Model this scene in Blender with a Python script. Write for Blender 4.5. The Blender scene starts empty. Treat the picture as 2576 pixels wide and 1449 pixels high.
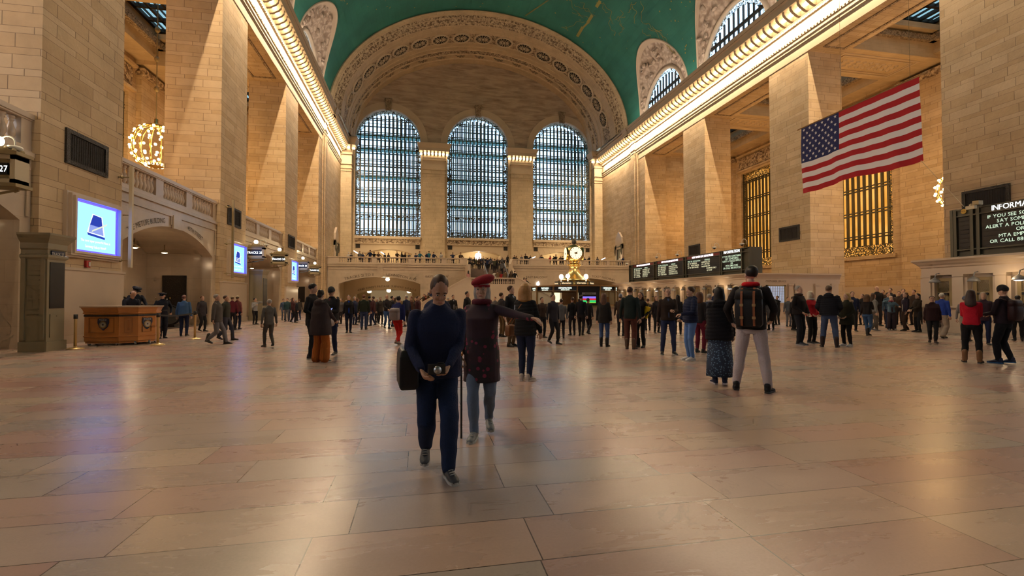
import bpy, math, random
from mathutils import Vector, Matrix
R0 = random.Random(11)
PI = math.pi
sc = bpy.context.scene
COL = sc.collection
# ------------------------------------------------------------------ camera model
IW, IH = 2576.0, 1449.0
CF, YAW, PITCH, ROLL, EYE = 1168.7, .1922, .0217, -.0015, 1.35
_fw = Vector((math.sin(YAW)*math.cos(PITCH), math.cos(YAW)*math.cos(PITCH), math.sin(PITCH)))
_r = Vector((math.cos(YAW), -math.sin(YAW), 0)); _u = _r.cross(_fw)
_r2 = _r*math.cos(ROLL) + _u*math.sin(ROLL); _u2 = -_r*math.sin(ROLL) + _u*math.cos(ROLL)
def at(px, py, X=None, Y=None, Z=None):
    d = _fw + _r2*((px-IW/2)/CF) + _u2*((IH/2-py)/CF)
    t = X/d.x if X is not None else Y/d.y if Y is not None else (Z-EYE)/d.z
    return d*t + Vector((0, 0, EYE))
XL, XR, P, PW = -10.54, 26.06, 11.893, 3.64
def Yp(i): return 27.163 + (i-1)*P
PD = 2.7           # pillar depth
ZA = 18.33         # underside of the architrave
CX = (XL+XR)/2
YB0 = -20.7        # rear end of the hall
YF = 65.3          # end wall
XBL, XBR = -21.0, 38.3     # back walls of the side aisles
# ------------------------------------------------------------------ mesh collector
class M:
    def __init__(s): s.v = []; s.f = []; s.m = []
    def add(s, vs, fs, m=0):
        b = len(s.v); s.v += [tuple(p) for p in vs]; s.f += [tuple(b+i for i in f) for f in fs]; s.m += [m]*len(fs)
    def box(s, x0, x1, y0, y1, z0, z1, m=0):
        s.add([(x0,y0,z0),(x1,y0,z0),(x1,y1,z0),(x0,y1,z0),(x0,y0,z1),(x1,y0,z1),(x1,y1,z1),(x0,y1,z1)],
              [(0,3,2,1),(4,5,6,7),(0,1,5,4),(1,2,6,5),(2,3,7,6),(3,0,4,7)], m); return s
    def loft(s, rings, m=0, close=True, cap=True):
        n = len(rings[0]); vs = [p for r in rings for p in r]; fs = []
        for i in range(len(rings)-1):
            for j in range(n if close else n-1):
                k = (j+1) % n
                fs.append((i*n+j, i*n+k, (i+1)*n+k, (i+1)*n+j))
        if cap and close:
            fs.append(tuple(range(n-1, -1, -1))); fs.append(tuple((len(rings)-1)*n+j for j in range(n)))
        s.add(vs, fs, m); return s
    def lathe(s, prof, n=16, c=(0,0,0), m=0):
        s.loft([[(c[0]+r*math.cos(2*PI*j/n), c[1]+r*math.sin(2*PI*j/n), c[2]+z) for j in range(n)] for r, z in prof], m); return s
    def tube(s, pts, rs, n=8, m=0, cap=True):
        pts = [Vector(p) for p in pts]
        if not hasattr(rs, '__len__'): rs = [rs]*len(pts)
        rings = []; up = Vector((0,0,1)); pu = None
        for i, p in enumerate(pts):
            t = (pts[min(i+1,len(pts)-1)]-pts[max(i-1,0)]).normalized()
            if pu is None:
                a = up if abs(t.z) < .9 else Vector((1,0,0)); pu = (a - t*a.dot(t)).normalized()
            else: pu = (pu - t*pu.dot(t)).normalized()
            w = t.cross(pu)
            rings.append([p + (pu*math.cos(2*PI*j/n) + w*math.sin(2*PI*j/n))*rs[i] for j in range(n)])
        s.loft(rings, m, True, cap); return s
    def ell(s, c, rx, ry, rz, n=10, k=6, m=0, rot=None):
        rings = []
        for i in range(k+1):
            a = -PI/2 + PI*i/k; ca = max(math.cos(a), 1e-3)
            ring = []
            for j in range(n):
                p = Vector((rx*ca*math.cos(2*PI*j/n), ry*ca*math.sin(2*PI*j/n), rz*math.sin(a)))
                if rot is not None: p = rot @ p
                ring.append(p + Vector(c))
            rings.append(ring)
        s.loft(rings, m); return s
    def ext(s, poly, ax, d0, d1, m=0):
        # poly in the plane across axis ax ('x': (y,z), 'y': (x,z), 'z': (x,y)), extruded d0..d1
        def mk(a, b, d): return (d,a,b) if ax == 'x' else (a,d,b) if ax == 'y' else (a,b,d)
        s.loft([[mk(a,b,d0) for a, b in poly], [mk(a,b,d1) for a, b in poly]], m); return s
    def merge(s, o, T=None, m=None):
        b = len(s.v); s.v += [tuple(T @ Vector(p)) if T else p for p in o.v]
        s.f += [tuple(b+i for i in f) for f in o.f]; s.m += [x if m is None else m for x in o.m]; return s
    def data(s, name, mats, smooth=False):
        me = bpy.data.meshes.new(name); me.from_pydata(s.v, [], s.f)
        for mt in (mats if isinstance(mats, (list, tuple)) else [mats]): me.materials.append(mt)
        if any(s.m): me.polygons.foreach_set('material_index', s.m)
        if smooth: me.polygons.foreach_set('use_smooth', [True]*len(s.f))
        me.validate(); me.update(); return me
    def build(s, name, mats, parent=None, smooth=False, loc=None):
        o = bpy.data.objects.new(name, s.data(name, mats, smooth)); COL.objects.link(o)
        if loc is not None: o.location = loc
        if parent is not None: o.parent = parent
        return o
def empty(name, loc=(0,0,0), rz=0):
    o = bpy.data.objects.new(name, None); COL.objects.link(o); o.location = loc; o.rotation_euler = (0,0,rz); o.empty_display_size = .2; return o
def tag(o, label=None, cat=None, group=None, kind=None):
    if label: o['label'] = label
    if cat: o['category'] = cat
    if group: o['group'] = group
    if kind: o['kind'] = kind
    return o
KIDS = {}
def copy_tree(o, loc=None, rz=None, label=None, parent=None):
    c = o.copy(); COL.objects.link(c)
    if parent is not None: c.parent = parent
    for ch in list(o.children): copy_tree(ch, parent=c)
    if loc is not None: c.location = loc
    if rz is not None: c.rotation_euler = (0,0,rz)
    if label: c['label'] = label
    return c
# ------------------------------------------------------------------ materials
def N(nt, t, **k):
    n = nt.nodes.new(t)
    for a, b in k.items():
        if a.startswith('i_'):
            n.inputs[int(a[2:]) if a[2:].isdigit() else a[2:].replace('_',' ')].default_value = b
        else: setattr(n, a, b)
    return n
def L(nt, a, b): nt.links.new(a, b)
def math_(nt, op, a, b=None, c=None):
    n = nt.nodes.new('ShaderNodeMath'); n.operation = op
    for i, x in enumerate((a, b, c)):
        if x is None: continue
        if isinstance(x, (int, float)): n.inputs[i].default_value = x
        else: nt.links.new(x, n.inputs[i])
    return n.outputs[0]
def c4(c): return (c[0], c[1], c[2], 1)
def srgb(r, g, b):
    f = lambda v: (v/255/12.92) if v/255 <= .04045 else ((v/255+.055)/1.055)**2.4
    return (f(r), f(g), f(b))
def mat(name, col, rough=.6, metal=0, emi=None, es=0, noise=0, nscale=3, bump=0, bscale=20, spec=.5, coat=0):
    m = bpy.data.materials.new(name); m.use_nodes = True; nt = m.node_tree; b = nt.nodes['Principled BSDF']
    b.inputs['Base Color'].default_value = c4(col); b.inputs['Roughness'].default_value = rough
    b.inputs['Metallic'].default_value = metal; b.inputs['Specular IOR Level'].default_value = spec
    if coat: b.inputs['Coat Weight'].default_value = coat; b.inputs['Coat Roughness'].default_value = .1
    if emi: b.inputs['Emission Color'].default_value = c4(emi); b.inputs['Emission Strength'].default_value = es
    tc = None
    if noise or bump:
        tc = N(nt, 'ShaderNodeTexCoord')
    if noise:
        nz = N(nt, 'ShaderNodeTexNoise', i_Scale=nscale, i_Detail=4.0); L(nt, tc.outputs['Object'], nz.inputs['Vector'])
        mx = N(nt, 'ShaderNodeMix', data_type='RGBA'); L(nt, nz.outputs['Fac'], mx.inputs['Factor'])
        mx.inputs[6].default_value = c4([x*(1-noise) for x in col]); mx.inputs[7].default_value = c4([min(1, x*(1+noise)) for x in col])
        L(nt, mx.outputs[2], b.inputs['Base Color'])
    if bump:
        nz = N(nt, 'ShaderNodeTexNoise', i_Scale=bscale, i_Detail=3.0); L(nt, tc.outputs['Object'], nz.inputs['Vector'])
        bp = N(nt, 'ShaderNodeBump', i_Strength=bump, i_Distance=.05); L(nt, nz.outputs['Fac'], bp.inputs['Height']); L(nt, bp.outputs[0], b.inputs['Normal'])
    return m
def uv_wall(nt):
    g = N(nt, 'ShaderNodeNewGeometry'); sp = N(nt, 'ShaderNodeSeparateXYZ'); sn = N(nt, 'ShaderNodeSeparateXYZ')
    L(nt, g.outputs['Position'], sp.inputs[0]); L(nt, g.outputs['True Normal'], sn.inputs[0])
    ax = math_(nt, 'GREATER_THAN', math_(nt, 'ABSOLUTE', sn.outputs[0]), .5)
    az = math_(nt, 'GREATER_THAN', math_(nt, 'ABSOLUTE', sn.outputs[2]), .7)
    u = math_(nt, 'ADD', math_(nt, 'MULTIPLY', sp.outputs[1], ax), math_(nt, 'MULTIPLY', sp.outputs[0], math_(nt, 'SUBTRACT', 1, ax)))
    v = math_(nt, 'ADD', math_(nt, 'MULTIPLY', sp.outputs[2], math_(nt, 'SUBTRACT', 1, az)), math_(nt, 'MULTIPLY', sp.outputs[1], az))
    return g, u, v
def ashlar(name, c1, c2, mortar, rough=.75, period=.60, split=.67, width=1.3, msize=.011, bump=.35, smooth_rows=False, mstr=1.0, coat=0):
    m = bpy.data.materials.new(name); m.use_nodes = True; nt = m.node_tree; b = nt.nodes['Principled BSDF']
    g, u, v = uv_wall(nt)
    q = math_(nt, 'DIVIDE', v, period); fl = math_(nt, 'FLOOR', q); fr = math_(nt, 'SUBTRACT', q, fl)
    if smooth_rows: w = fr
    else:
        lo = math_(nt, 'MULTIPLY', math_(nt, 'MINIMUM', fr, split), .5/split)
        hi = math_(nt, 'MULTIPLY', math_(nt, 'MAXIMUM', math_(nt, 'SUBTRACT', fr, split), 0), .5/(1-split))
        w = math_(nt, 'ADD', lo, hi)
    vv = math_(nt, 'ADD', fl, w)
    # jog every course by a random amount so the joints do not line up
    rw = N(nt, 'ShaderNodeTexWhiteNoise', noise_dimensions='1D'); L(nt, math_(nt, 'FLOOR', math_(nt, 'MULTIPLY', vv, 1 if smooth_rows else 2)), rw.inputs['W'])
    uu = math_(nt, 'ADD', u, math_(nt, 'MULTIPLY', rw.outputs['Value'], .7))
    cb = N(nt, 'ShaderNodeCombineXYZ'); L(nt, uu, cb.inputs[0]); L(nt, vv, cb.inputs[1])
    bk = N(nt, 'ShaderNodeTexBrick', offset=.5, i_Scale=1.0); L(nt, cb.outputs[0], bk.inputs['Vector'])
    bk.inputs['Brick Width'].default_value = width; bk.inputs['Row Height'].default_value = 1.0 if smooth_rows else .5
    bk.inputs['Mortar Size'].default_value = msize; bk.inputs['Mortar Smooth'].default_value = .1
    bk.inputs['Color1'].default_value = c4(c1); bk.inputs['Color2'].default_value = c4(c2)
    mc = [c1[i]*(1-mstr)+mortar[i]*mstr for i in range(3)]
    bk.inputs['Mortar'].default_value = c4(mc)
    nz = N(nt, 'ShaderNodeTexNoise', i_Scale=.7, i_Detail=6.0, i_Roughness=.65); L(nt, g.outputs['Position'], nz.inputs['Vector'])
    rp = N(nt, 'ShaderNodeMapRange'); L(nt, nz.outputs['Fac'], rp.inputs['Value'])
    rp.inputs['From Min'].default_value = .3; rp.inputs['From Max'].default_value = .7; rp.inputs['To Min'].default_value = .82; rp.inputs['To Max'].default_value = 1.12
    mx = N(nt, 'ShaderNodeMix', data_type='RGBA', blend_type='MULTIPLY'); mx.inputs['Factor'].default_value = 1
    L(nt, bk.outputs['Color'], mx.inputs[6]); L(nt, rp.outputs[0], mx.inputs[7]); L(nt, mx.outputs[2], b.inputs['Base Color'])
    n2 = N(nt, 'ShaderNodeTexNoise', i_Scale=9.0, i_Detail=5.0); L(nt, g.outputs['Position'], n2.inputs['Vector'])
    hh = math_(nt, 'ADD', math_(nt, 'MULTIPLY', bk.outputs['Fac'], -1.0), math_(nt, 'MULTIPLY', n2.outputs['Fac'], .5))
    bp = N(nt, 'ShaderNodeBump', i_Strength=bump, i_Distance=.03); L(nt, hh, bp.inputs['Height']); L(nt, bp.outputs[0], b.inputs['Normal'])
    b.inputs['Roughness'].default_value = rough
    if coat: b.inputs['Coat Weight'].default_value = coat; b.inputs['Coat Roughness'].default_value = .12
    return m
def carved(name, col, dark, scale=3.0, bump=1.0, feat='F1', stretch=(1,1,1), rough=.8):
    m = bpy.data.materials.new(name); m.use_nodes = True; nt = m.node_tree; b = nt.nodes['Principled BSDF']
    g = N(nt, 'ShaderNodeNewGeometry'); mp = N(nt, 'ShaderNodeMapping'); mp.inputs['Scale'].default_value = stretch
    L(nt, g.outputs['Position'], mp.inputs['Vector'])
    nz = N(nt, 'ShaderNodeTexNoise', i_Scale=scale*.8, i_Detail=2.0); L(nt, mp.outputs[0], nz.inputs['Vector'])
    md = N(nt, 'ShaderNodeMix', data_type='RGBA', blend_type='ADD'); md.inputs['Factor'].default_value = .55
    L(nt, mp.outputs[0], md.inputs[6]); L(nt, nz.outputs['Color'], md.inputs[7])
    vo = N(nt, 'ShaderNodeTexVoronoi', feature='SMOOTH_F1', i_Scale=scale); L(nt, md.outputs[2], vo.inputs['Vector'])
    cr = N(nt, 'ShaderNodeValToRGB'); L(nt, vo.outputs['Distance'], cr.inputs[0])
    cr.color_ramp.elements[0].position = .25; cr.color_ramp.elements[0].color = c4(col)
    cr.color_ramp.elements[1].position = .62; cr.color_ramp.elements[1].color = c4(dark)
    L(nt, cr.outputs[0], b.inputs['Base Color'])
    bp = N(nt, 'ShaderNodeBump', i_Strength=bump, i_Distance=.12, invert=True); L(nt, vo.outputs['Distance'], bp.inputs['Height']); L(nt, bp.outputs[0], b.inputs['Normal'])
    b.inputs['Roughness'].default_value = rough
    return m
def emis(name, col, s):
    m = bpy.data.materials.new(name); m.use_nodes = True; nt = m.node_tree; nt.nodes.clear()
    e = N(nt, 'ShaderNodeEmission'); e.inputs[0].default_value = c4(col); e.inputs[1].default_value = s
    o = N(nt, 'ShaderNodeOutputMaterial'); L(nt, e.outputs[0], o.inputs[0]); return m
STONE1, STONE2, MORT = (.60,.455,.285), (.50,.355,.20), (.22,.15,.09)
MA = {}
MA['stone'] = ashlar('caen_stone_ashlar', STONE1, STONE2, MORT)
MA['stone_end'] = ashlar('pale_stone_ashlar', (.62,.49,.32), (.56,.43,.27), MORT, msize=.008, bump=.2)
MA['plain'] = mat('smooth_stone', (.56,.44,.30), .7, noise=.12, nscale=.8)
MA['soffit'] = ashlar('soffit_stone', (.58,.44,.27), (.53,.39,.23), (.35,.26,.16), period=.5, split=.5, width=1.6, msize=.006, bump=.1)
MA['marble'] = ashlar('polished_botticino', (.56,.45,.33), (.50,.40,.29), (.42,.33,.24), rough=.28, period=1.2, split=.5, width=1.5, msize=.004, bump=.03, coat=.35)
MA['marble_plain'] = mat('polished_cream_marble', (.55,.44,.33), .3, noise=.12, nscale=1.2, coat=.3)
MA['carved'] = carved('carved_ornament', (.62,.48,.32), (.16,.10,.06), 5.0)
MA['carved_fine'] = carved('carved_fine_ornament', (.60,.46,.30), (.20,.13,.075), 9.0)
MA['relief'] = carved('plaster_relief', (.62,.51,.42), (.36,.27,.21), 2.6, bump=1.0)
MA['hood'] = mat('plaster_hood', (.60,.49,.38), .8, noise=.1, nscale=1)
MA['tymp'] = None
MA['iron'] = mat('bronze_ironwork', (.085,.075,.045), .5, .6)
MA['iron_dark'] = mat('dark_ironwork', (.035,.028,.022), .55, .5, bump=.6, bscale=30)
MA['bronze'] = mat('antique_bronze', (.32,.25,.13), .45, .4)
MA['bronze_green'] = mat('grey_bronze', (.10,.095,.07), .45, .5)
MA['brass'] = mat('brass', (.75,.52,.18), .22, 1)
MA['glass'] = None
MA['black'] = mat('black', (.01,.01,.012), .4)
MA['lampglass'] = emis('lamp_glow', (1,.74,.42), 22)
MA['bulb'] = emis('bulb_glow', (1,.78,.48), 26)
MA['white_glow'] = emis('white_glow', (.92,.96,1), 5)
MA['sign_glow'] = emis('sign_glow', (.85,1,.85), 4.5)
def tymp():
    m = bpy.data.materials.new('streaked_render'); m.use_nodes = True; nt = m.node_tree; b = nt.nodes['Principled BSDF']
    g = N(nt, 'ShaderNodeNewGeometry'); mp = N(nt, 'ShaderNodeMapping'); mp.inputs['Scale'].default_value = (.25,1,1.6)
    L(nt, g.outputs['Position'], mp.inputs['Vector'])
    nz = N(nt, 'ShaderNodeTexNoise', i_Scale=1.3, i_Detail=7.0, i_Roughness=.65, i_Distortion=.6); L(nt, mp.outputs[0], nz.inputs['Vector'])
    cr = N(nt, 'ShaderNodeValToRGB'); L(nt, nz.outputs['Fac'], cr.inputs[0])
    cr.color_ramp.elements[0].position = .3; cr.color_ramp.elements[0].color = (.27,.19,.13,1)
    cr.color_ramp.elements[1].position = .6; cr.color_ramp.elements[1].color = (.52,.40,.28,1)
    L(nt, cr.outputs[0], b.inputs['Base Color']); b.inputs['Roughness'].default_value = .8
    bp = N(nt, 'ShaderNodeBump', i_Strength=.5, i_Distance=.08); L(nt, nz.outputs['Fac'], bp.inputs['Height']); L(nt, bp.outputs[0], b.inputs['Normal'])
    return m
MA['tymp'] = tymp()
def glass():
    m = bpy.data.materials.new('window_glass'); m.use_nodes = True; nt = m.node_tree; nt.nodes.clear()
    t = N(nt, 'ShaderNodeBsdfTransparent'); t.inputs[0].default_value = (.86,.93,.97,1); gl = N(nt, 'ShaderNodeBsdfGlossy'); gl.inputs['Roughness'].default_value = .05
    mx = N(nt, 'ShaderNodeMixShader'); mx.inputs[0].default_value = .07; o = N(nt, 'ShaderNodeOutputMaterial')
    L(nt, t.outputs[0], mx.inputs[1]); L(nt, gl.outputs[0], mx.inputs[2]); L(nt, mx.outputs[0], o.inputs[0]); return m
MA['glass'] = glass()
def blue_ceiling():
    m = bpy.data.materials.new('sea_green_vault_paint'); m.use_nodes = True; nt = m.node_tree; b = nt.nodes['Principled BSDF']
    g = N(nt, 'ShaderNodeNewGeometry'); tc = N(nt, 'ShaderNodeTexCoord')
    bk = N(nt, 'ShaderNodeTexBrick', offset=.5, i_Scale=1.0); L(nt, tc.outputs['UV'], bk.inputs['Vector'])
    bk.inputs['Brick Width'].default_value = 1.5; bk.inputs['Row Height'].default_value = .75; bk.inputs['Mortar Size'].default_value = .008
    bk.inputs['Color1'].default_value = (.032,.195,.155,1); bk.inputs['Color2'].default_value = (.027,.175,.14,1); bk.inputs['Mortar'].default_value = (.02,.14,.11,1)
    nz = N(nt, 'ShaderNodeTexNoise', i_Scale=.35, i_Detail=6.0); L(nt, g.outputs['Position'], nz.inputs['Vector'])
    rp = N(nt, 'ShaderNodeMapRange'); L(nt, nz.outputs['Fac'], rp.inputs['Value'])
    rp.inputs['From Min'].default_value = .3; rp.inputs['From Max'].default_value = .7; rp.inputs['To Min'].default_value = .85; rp.inputs['To Max'].default_value = 1.15
    mx = N(nt, 'ShaderNodeMix', data_type='RGBA', blend_type='MULTIPLY'); mx.inputs['Factor'].default_value = 1
    L(nt, bk.outputs['Color'], mx.inputs[6]); L(nt, rp.outputs[0], mx.inputs[7]); L(nt, mx.outputs[2], b.inputs['Base Color'])
    b.inputs['Roughness'].default_value = .7; return m
MA['ceil'] = blue_ceiling()
MA['gold'] = mat('gold_paint', (.30,.27,.07), .6)
def floor_mat():
    m = bpy.data.materials.new('tennessee_marble_floor'); m.use_nodes = True; nt = m.node_tree; b = nt.nodes['Principled BSDF']
    g = N(nt, 'ShaderNodeNewGeometry')
    sp = N(nt, 'ShaderNodeSeparateXYZ'); L(nt, g.outputs['Position'], sp.inputs[0])
    row = math_(nt, 'FLOOR', math_(nt, 'DIVIDE', sp.outputs[1], .47))
    rw = N(nt, 'ShaderNodeTexWhiteNoise', noise_dimensions='1D'); L(nt, row, rw.inputs['W'])
    xx = math_(nt, 'ADD', sp.outputs[0], math_(nt, 'MULTIPLY', rw.outputs['Value'], 1.1))
    cb = N(nt, 'ShaderNodeCombineXYZ'); L(nt, xx, cb.inputs[0]); L(nt, sp.outputs[1], cb.inputs[1])
    bk = N(nt, 'ShaderNodeTexBrick', offset=.5, i_Scale=1.0); L(nt, cb.outputs[0], bk.inputs['Vector'])
    bk.inputs['Brick Width'].default_value = 1.22; bk.inputs['Row Height'].default_value = .47; bk.inputs['Mortar Size'].default_value = .0035; bk.inputs['Mortar Smooth'].default_value = 0
    bk.inputs['Color1'].default_value = (0,0,0,1); bk.inputs['Color2'].default_value = (1,1,1,1); bk.inputs['Mortar'].default_value = (.5,.5,.5,1)
    cr = N(nt, 'ShaderNodeValToRGB'); L(nt, bk.outputs['Color'], cr.inputs[0]); cr.color_ramp.interpolation = 'LINEAR'
    E = cr.color_ramp.elements; cols = [(0,(0.320,0.220,0.192)),(.18,(0.352,0.233,0.198)),(.35,(0.279,0.233,0.207)),(.5,(0.365,0.262,0.211)),(.66,(0.294,0.177,0.154)),(.8,(0.378,0.292,0.230)),(1,(0.243,0.220,0.205))]
    E[0].position = 0; E[0].color = c4(cols[0][1]); E[1].position = 1; E[1].color = c4(cols[-1][1])
    for p_, c_ in cols[1:-1]: e = E.new(p_); e.color = c4(c_)
    # veins: per-slab shifted noise
    of = N(nt, 'ShaderNodeVectorMath', operation='SCALE'); L(nt, bk.outputs['Color'], of.inputs[0]); of.inputs['Scale'].default_value = 37.0
    ad = N(nt, 'ShaderNodeVectorMath', operation='ADD'); L(nt, g.outputs['Position'], ad.inputs[0]); L(nt, of.outputs[0], ad.inputs[1])
    n1 = N(nt, 'ShaderNodeTexNoise', i_Scale=1.6, i_Detail=8.0, i_Roughness=.6, i_Distortion=.5); mpf = N(nt, 'ShaderNodeMapping'); mpf.inputs['Scale'].default_value = (.5,1.7,1); mpf.inputs['Rotation'].default_value = (0,0,.35); L(nt, ad.outputs[0], mpf.inputs['Vector']); L(nt, mpf.outputs[0], n1.inputs['Vector'])
    v1 = N(nt, 'ShaderNodeMapRange'); L(nt, n1.outputs['Fac'], v1.inputs['Value']); v1.inputs['From Min'].default_value = .3; v1.inputs['From Max'].default_value = .7; v1.inputs['To Min'].default_value = .92; v1.inputs['To Max'].default_value = 1.08
    mx = N(nt, 'ShaderNodeMix', data_type='RGBA', blend_type='MULTIPLY'); mx.inputs['Factor'].default_value = 1
    L(nt, cr.outputs[0], mx.inputs[6]); L(nt, v1.outputs[0], mx.inputs[7])
    # thin dark veins, only in some slabs
    vn = N(nt, 'ShaderNodeTexNoise', i_Scale=1.1, i_Detail=5.0, i_Distortion=2.0); L(nt, ad.outputs[0], vn.inputs['Vector'])
    vd = math_(nt, 'ABSOLUTE', math_(nt, 'SUBTRACT', vn.outputs['Fac'], .5))
    vm = N(nt, 'ShaderNodeMapRange'); L(nt, vd, vm.inputs['Value']); vm.inputs['From Min'].default_value = 0; vm.inputs['From Max'].default_value = .012; vm.inputs['To Min'].default_value = .3; vm.inputs['To Max'].default_value = 0
    msk = N(nt, 'ShaderNodeTexNoise', i_Scale=.8, i_Detail=1.0); L(nt, ad.outputs[0], msk.inputs['Vector'])
    ms = N(nt, 'ShaderNodeMapRange'); L(nt, msk.outputs['Fac'], ms.inputs['Value']); ms.inputs['From Min'].default_value = .56; ms.inputs['From Max'].default_value = .64
    vf = math_(nt, 'MULTIPLY', vm.outputs[0], ms.outputs[0])
    m2 = N(nt, 'ShaderNodeMix', data_type='RGBA'); L(nt, vf, m2.inputs['Factor']); L(nt, mx.outputs[2], m2.inputs[6]); m2.inputs[7].default_value = (.13,.10,.09,1)
    m3 = N(nt, 'ShaderNodeMix', data_type='RGBA'); L(nt, bk.outputs['Fac'], m3.inputs['Factor']); L(nt, m2.outputs[2], m3.inputs[6]); m3.inputs[7].default_value = (.06,.04,.03,1)
    # fine speckle
    n3 = N(nt, 'ShaderNodeTexNoise', i_Scale=60.0, i_Detail=2.0); L(nt, g.outputs['Position'], n3.inputs['Vector'])
    s3 = N(nt, 'ShaderNodeMapRange'); L(nt, n3.outputs['Fac'], s3.inputs['Value']); s3.inputs['To Min'].default_value = .9; s3.inputs['To Max'].default_value = 1.1
    m4 = N(nt, 'ShaderNodeMix', data_type='RGBA', blend_type='MULTIPLY'); m4.inputs['Factor'].default_value = 1
    L(nt, m3.outputs[2], m4.inputs[6]); L(nt, s3.outputs[0], m4.inputs[7]); L(nt, m4.outputs[2], b.inputs['Base Color'])
    rr = N(nt, 'ShaderNodeMapRange'); L(nt, n1.outputs['Fac'], rr.inputs['Value']); rr.inputs['To Min'].default_value = .22; rr.inputs['To Max'].default_value = .34
    L(nt, rr.outputs[0], b.inputs['Roughness']); b.inputs['Specular IOR Level'].default_value = .5
    bn = N(nt, 'ShaderNodeTexNoise', i_Scale=2.2, i_Detail=3.0); L(nt, g.outputs['Position'], bn.inputs['Vector'])
    bp = N(nt, 'ShaderNodeBump', i_Strength=.05, i_Distance=.02); L(nt, bn.outputs['Fac'], bp.inputs['Height']); L(nt, bp.outputs[0], b.inputs['Normal'])
    return m
MA['floor'] = floor_mat()
# ------------------------------------------------------------------ glyphs (built-in font turned into meshes once)
GL = {}
def load_glyphs():
    chars = "ABCDEFGHIJKLMNOPQRSTUVWXYZabcdefghijklmnopqrstuvwxyz0123456789-.,:&>&/'"
    tmp = []
    for c in sorted(set(chars)):
        cu = bpy.data.curves.new('glyph', 'FONT'); cu.body = c; cu.size = 1; cu.resolution_u = 2
        o = bpy.data.objects.new('glyph', cu); COL.objects.link(o); tmp.append((c, o, cu))
    bpy.context.view_layer.update(); dg = bpy.context.evaluated_depsgraph_get()
    for c, o, cu in tmp:
        me = bpy.data.meshes.new_from_object(o.evaluated_get(dg))
        vs = [v.co.copy() for v in me.vertices]; fs = [tuple(p.vertices) for p in me.polygons]
        x0 = min([v.x for v in vs] or [0]); x1 = max([v.x for v in vs] or [.3])
        GL[c] = ([(v.x-x0, v.y) for v in vs], fs, x1-x0); bpy.data.meshes.remove(me)
    for c, o, cu in tmp: bpy.data.objects.remove(o); bpy.data.curves.remove(cu)
load_glyphs()
def text(mm, s, size, place, align='c', m=0, sx=1.0, serif=False, track=.09):
    # place(u, v) -> 3D point; u runs along the line from its centre (or start), v is height
    wd = [0.32 if c == ' ' else GL[c][2]+track for c in s]; tot = sum(wd)*size*sx; u = -tot/2 if align == 'c' else 0
    for c, w in zip(s, wd):
        if c != ' ':
            vs, fs, gw = GL[c]
            mm.add([place(u + x*size*sx, y*size) for x, y in vs], fs, m)
            if serif and c in 'IFPRTLHMNKEBDUAXYV1':
                pass
        u += w*size*sx
    return tot
def orn():
    m = bpy.data.materials.new('pierced_bronze_scrollwork'); m.use_nodes = True; nt = m.node_tree; b = nt.nodes['Principled BSDF']
    g = N(nt, 'ShaderNodeNewGeometry'); vo = N(nt, 'ShaderNodeTexVoronoi', feature='DISTANCE_TO_EDGE', i_Scale=4.2); L(nt, g.outputs['Position'], vo.inputs['Vector'])
    gt = math_(nt, 'LESS_THAN', vo.outputs['Distance'], .085)
    v2 = N(nt, 'ShaderNodeTexVoronoi', i_Scale=8.0); L(nt, g.outputs['Position'], v2.inputs['Vector'])
    g2 = math_(nt, 'LESS_THAN', v2.outputs['Distance'], .3)
    al = math_(nt, 'MAXIMUM', gt, g2); L(nt, al, b.inputs['Alpha'])
    b.inputs['Base Color'].default_value = (.10,.085,.05,1); b.inputs['Roughness'].default_value = .5; b.inputs['Metallic'].default_value = .5
    return m
MA['iron_orn'] = orn()
SKY_PANE = emis('skylight_daylight', (.42,.78,.95), 1.1)
def amber():
    m = bpy.data.materials.new('amber_lit_blinds'); m.use_nodes = True; nt = m.node_tree; nt.nodes.clear()
    g = N(nt, 'ShaderNodeNewGeometry'); nz = N(nt, 'ShaderNodeTexNoise', i_Scale=.6, i_Detail=2.0); L(nt, g.outputs['Position'], nz.inputs['Vector'])
    cr = N(nt, 'ShaderNodeValToRGB'); L(nt, nz.outputs['Fac'], cr.inputs[0]); cr.color_ramp.elements[0].position = .3; cr.color_ramp.elements[0].color = (.75,.30,.035,1); cr.color_ramp.elements[1].position = .7; cr.color_ramp.elements[1].color = (1,.50,.11,1)
    e = N(nt, 'ShaderNodeEmission', i_Strength=1.7); L(nt, cr.outputs[0], e.inputs[0]); o = N(nt, 'ShaderNodeOutputMaterial'); L(nt, e.outputs[0], o.inputs[0]); return m
AMBER = amber()
MA['arch'] = ashlar('arch_stone', (.58,.44,.28), (.54,.40,.25), (.30,.22,.14), period=.9, split=.5, width=.9, msize=.006, bump=.1)
MA['black_recess'] = mat('painted_recess_shade', (.018,.012,.008), .8)  # shade of the medallion recess put into a flat near-black disc
MA['carved_dark'] = mat('dark_carving', (.26,.19,.12), .8, noise=.3, nscale=6)  # darker mottled brown for the cartouche lumps
MA['outer_frame'] = mat('pale_steel_sash', (.16,.20,.22), .5)
MA['teal_glass'] = mat('green_walkway_glass', (.13,.42,.42), .4)
MA['wood'] = mat('varnished_oak', (.50,.19,.045), .35, noise=.3, nscale=2.5, coat=.3)
MA['wood_dark'] = mat('varnished_oak_moulding', (.36,.13,.03), .35, coat=.3)
MA['wood_top'] = mat('pale_desk_top', (.45,.33,.22), .3)
MA['letters'] = mat('incised_letters', (.10,.075,.05), .8)
MA['kiosk'] = mat('olive_painted_metal', (.25,.21,.13), .45, noise=.1, nscale=2)
MA['board'] = mat('departure_board_frame', (.075,.07,.05), .45, .3)
MA['board_black'] = mat('departure_board_panel', (.008,.008,.010), .35)
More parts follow.
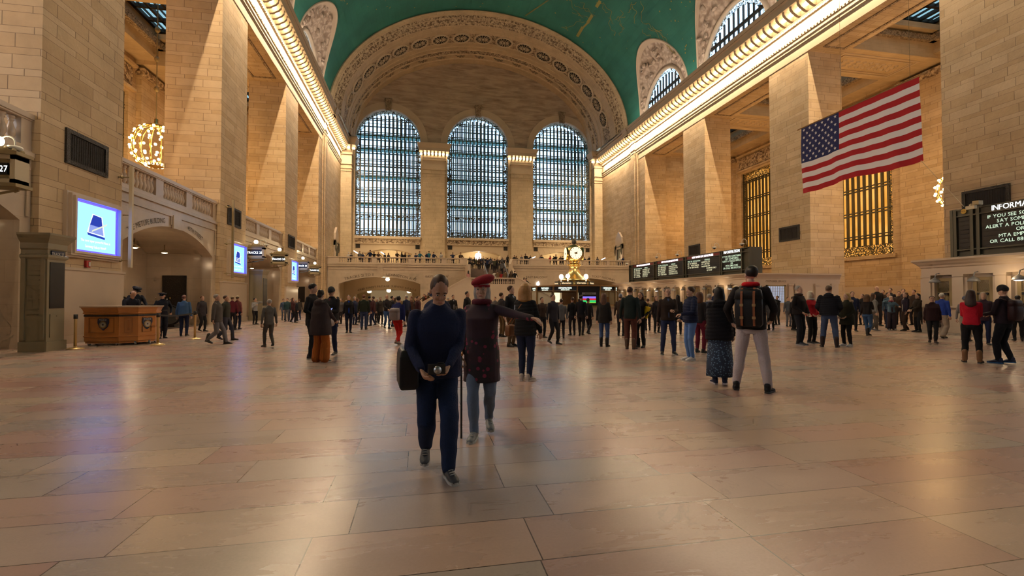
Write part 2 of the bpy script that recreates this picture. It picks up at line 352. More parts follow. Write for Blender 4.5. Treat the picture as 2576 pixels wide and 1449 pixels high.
MA['mesh_black'] = mat('speaker_mesh', (.014,.012,.011), .7, bump=.3, bscale=60)
MA['red'] = mat('red_band', (.20,.012,.012), .4)
MA['redpaint'] = mat('red_enamel', (.45,.02,.02), .4)
MA['bluebezel'] = emis('blue_bezel_glow', (.04,.03,1), 9)
REAR_GLOW = emis('rear_pane_glow', (.6,.8,1), .35)  # dim glow for the panes added on the rear wall
MA['screen'] = emis('screen_sky_blue', (.19,.42,1.0), 3.8)
MA['screen_white'] = emis('screen_white', (1,1,1), 2.6)
MA['screen_navy'] = emis('screen_navy', (.05,.10,.75), .9)
MA['screen_lilac'] = emis('screen_lilac', (.35,.45,1.0), 1.3)
MA['screen_pen'] = emis('screen_pen', (.85,.9,.7), 1.5)
MA['flip'] = emis('flip_letters', (.80,1,.72), 1.6)
MA['flip_warm'] = emis('flip_letters_warm', (1,.95,.6), 1.7)
MA['warm_panel'] = emis('warm_panel', (1,.72,.4), 3.0)
MA['shop_glow'] = emis('shopfront_glow', (1,.66,.32), .32)
MA['clockface'] = emis('opal_clock_face', (1,.86,.60), 1.9)
MA['globe'] = emis('globe_lamp', (1,.80,.50), 20)
MA['apple'] = emis('white_sign_glow', (1,.97,.93), 7)
MA['steel'] = mat('brushed_steel', (.45,.45,.44), .3, .9)
MA['whiteplastic'] = mat('white_plastic', (.6,.58,.52), .4)
MA['strap'] = mat('black_belt', (.015,.015,.016), .6)
MA['navy_plate'] = mat('navy_plate', (.02,.025,.06), .4)
MA['cream'] = mat('cream_paint', (.6,.5,.32), .5)
MA['warmplain'] = mat('warm_passage_stone', (.55,.42,.26), .5)
MA['brass_dull'] = mat('dull_brass', (.42,.27,.13), .35, .85)
MA['steel_dull'] = mat('grey_plate', (.3,.3,.3), .4, .3)
MA['clock_brass'] = mat('polished_clock_brass', (.80,.58,.24), .3, 1)
MA['lattice'] = emis('pale_lit_lattice', (.75,.8,1), .75)
MA['stan'] = mat('satin_brass', (.62,.45,.20), .35, .7)
MA['stair'] = mat('worn_stair_stone', (.20,.14,.11), .5, noise=.2, nscale=3)
KEY = dict(cornice=9500, up=1900, aisle=1150, niche=50, counter=18, lobby=450, world=4.8, exposure=-.55)
KEY['pass'] = 150
# ================================================================== SETTING
ZS, VA, VB = 22.6, (XR-XL)/2, 13.7
def vx(z, side): return CX + side*VA*math.sqrt(max(0, 1-((z-ZS)/VB)**2))
fl = M(); fl.add([(-22,-21,0),(39.5,-21,0),(39.5,68,0),(-22,68,0)], [(0,1,2,3)]); tag(fl.build('floor', MA['floor']), kind='structure')
def side_x(side, d):   # d metres from the wall line towards the hall
    return XL + d if side < 0 else XR - d
def bx(mm, side, d0, d1, y0, y1, z0, z1, m=0):
    a, b = sorted((side_x(side, d0), side_x(side, d1))); mm.box(a, b, y0, y1, z0, z1, m)
WALLS = {}
for side, nm in ((-1,'left'), (1,'right')):
    w = M()
    bx(w, side, -PD, 0, YB0, YF+.3, ZA, 22.4)                       # entablature mass
    bx(w, side, -PD, 0, Yp(3), YF+.3, 0, ZA)                        # solid wall next to the end
    bx(w, side, .0, .22, 53.3, 54.3, 0, 19.2); bx(w, side, .0, .12, 52.7, 53.3, 0, 19.2)
    W = w.build('wall_'+nm, [MA['stone']]); tag(W, kind='structure'); WALLS[side] = W
    for i in range(-3, 3):
        p = M(); bx(p, side, -PD, 0, Yp(i), Yp(i)+PW, 0, ZA); p.build('pillar', MA['stone'], W)
        # polished dado at the pillar foot
        dd = M(); bx(dd, side, -.06, .12, Yp(i)+(.05 if side < 0 else 0), Yp(i)+PW-.02, 0, 2.22); bx(dd, side, -.06, .17, Yp(i)+.02, Yp(i)+PW, 2.22, 2.3); bx(dd, side, -.06, .16, Yp(i)+.02, Yp(i)+PW, 0, .25)
        dd.build('dado', MA['marble_plain'], W)
    dd = M(); bx(dd, side, -.02, .12, Yp(3), 53.3, 0, 2.25); dd.build('dado', MA['marble_plain'], W)
    # ---- cornice
    prof = [(0,ZA),(0,19.05),(.07,19.08),(.07,19.25),(.12,19.32),(.12,19.45),(.06,19.5),(.06,19.62),(.14,19.72),(.14,19.84),(.04,19.9),(.04,20.55),(.16,20.62),(.16,20.75),(.24,20.8),(.24,21.5),(1.12,21.5),(1.12,21.95),(1.22,22.02),(1.32,22.3),(1.32,22.38),(.15,22.5),(.1,23.0),(-.25,23.05),(-.25,22.0)]
    def cor(mm, ya, yb, pr, m=0, off=0):
        mm.loft([[(side_x(side, d+off), y, z) for d, z in pr] for y in ((ya, yb) if side < 0 else (yb, ya))], m)
    tr = M(); cor(tr, YB0, 54.4, prof, off=.025); cor(tr, 53.2, 54.35, [(d+.12,z) for d, z in prof]); cor(tr, 54.3, YF-1.0, prof, off=-.02)
    T = tag(tr.build('trim_%d' % (1 if side < 0 else 2), MA['plain']), kind='structure')
    dn = M(); y = 7.0
    while y < 64: bx(dn, side, .04, .235, y, y+.13, 20.6, 20.74); bx(dn, side, .06, .17, y, y+.14, 19.6, 19.72); y += .26
    dn.build('dentils', MA['plain'], T)
    eg = M(); bx(eg, side, 1.1, 1.27, YB0, 64, 22.05, 22.2); eg.build('egg_moulding', MA['carved_fine'], T)
    # modillions and lamps between them
    md = M(); y = 6.6; ys = []
    while y < 64:
        md.loft([[(side_x(side, d), yy, z) for d, z in ((.24,20.85),(.5,20.9),(.85,21.1),(1.02,21.3),(1.02,21.5),(.24,21.5))] for yy in (y, y+.2)]); ys.append(y+.425); y += .65
    md.build('modillions', MA['plain'], T)
    bm = M(); bm.ell((0,0,0), .165, .165, .15, 8, 6); bd = bm.data('lamp_bulb', MA['bulb'], True)
    for k, y in enumerate(reversed(ys)):
        if k < len(ys):
            o = bpy.data.objects.new('light_bulb', bd); COL.objects.link(o); o.parent = T; o.location = (side_x(side, .62), y, 21.2)
    # soffit panels of the architrave
    so = M()
    for i in range(-1, 3):
        a, b = Yp(i)+PW+.7, Yp(i+1)-.7
        for d0, d1, ya, yb in ((-.55,-.7,a,b),(-2.1,-2.25,a,b)): bx(so, side, d1, d0, ya, yb, ZA-.05, ZA+.01)
        for ya in (a, b-.15): bx(so, side, -2.1, -.7, ya, ya+.15, ZA-.05, ZA+.01)
    so.build('soffit_moulding', MA['carved_fine'], W)
# ---- side aisles: back walls, beams, skylights
for side, nm, xb in ((-1,'left_aisle',XBL), (1,'right_aisle',XBR)):
    xs = XL-PD if side < 0 else XR+PD
    w = M(); xo = xb+side*.9
    def col(y0, y1, z0, z1, dd=0, m=0): a, b = sorted((xb-side*dd, xo)); w.box(a, b, y0, y1, z0, z1, m)
    for i in range(-3, 3):
        yc = Yp(i)+PW+ (P-PW)/2; hw = 3.3
        col(yc-P/2, yc-hw, 0, 21.5); col(yc+hw, yc+P/2, 0, 21.5); col(yc-hw, yc+hw, 0, 5.0); col(yc-hw, yc+hw, 16.4, 21.5)
        col(yc-P/2, yc-P/2+1.7, 0, 18.6, .35); col(yc+P/2-1.7, yc+P/2, 0, 18.6, .35)
        col(yc-P/2, yc-P/2+1.9, 18.1, 18.6, .6, 1); col(yc+P/2-1.9, yc+P/2, 18.1, 18.6, .6, 1)
        col(yc-3.6, yc+3.6, 4.7, 5.0, .2)
        col(yc-3.5, yc+3.5, 16.9, 18.3, .14, 1); col(yc-3.8, yc+3.8, 18.4, 18.6, .35); col(yc-3.8, yc+3.8, 16.6, 16.8, .3)
        if side > 0: w.ell((xb-.2, yc, 17.6), .25, .75, .65, 14, 8, 1)
    col(51.6, 66, 0, 21.5); col(-22, -14, 0, 21.5)
    W = tag(w.build('wall_'+nm, [MA['stone'], MA['carved']]), kind='structure')
    w = M(); a, b = sorted((xs, xo)); w.box(a, b, 51.5, 52.5, 0, 21.5); w.box(a, b, YB0-.6, YB0, 0, 21.5); w.build('end_wall', MA['stone'], W)
    dd = M(); a, b = sorted((xb, xb-side*.12)); dd.box(a, b, -14, 51, 0, 2.3); dd.build('dado', MA['marble_plain'], W)
    # beams across at the pillar lines + beams along
    bmm = M(); a, b = sorted((xs, xb-side*.0))
    for i in range(-3, 4):
        bmm.box(a, b, Yp(i), Yp(i)+PW, 18.9, 21.4)
        for k in range(2): bmm.box(a, b, Yp(i)-.3-.3*k, Yp(i)+PW+.3+.3*k, 20.0+.6*k, 20.4+.6*k, 1 if k == 0 else 0)
    a1, b1 = sorted((xb, xb-side*1.5)); bmm.box(a1, b1, YB0, 52, 19.2, 21.4); a1, b1 = sorted((xb-side*1.4, xb-side*1.9)); bmm.box(a1, b1, YB0, 52, 20.0, 20.5, 1)
    a1, b1 = sorted((xs, xs+side*1.0)); bmm.box(a1, b1, YB0, 52, 19.6, 21.4)
    B = tag(bmm.build('ceiling_'+nm, [MA['soffit'], MA['carved_fine']]), kind='structure')
    pan = M()
    for i in range(-1, 3):
        x0, x1 = sorted((xs+side*.9, xb-side*2.0)); y0, y1 = Yp(i)+.55, Yp(i)+PW-.55
        for k, t_ in ((0,.14),(.3,.1)):
            pan.box(x0+k, x1-k, y0+k, y0+k+t_, 18.84, 18.92); pan.box(x0+k, x1-k, y1-k-t_, y1-k, 18.84, 18.92); pan.box(x0+k, x0+k+t_, y0+k+t_, y1-k-t_, 18.84, 18.92); pan.box(x1-k-t_, x1-k, y0+k+t_, y1-k-t_, 18.84, 18.92)
        nx = 9
        for q in range(nx):
            for r in range(3):
                cxx = x0+.75+(x1-x0-1.5)*(q+.5)/nx; cyy = y0+.75+(y1-y0-1.5)*(r+.5)/3
                pan.loft([[(cxx-.26,cyy,18.93),(cxx,cyy-.2,18.93),(cxx+.26,cyy,18.93),(cxx,cyy+.2,18.93)],[(cxx-.1,cyy,18.8),(cxx,cyy-.08,18.8),(cxx+.1,cyy,18.8),(cxx,cyy+.08,18.8)]])
    pan.build('coffer_panel', MA['plain'], B)
    # skylights: dark frame grid with panes, one per bay
    for i in range(-3, 3):
        y0, y1 = Yp(i)+PW, Yp(i+1); x0, x1 = sorted((xs+side*1.0, xb-side*1.5))
        s = M(); nx = 5; ny = 5
        for q in range(nx+1): xx = x0+(x1-x0)*q/nx; ww = .22 if q in (0, nx) else .1; s.box(xx-ww, xx+ww, y0, y1, 21.35, 21.6)
        for q in range(ny+1): yy = y0+(y1-y0)*q/ny; ww = .22 if q in (0, ny) else .1; s.box(x0, x1, yy-ww, yy+ww, 21.35, 21.6)
        for q in range(nx):
            xx = x0+(x1-x0)*(q+.5)/nx; s.box(xx-.03, xx+.03, y0, y1, 21.4, 21.55)
        s.build('skylight_frame', MA['iron_dark'], B)
        g = M(); g.add([(x0,y0,21.62),(x1,y0,21.62),(x1,y1,21.62),(x0,y1,21.62)], [(0,1,2,3)]); g.build('skylight_pane', SKY_PANE, B)
    rf = M(); a, b = sorted((xs, xo)); rf.box(a, b, YB0, 52.5, 23.0, 23.3); rf.build('ceiling_slab', MA['plain'], B)
    # bronze window screens
    for i in range(0, 3):
        yc = Yp(i)+PW+(P-PW)/2; y0, y1 = yc-3.3, yc+3.3
        s = M(); X0, X1 = sorted((xb+side*.25, xb+side*.4))
        for k in range(11): yy = y0+.55+(y1-y0-1.1)*k/10; s.box(X0, X1, yy-.1, yy+.1, 5.9, 15.4)
        for k in range(5): zz = 6.6+k*2.15; s.box(X0-.03, X1+.03, y0, y1, zz-.05, zz+.05); s.box(X0-.03, X1+.03, y0, y1, zz+.2, zz+.28)
        s.box(X0, X1, y0, y0+.16, 5, 16.4); s.box(X0, X1, y1-.16, y1, 5, 16.4)
        wn = tag(s.build('window_%d' % ({0:12,1:13,2:14}[i]+(4 if side > 0 else 0)), MA['iron']), kind='structure')
        s = M(); s.box(X0+.02, X1-.02, y0+.1, y0+.6, 5.95, 15.3); s.box(X0+.02, X1-.02, y1-.6, y1-.1, 5.95, 15.3); s.box(X0+.02, X1-.02, y0, y1, 5.0, 5.95); s.box(X0+.02, X1-.02, y0, y1, 15.3, 16.4)
        s.build('ornamental_border', MA['iron_orn'], wn)
        xx = xb+side*.75; s = M(); s.add([(xx,y0,5),(xx,y1,5),(xx,y1,16.4),(xx,y0,16.4)], [(0,1,2,3)]); s.build('pane', AMBER if side > 0 else AMBER, wn)
# ---- main vault
def hoodw(z):
    q = (z-22.6)/6.7
    return 5.1*math.sqrt(1-q*q) if q < 1 else 0
cen = [Yp(i)+PW+(P-PW)/2 for i in range(-3, 3)]; bounds = []
NT = 72
vl = M(); uvs = []
segs = [(None, cen[0])]+[(cen[k], cen[k+1]) for k in range(len(cen)-1)]+[(cen[-1], None)]
for a, b in segs:
    rows = []
    for j in range(NT+1):
        t = PI*j/NT; z = ZS+VB*math.sin(t); x = CX+VA*math.cos(t); w = hoodw(z)
        ya = YB0 if a is None else a+w; yb = 55.5 if b is None else b-w
        rows.append([(x, ya+(yb-ya)*k/4, z) for k in range(5)])
    vl.loft(rows, 0, close=False)
co = vl.build('ceiling', [MA['ceil'], MA['gold']], smooth=False); tag(co, kind='structure')
def set_vault_uv(o):
    uvl = o.data.uv_layers.new(name='UVMap'); vs = o.data.vertices
    for lp in o.data.loops:
        c = vs[lp.vertex_index].co; t = math.atan2((c.z-ZS)/VB, (c.x-CX)/VA); uvl.data[lp.index].uv = (c.y, t*16.0)
set_vault_uv(co)
def on_vault(px, py, inset=.03):
    d = at(px, py, Y=1.0)-Vector((0,0,EYE)); A, B = VA-inset, VB-inset
    # |(x-CX)/A|^2+|(z-ZS)/B|^2 = 1 along the ray
    a = (d.x/A)**2+(d.z/B)**2; b = 2*(-CX*d.x/A**2+(EYE-ZS)*d.z/B**2); c = (CX/A)**2+((EYE-ZS)/B)**2-1
    t = (-b+math.sqrt(b*b-4*a*c))/(2*a); return d*t+Vector((0,0,EYE))
gm = M()
def ribbon(pts, w):
    P3 = [on_vault(*p) for p in pts]
    for k in range(len(P3)-1):
        p, q = P3[k], P3[k+1]; n = Vector(((p.x-CX)/VA**2, 0, (p.z-ZS)/VB**2)).normalized(); s = (q-p).cross(n).normalized()*w/2
        gm.add([p-s, p+s, q+s, q-s], [(0,1,2,3)])
def wob(p0, p1, amp, n, seed):
    r = random.Random(seed); out = []; ph = r.random()*6
    dx, dy = p1[0]-p0[0], p1[1]-p0[1]; l = math.hypot(dx, dy)
    for k in range(n+1):
        t = k/n; o = amp*(math.sin(t*7+ph)+.5*math.sin(t*17+ph*2))*(1 if 0 < k < n else .3)
        out.append((p0[0]+dx*t-dy/l*o, p0[1]+dy*t+dx/l*o))
    return out
ribbon([(1510,2),(1500,18)], .35); ribbon([(1490,38),(1478,58)], .35); ribbon([(1466,68),(1452,92)], .35); ribbon([(1478,58),(1466,70)], .22)
ribbon([(1320,40),(1377,1)], .06); ribbon([(1323,40),(1380,1)], .06)
for k, (a, b, am) in enumerate([((1430,2),(1485,60),5),((1445,10),(1500,40),4),((1412,70),(1470,55),4),((1415,66),(1430,75),3),((1520,5),(1545,60),5),((1560,25),(1565,75),5),((1530,45),(1545,90),4),((1545,50),(1572,40),3),
        ((1590,5),(1600,60),5),((1612,2),(1618,60),4),((1620,60),(1665,80),4),((1640,65),(1700,135),4),((1630,70),(1690,120),4),((1655,75),(1692,128),3),((1578,30),(1600,5),4),((1615,75),(1640,100),4),((1500,5),(1530,30),5),((1460,5),(1480,30),4),((1440,30),(1470,45),3),((1560,90),(1566,60),3),((855,-2),(868,4),2)]):
    ribbon(wob(a, b, am, 14, k), .05)
rs = random.Random(5)
for k in range(60):
    px, py = (rs.uniform(1380,1745), rs.uniform(0,180)) if k < 46 else (rs.uniform(800,1300), rs.uniform(0,25))
    p = on_vault(px, py, .05)
    if p.y > 54.8: continue
    n = Vector(((p.x-CX)/VA**2, 0, (p.z-ZS)/VB**2)).normalized(); s = n.cross(Vector((0,1,0))).normalized(); r = rs.uniform(.04,.11)
    if p.z < 30 and any(abs(p.y-c) < hoodw(p.z)+.3 for c in cen): continue
    gm.add([p+s*r, p+Vector((0,r,0)), p-s*r, p-Vector((0,r,0))], [(0,1,2,3)])
gm.build('painted_gold_lines', MA['gold'], co)
# ---- lunette hoods and windows
for side in (-1, 1):
    for bi, yc in enumerate(cen):
        if bi < 2: continue
        h = M(); NPH, NR = 40, 8
        rr = random.Random(31*bi+side)
        rows = []
        for k in range(NR+1):
            f = k/NR; row = []
            for j in range(NPH+1):
                ph = PI*j/NPH; zo = ZS+6.7*math.sin(ph); xo_ = vx(zo, side); yo = yc+5.1*math.cos(ph)
                zi = 22.3+4.35*math.sin(ph); xi = (XR if side > 0 else XL)+side*.12; yi = yc+4.3*math.cos(ph)
                e = f**.8; j_ = (rr.random()-.5)*.26 if 1 < k < NR-1 and 3 < j < NPH-3 else 0
                row.append((xo_+(xi-xo_)*e + j_*side*.5, yo+(yi-yo)*f*f**.15 + j_*.3, zo+(zi-zo)*f + j_))
            rows.append(row)
        b0 = len(h.f); h.loft(rows, 1, close=False)
        for q in range(NPH): h.m[b0+q] = 0
        # edge roll and cartouche
        h.tube([(r[0],r[1],r[2]) for r in rows[0]], .1, 6, 0, cap=False)
        for q in range(26):
            ph = rr.uniform(.35, 2.8); f = rr.uniform(.2,.8); a = rows[0][int(ph/PI*NPH)]; b = rows[-1][int(ph/PI*NPH)]
            c = Vector(a)*(1-f)+Vector(b)*f; h.ell(c, rr.uniform(.08,.3), rr.uniform(.12,.4), rr.uniform(.1,.35), 7, 4, 1)
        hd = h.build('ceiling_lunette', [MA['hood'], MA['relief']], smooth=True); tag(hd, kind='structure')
        a = M(); xw = XR+.12 if side > 0 else XL-.12
        a.tube([(xw, yc+4.2*math.cos(PI*j/32), 22.3+4.25*math.sin(PI*j/32)) for j in range(33)], .22, 8); a.build('arch_moulding', MA['hood'], hd, True)
        # window iron frame
        wi = M(); x0, x1 = sorted((xw+side*.15, xw+side*.3)); r = 4.05
        NB = 13
        for k in range(1, NB): yy = yc-r+2*r*k/NB; hh = math.sqrt(max(0, (r-.35)**2-(yy-yc)**2)); wi.box(x0, x1, yy-.05, yy+.05, 22.0, 22.3+hh)
        for zz in (24.3, 24.45): hw = math.sqrt(r*r-(zz-22.3)**2); wi.box(x0-.02, x1+.02, yc-hw, yc+hw, zz-.04, zz+.04)
        wo = tag(wi.build('window_%d' % (bi+ (0 if side < 0 else 4)+18), MA['iron_dark']), kind='structure')
        wb = M(); wb.loft([[(x0, yc+q*math.cos(PI*j/28), 22.3+q*math.sin(PI*j/28)) for j in range(29)] for q in (r, r-.45)], close=False); wb.build('ornamental_border', MA['iron_orn'], wo)
        wg = M(); xg = xw+side*.5; wg.add([(xg,yc-4.3,21.9),(xg,yc+4.3,21.9),(xg,yc+4.3,27),(xg,yc-4.3,27)], [(0,1,2,3)]); wg.build('pane', MA['glass'], wo)
    # added unseen shell so that daylight only enters through the lunettes
    sh = M(); xw = (XR+.12 if side > 0 else XL-.12); x0, x1 = sorted((xw+side*.32, xw+side*.4))
    for bi, yc in enumerate(cen):
        n = 24; ya = yc-P/2; yb = yc+P/2; 
        for k in range(n):
            u0, u1 = ya+(yb-ya)*k/n, ya+(yb-ya)*(k+1)/n; um = (u0+u1)/2
            lo = 22.3+math.sqrt(max(0, 4.3**2-(um-yc)**2)) if abs(um-yc) < 4.3 else 21.5
            sh.box(x0, x1, u0, u1, lo, 29.5)
    sh.box(x0, x1, cen[-1]+P/2, 66, 21.5, 29.5); sh.box(x0, x1, YB0, cen[0]-P/2, 21.5, 29.5)
    xa_, xb_ = sorted((CX+side*15.95, x1 if side > 0 else x0)); sh.box(xa_, xb_, YB0, 66, 29.5, 29.6)
    sh.build('daylight_block_shell', MA['hood'], WALLS[side])
rs_ = M(); rs_.loft([[(CX+(VA+.35)*math.cos(t), y, ZS+(VB+.35)*math.sin(t)) for t in [math.asin(6.75/(VB+.35))+(PI-2*math.asin(6.75/(VB+.35)))*j/40 for j in range(41)]] for y in (YB0, 66)], close=False)
rs_.build('sky_block_shell', MA['hood'], co)  # added unseen shell over the vault, blocks sky light at the gaps
# ---- end arch
AP = [(55.25,-.05,27,0),(55.3,.0,0,0),(55.15,.2,0,0),(55.35,.42,0,0),(55.5,.45,0,0),(55.55,.55,0,1),(55.75,.72,0,0),(55.8,.78,0,1),(56.2,1.08,0,0),(56.3,1.1,0,1),(56.5,1.22,0,0),(56.6,1.25,0,0),(58.3,1.25,0,1),(60.3,1.25,0,0),(60.35,1.3,0,0),(61.2,1.3,0,0),(61.25,1.36,0,0),(62.0,1.36,0,0),(62.1,1.42,0,1),(62.9,1.42,0,0),(63.0,1.5,0,0),(63.9,1.5,0,0),(64.0,1.6,0,0),(YF+.05,1.62,0,0)]
ar = M(); NA = 90; a0 = 0.0
rows = [[(CX+(VA-s)*math.cos(PI*j/NA), y, ZS+(VB-s)*math.sin(PI*j/NA)) for j in range(NA+1)] for y, s, _, _ in AP]
for k in range(len(rows)-1): ar.loft([rows[k], rows[k+1]], AP[k][3], close=False)
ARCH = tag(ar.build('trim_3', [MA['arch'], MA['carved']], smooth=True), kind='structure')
try:
    ARCH.data.polygons.foreach_set('use_smooth', [False]*len(ARCH.data.polygons))
except Exception: pass
# medallions
me_ = M(); r_ = .82
me_.loft([[(q*math.cos(2*PI*j/24), q*math.sin(2*PI*j/24), z) for j in range(24)] for q, z in ((1.2,-.02),(1.17,.12),(1.06,.17),(.96,.12),(.93,.03))], 0, cap=False)
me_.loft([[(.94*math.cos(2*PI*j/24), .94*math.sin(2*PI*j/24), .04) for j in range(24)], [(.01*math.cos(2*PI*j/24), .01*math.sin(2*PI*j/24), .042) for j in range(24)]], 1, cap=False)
for j in range(14):
    a = 2*PI*j/14; R_ = Matrix.Rotation(a, 3, 'Z'); me_.ell(R_ @ Vector((.5,0,.09)), .27, .045, .07, 8, 5, 0, R_)
    me_.ell(R_ @ Vector((.84,0,.08)), .05, .06, .06, 6, 4, 0, R_)
me_.ell((0,0,.08), .18, .18, .14, 12, 6, 0)
med = me_.data('medallion', [MA['plain'], MA['black_recess']], False)
for k in range(17):
    th = math.radians(14.5+151*k/16); s = 1.25
    ty = math.atan2((VA-s)*math.sin(th), (VB-s)*math.cos(th))
    t = th; x = CX+(VA-s)*math.cos(t); z = ZS+(VB-s)*math.sin(t)
    n = -Vector((math.cos(t)/(VA-s), 0, math.sin(t)/(VB-s))).normalized(); yax = Vector((0,1,0)); xax = yax.cross(n)
    o = bpy.data.objects.new('medallion', med); COL.objects.link(o); o.parent = ARCH
    o.matrix_world = Matrix(((xax.x,yax.x,n.x,x),(xax.y,yax.y,n.y,59.3),(xax.z,yax.z,n.z,z),(0,0,0,1)))
ct = M(); rr = random.Random(3)
for q in range(16): ct.ell((rr.gauss(0,.3), rr.gauss(0,.12), .04), rr.uniform(.05,.14), rr.uniform(.05,.12), .09, 7, 4, 0)
ct.ell((0,0,.08), .16, .2, .12, 10, 5)
ctd = ct.data('cartouche', [MA['carved_dark']])
for k in range(19):
    th = math.radians(8+164*k/18); s = 1.5; x = CX+(VA-s)*math.cos(th); z = ZS+(VB-s)*math.sin(th)
    n = -Vector((math.cos(th)/(VA-s), 0, math.sin(th)/(VB-s))).normalized(); yax = Vector((0,1,0)); xax = yax.cross(n)
    o = bpy.data.objects.new('cartouche', ctd); COL.objects.link(o); o.parent = ARCH
    o.matrix_world = Matrix(((xax.x,yax.x,n.x,x),(xax.y,yax.y,n.y,63.45),(xax.z,yax.z,n.z,z),(0,0,0,1)))
# ---- end wall
WINX = []
for l, r in ((893,1057),(1125,1279),(1341,1485)):
    a, b = at(l, 600, Y=YF).x, at(r, 600, Y=YF).x; WINX.append(((a+b)/2, (b-a)/2))
HWN = sum(h for _, h in WINX)/3; WC = sum(c for c, _ in WINX)/3; WST = (WINX[2][0]-WINX[0][0])/2
WX = [WC-WST, WC, WC+WST]; ZWB = 9.8; ZSPR = 22.95; 
def arch_z(x, c, r, z0): return z0+math.sqrt(max(0, r*r-(x-c)**2))
ew = M(); ty = M()
edges = [XL-.3]+sum([[c-HWN, c+HWN] for c in WX], [])+[XR+.3]
for k in range(0, 8, 2): ew.box(edges[k], edges[k+1], YF, YF+1.6, 0, ZSPR)     # piers
# tympanum above the springing
xs_ = sorted(set([XL-.3+(XR-XL+.6)*k/60 for k in range(61)]+[c+HWN*math.cos(PI*j/24) for c in WX for j in range(25)]))
for a, b in zip(xs_, xs_[1:]):
    if b-a < 1e-4: continue
    def lohi(x, mid):
        lo = ZSPR
        for c in WX:
            if abs(mid-c) < HWN: lo = arch_z(x, c, HWN, ZSPR)
        return lo
    m_ = (a+b)/2
    def hi(x): q = 1-((x-CX)/(VA-1.5))**2; return ZS+(VB-1.5)*math.sqrt(max(0, q))+.1
    l0, l1, h0, h1 = lohi(a, m_), lohi(b, m_), max(hi(a), ZSPR), max(hi(b), ZSPR)
    ty.add([(a,YF,l0),(b,YF,l1),(b,YF,max(h1,l1)),(a,YF,max(h0,l0))], [(0,1,2,3)])
    if any(abs(m_-c) < HWN for c in WX): ty.add([(a,YF,l0),(b,YF,l1),(b,YF+1.6,l1),(a,YF+1.6,l0)], [(3,2,1,0)], 1)
E0 = tag(ew.build('wall_far', MA['stone_end']), kind='structure')
ty.build('tympanum', [MA['tymp'], MA['plain']], E0)
bk_ = M(); bk_.box(XL-3, WX[0]-HWN, YF+1.5, YF+1.7, 0, 38); bk_.box(WX[2]+HWN, XR+3, YF+1.5, YF+1.7, 0, 38)
for a, b in ((WX[0]+HWN, WX[1]-HWN), (WX[1]+HWN, WX[2]-HWN)): bk_.box(a, b, YF+1.5, YF+1.7, 0, 38)
for c in WX: bk_.box(c-HWN, c+HWN, YF+1.5, YF+1.7, 27.6, 38)
bk_.box(XL-3, XR+3, 62, YF+1.7, 36.6, 37); bk_.build('outer_shell', MA['plain'], E0)
# archivolts, keystones, impost band
for c in WX:
    a = M()
    for (ra, rb, pr) in ((HWN, HWN+.18, .1), (HWN+.18, HWN+.95, .05)):
        n = 36; rows = []
        for j in range(n+1):
            t = PI*j/n; rows.append([(c+q*math.cos(t), y, ZSPR+q*math.sin(t)) for q, y in ((ra,YF),(ra,YF-pr),(rb,YF-pr),(rb,YF))])
        a.loft(rows, 0, close=False)
    a.build('archivolt', MA['plain'], E0)
    k = M(); k.loft([[(c+s*w_, y, z) for s, y in ((-1,YF),(-1,YF-.35),(1,YF-.35),(1,YF))] for w_, z in ((.3,ZSPR+HWN-.1),(.36,ZSPR+HWN+.5),(.42,ZSPR+HWN+1.15))]); k.box(c-.5, c+.5, YF-.45, YF, ZSPR+HWN+1.15, ZSPR+HWN+1.35); k.box(c-.4, c+.4, YF-.4, YF, ZSPR+HWN-.25, ZSPR+HWN-.05)
    k.build('keystone', MA['carved_fine'], E0)
# pilasters with lit capitals
caps = [(WX[0]+HWN+.0, WX[1]-HWN-.0), (WX[1]+HWN, WX[2]-HWN), (XL, WX[0]-HWN), (WX[2]+HWN, XR)]
for ci, (a, b) in enumerate(caps):
    p = M(); a_, b_ = (a+.35, b-.35) if ci < 2 else ((a, b-.3) if ci == 2 else (a+.3, b))
    yf = YF-.45 if ci < 2 else YF-1.1
    p.box(a_, b_, yf, YF, 0, 19.9); p.box(a_-.1, b_+.1, yf-.1, YF, 0, 5.0)
    p.box(a_-.06, b_+.06, yf-.08, YF, 18.2, 18.3); p.box(a_-.08, b_+.08, yf-.1, YF, 18.55, 18.7)
    p.box(a_-.1, b_+.1, yf-.14, YF, 19.1, 19.2)
    o = p.build('pilaster', MA['stone_end'], E0)
    q = M(); q.box(a_-.02, b_+.02, yf-.04, YF, 19.2, 20.4); q.box(a_-.12, b_+.12, yf-.2, YF, 20.4, 20.7); q.box(a_-.55, b_+.55, yf-.75, YF, 21.55, 21.95); q.loft([[(a_-e, yf-.2-e, z), (b_+e, yf-.2-e, z), (b_+e, YF, z), (a_-e, YF, z)] for e, z in ((.6,21.95),(.8,22.4),(.85,22.55))]); q.box(a_-.1, b_+.1, yf-.25, YF, 20.7, 21.55); q.box(a_, b_, yf+.1, YF, 22.55, 23.0)
    n = 6 if ci < 2 else 2
    for k in range(n+1): xx = a_+(b_-a_)*k/n; q.box(xx-.1, xx+.1, yf-.65, yf-.2, 21.0, 21.55)
    q.build('capital', MA['plain'], E0)
    for k in range(n):
        xx = a_+(b_-a_)*(k+.5)/n; o = bpy.data.objects.new('light_bulb', bd); COL.objects.link(o); o.parent = E0; o.location = (xx, yf-.42, 21.25)
    o = bpy.data.objects.new('light_bulb', bd); COL.objects.link(o); o.parent = E0; o.location = (a_-.3, yf-.1, 21.25)
    o = bpy.data.objects.new('light_bulb', bd); COL.objects.link(o); o.parent = E0; o.location = (b_+.3, yf-.1, 21.25)
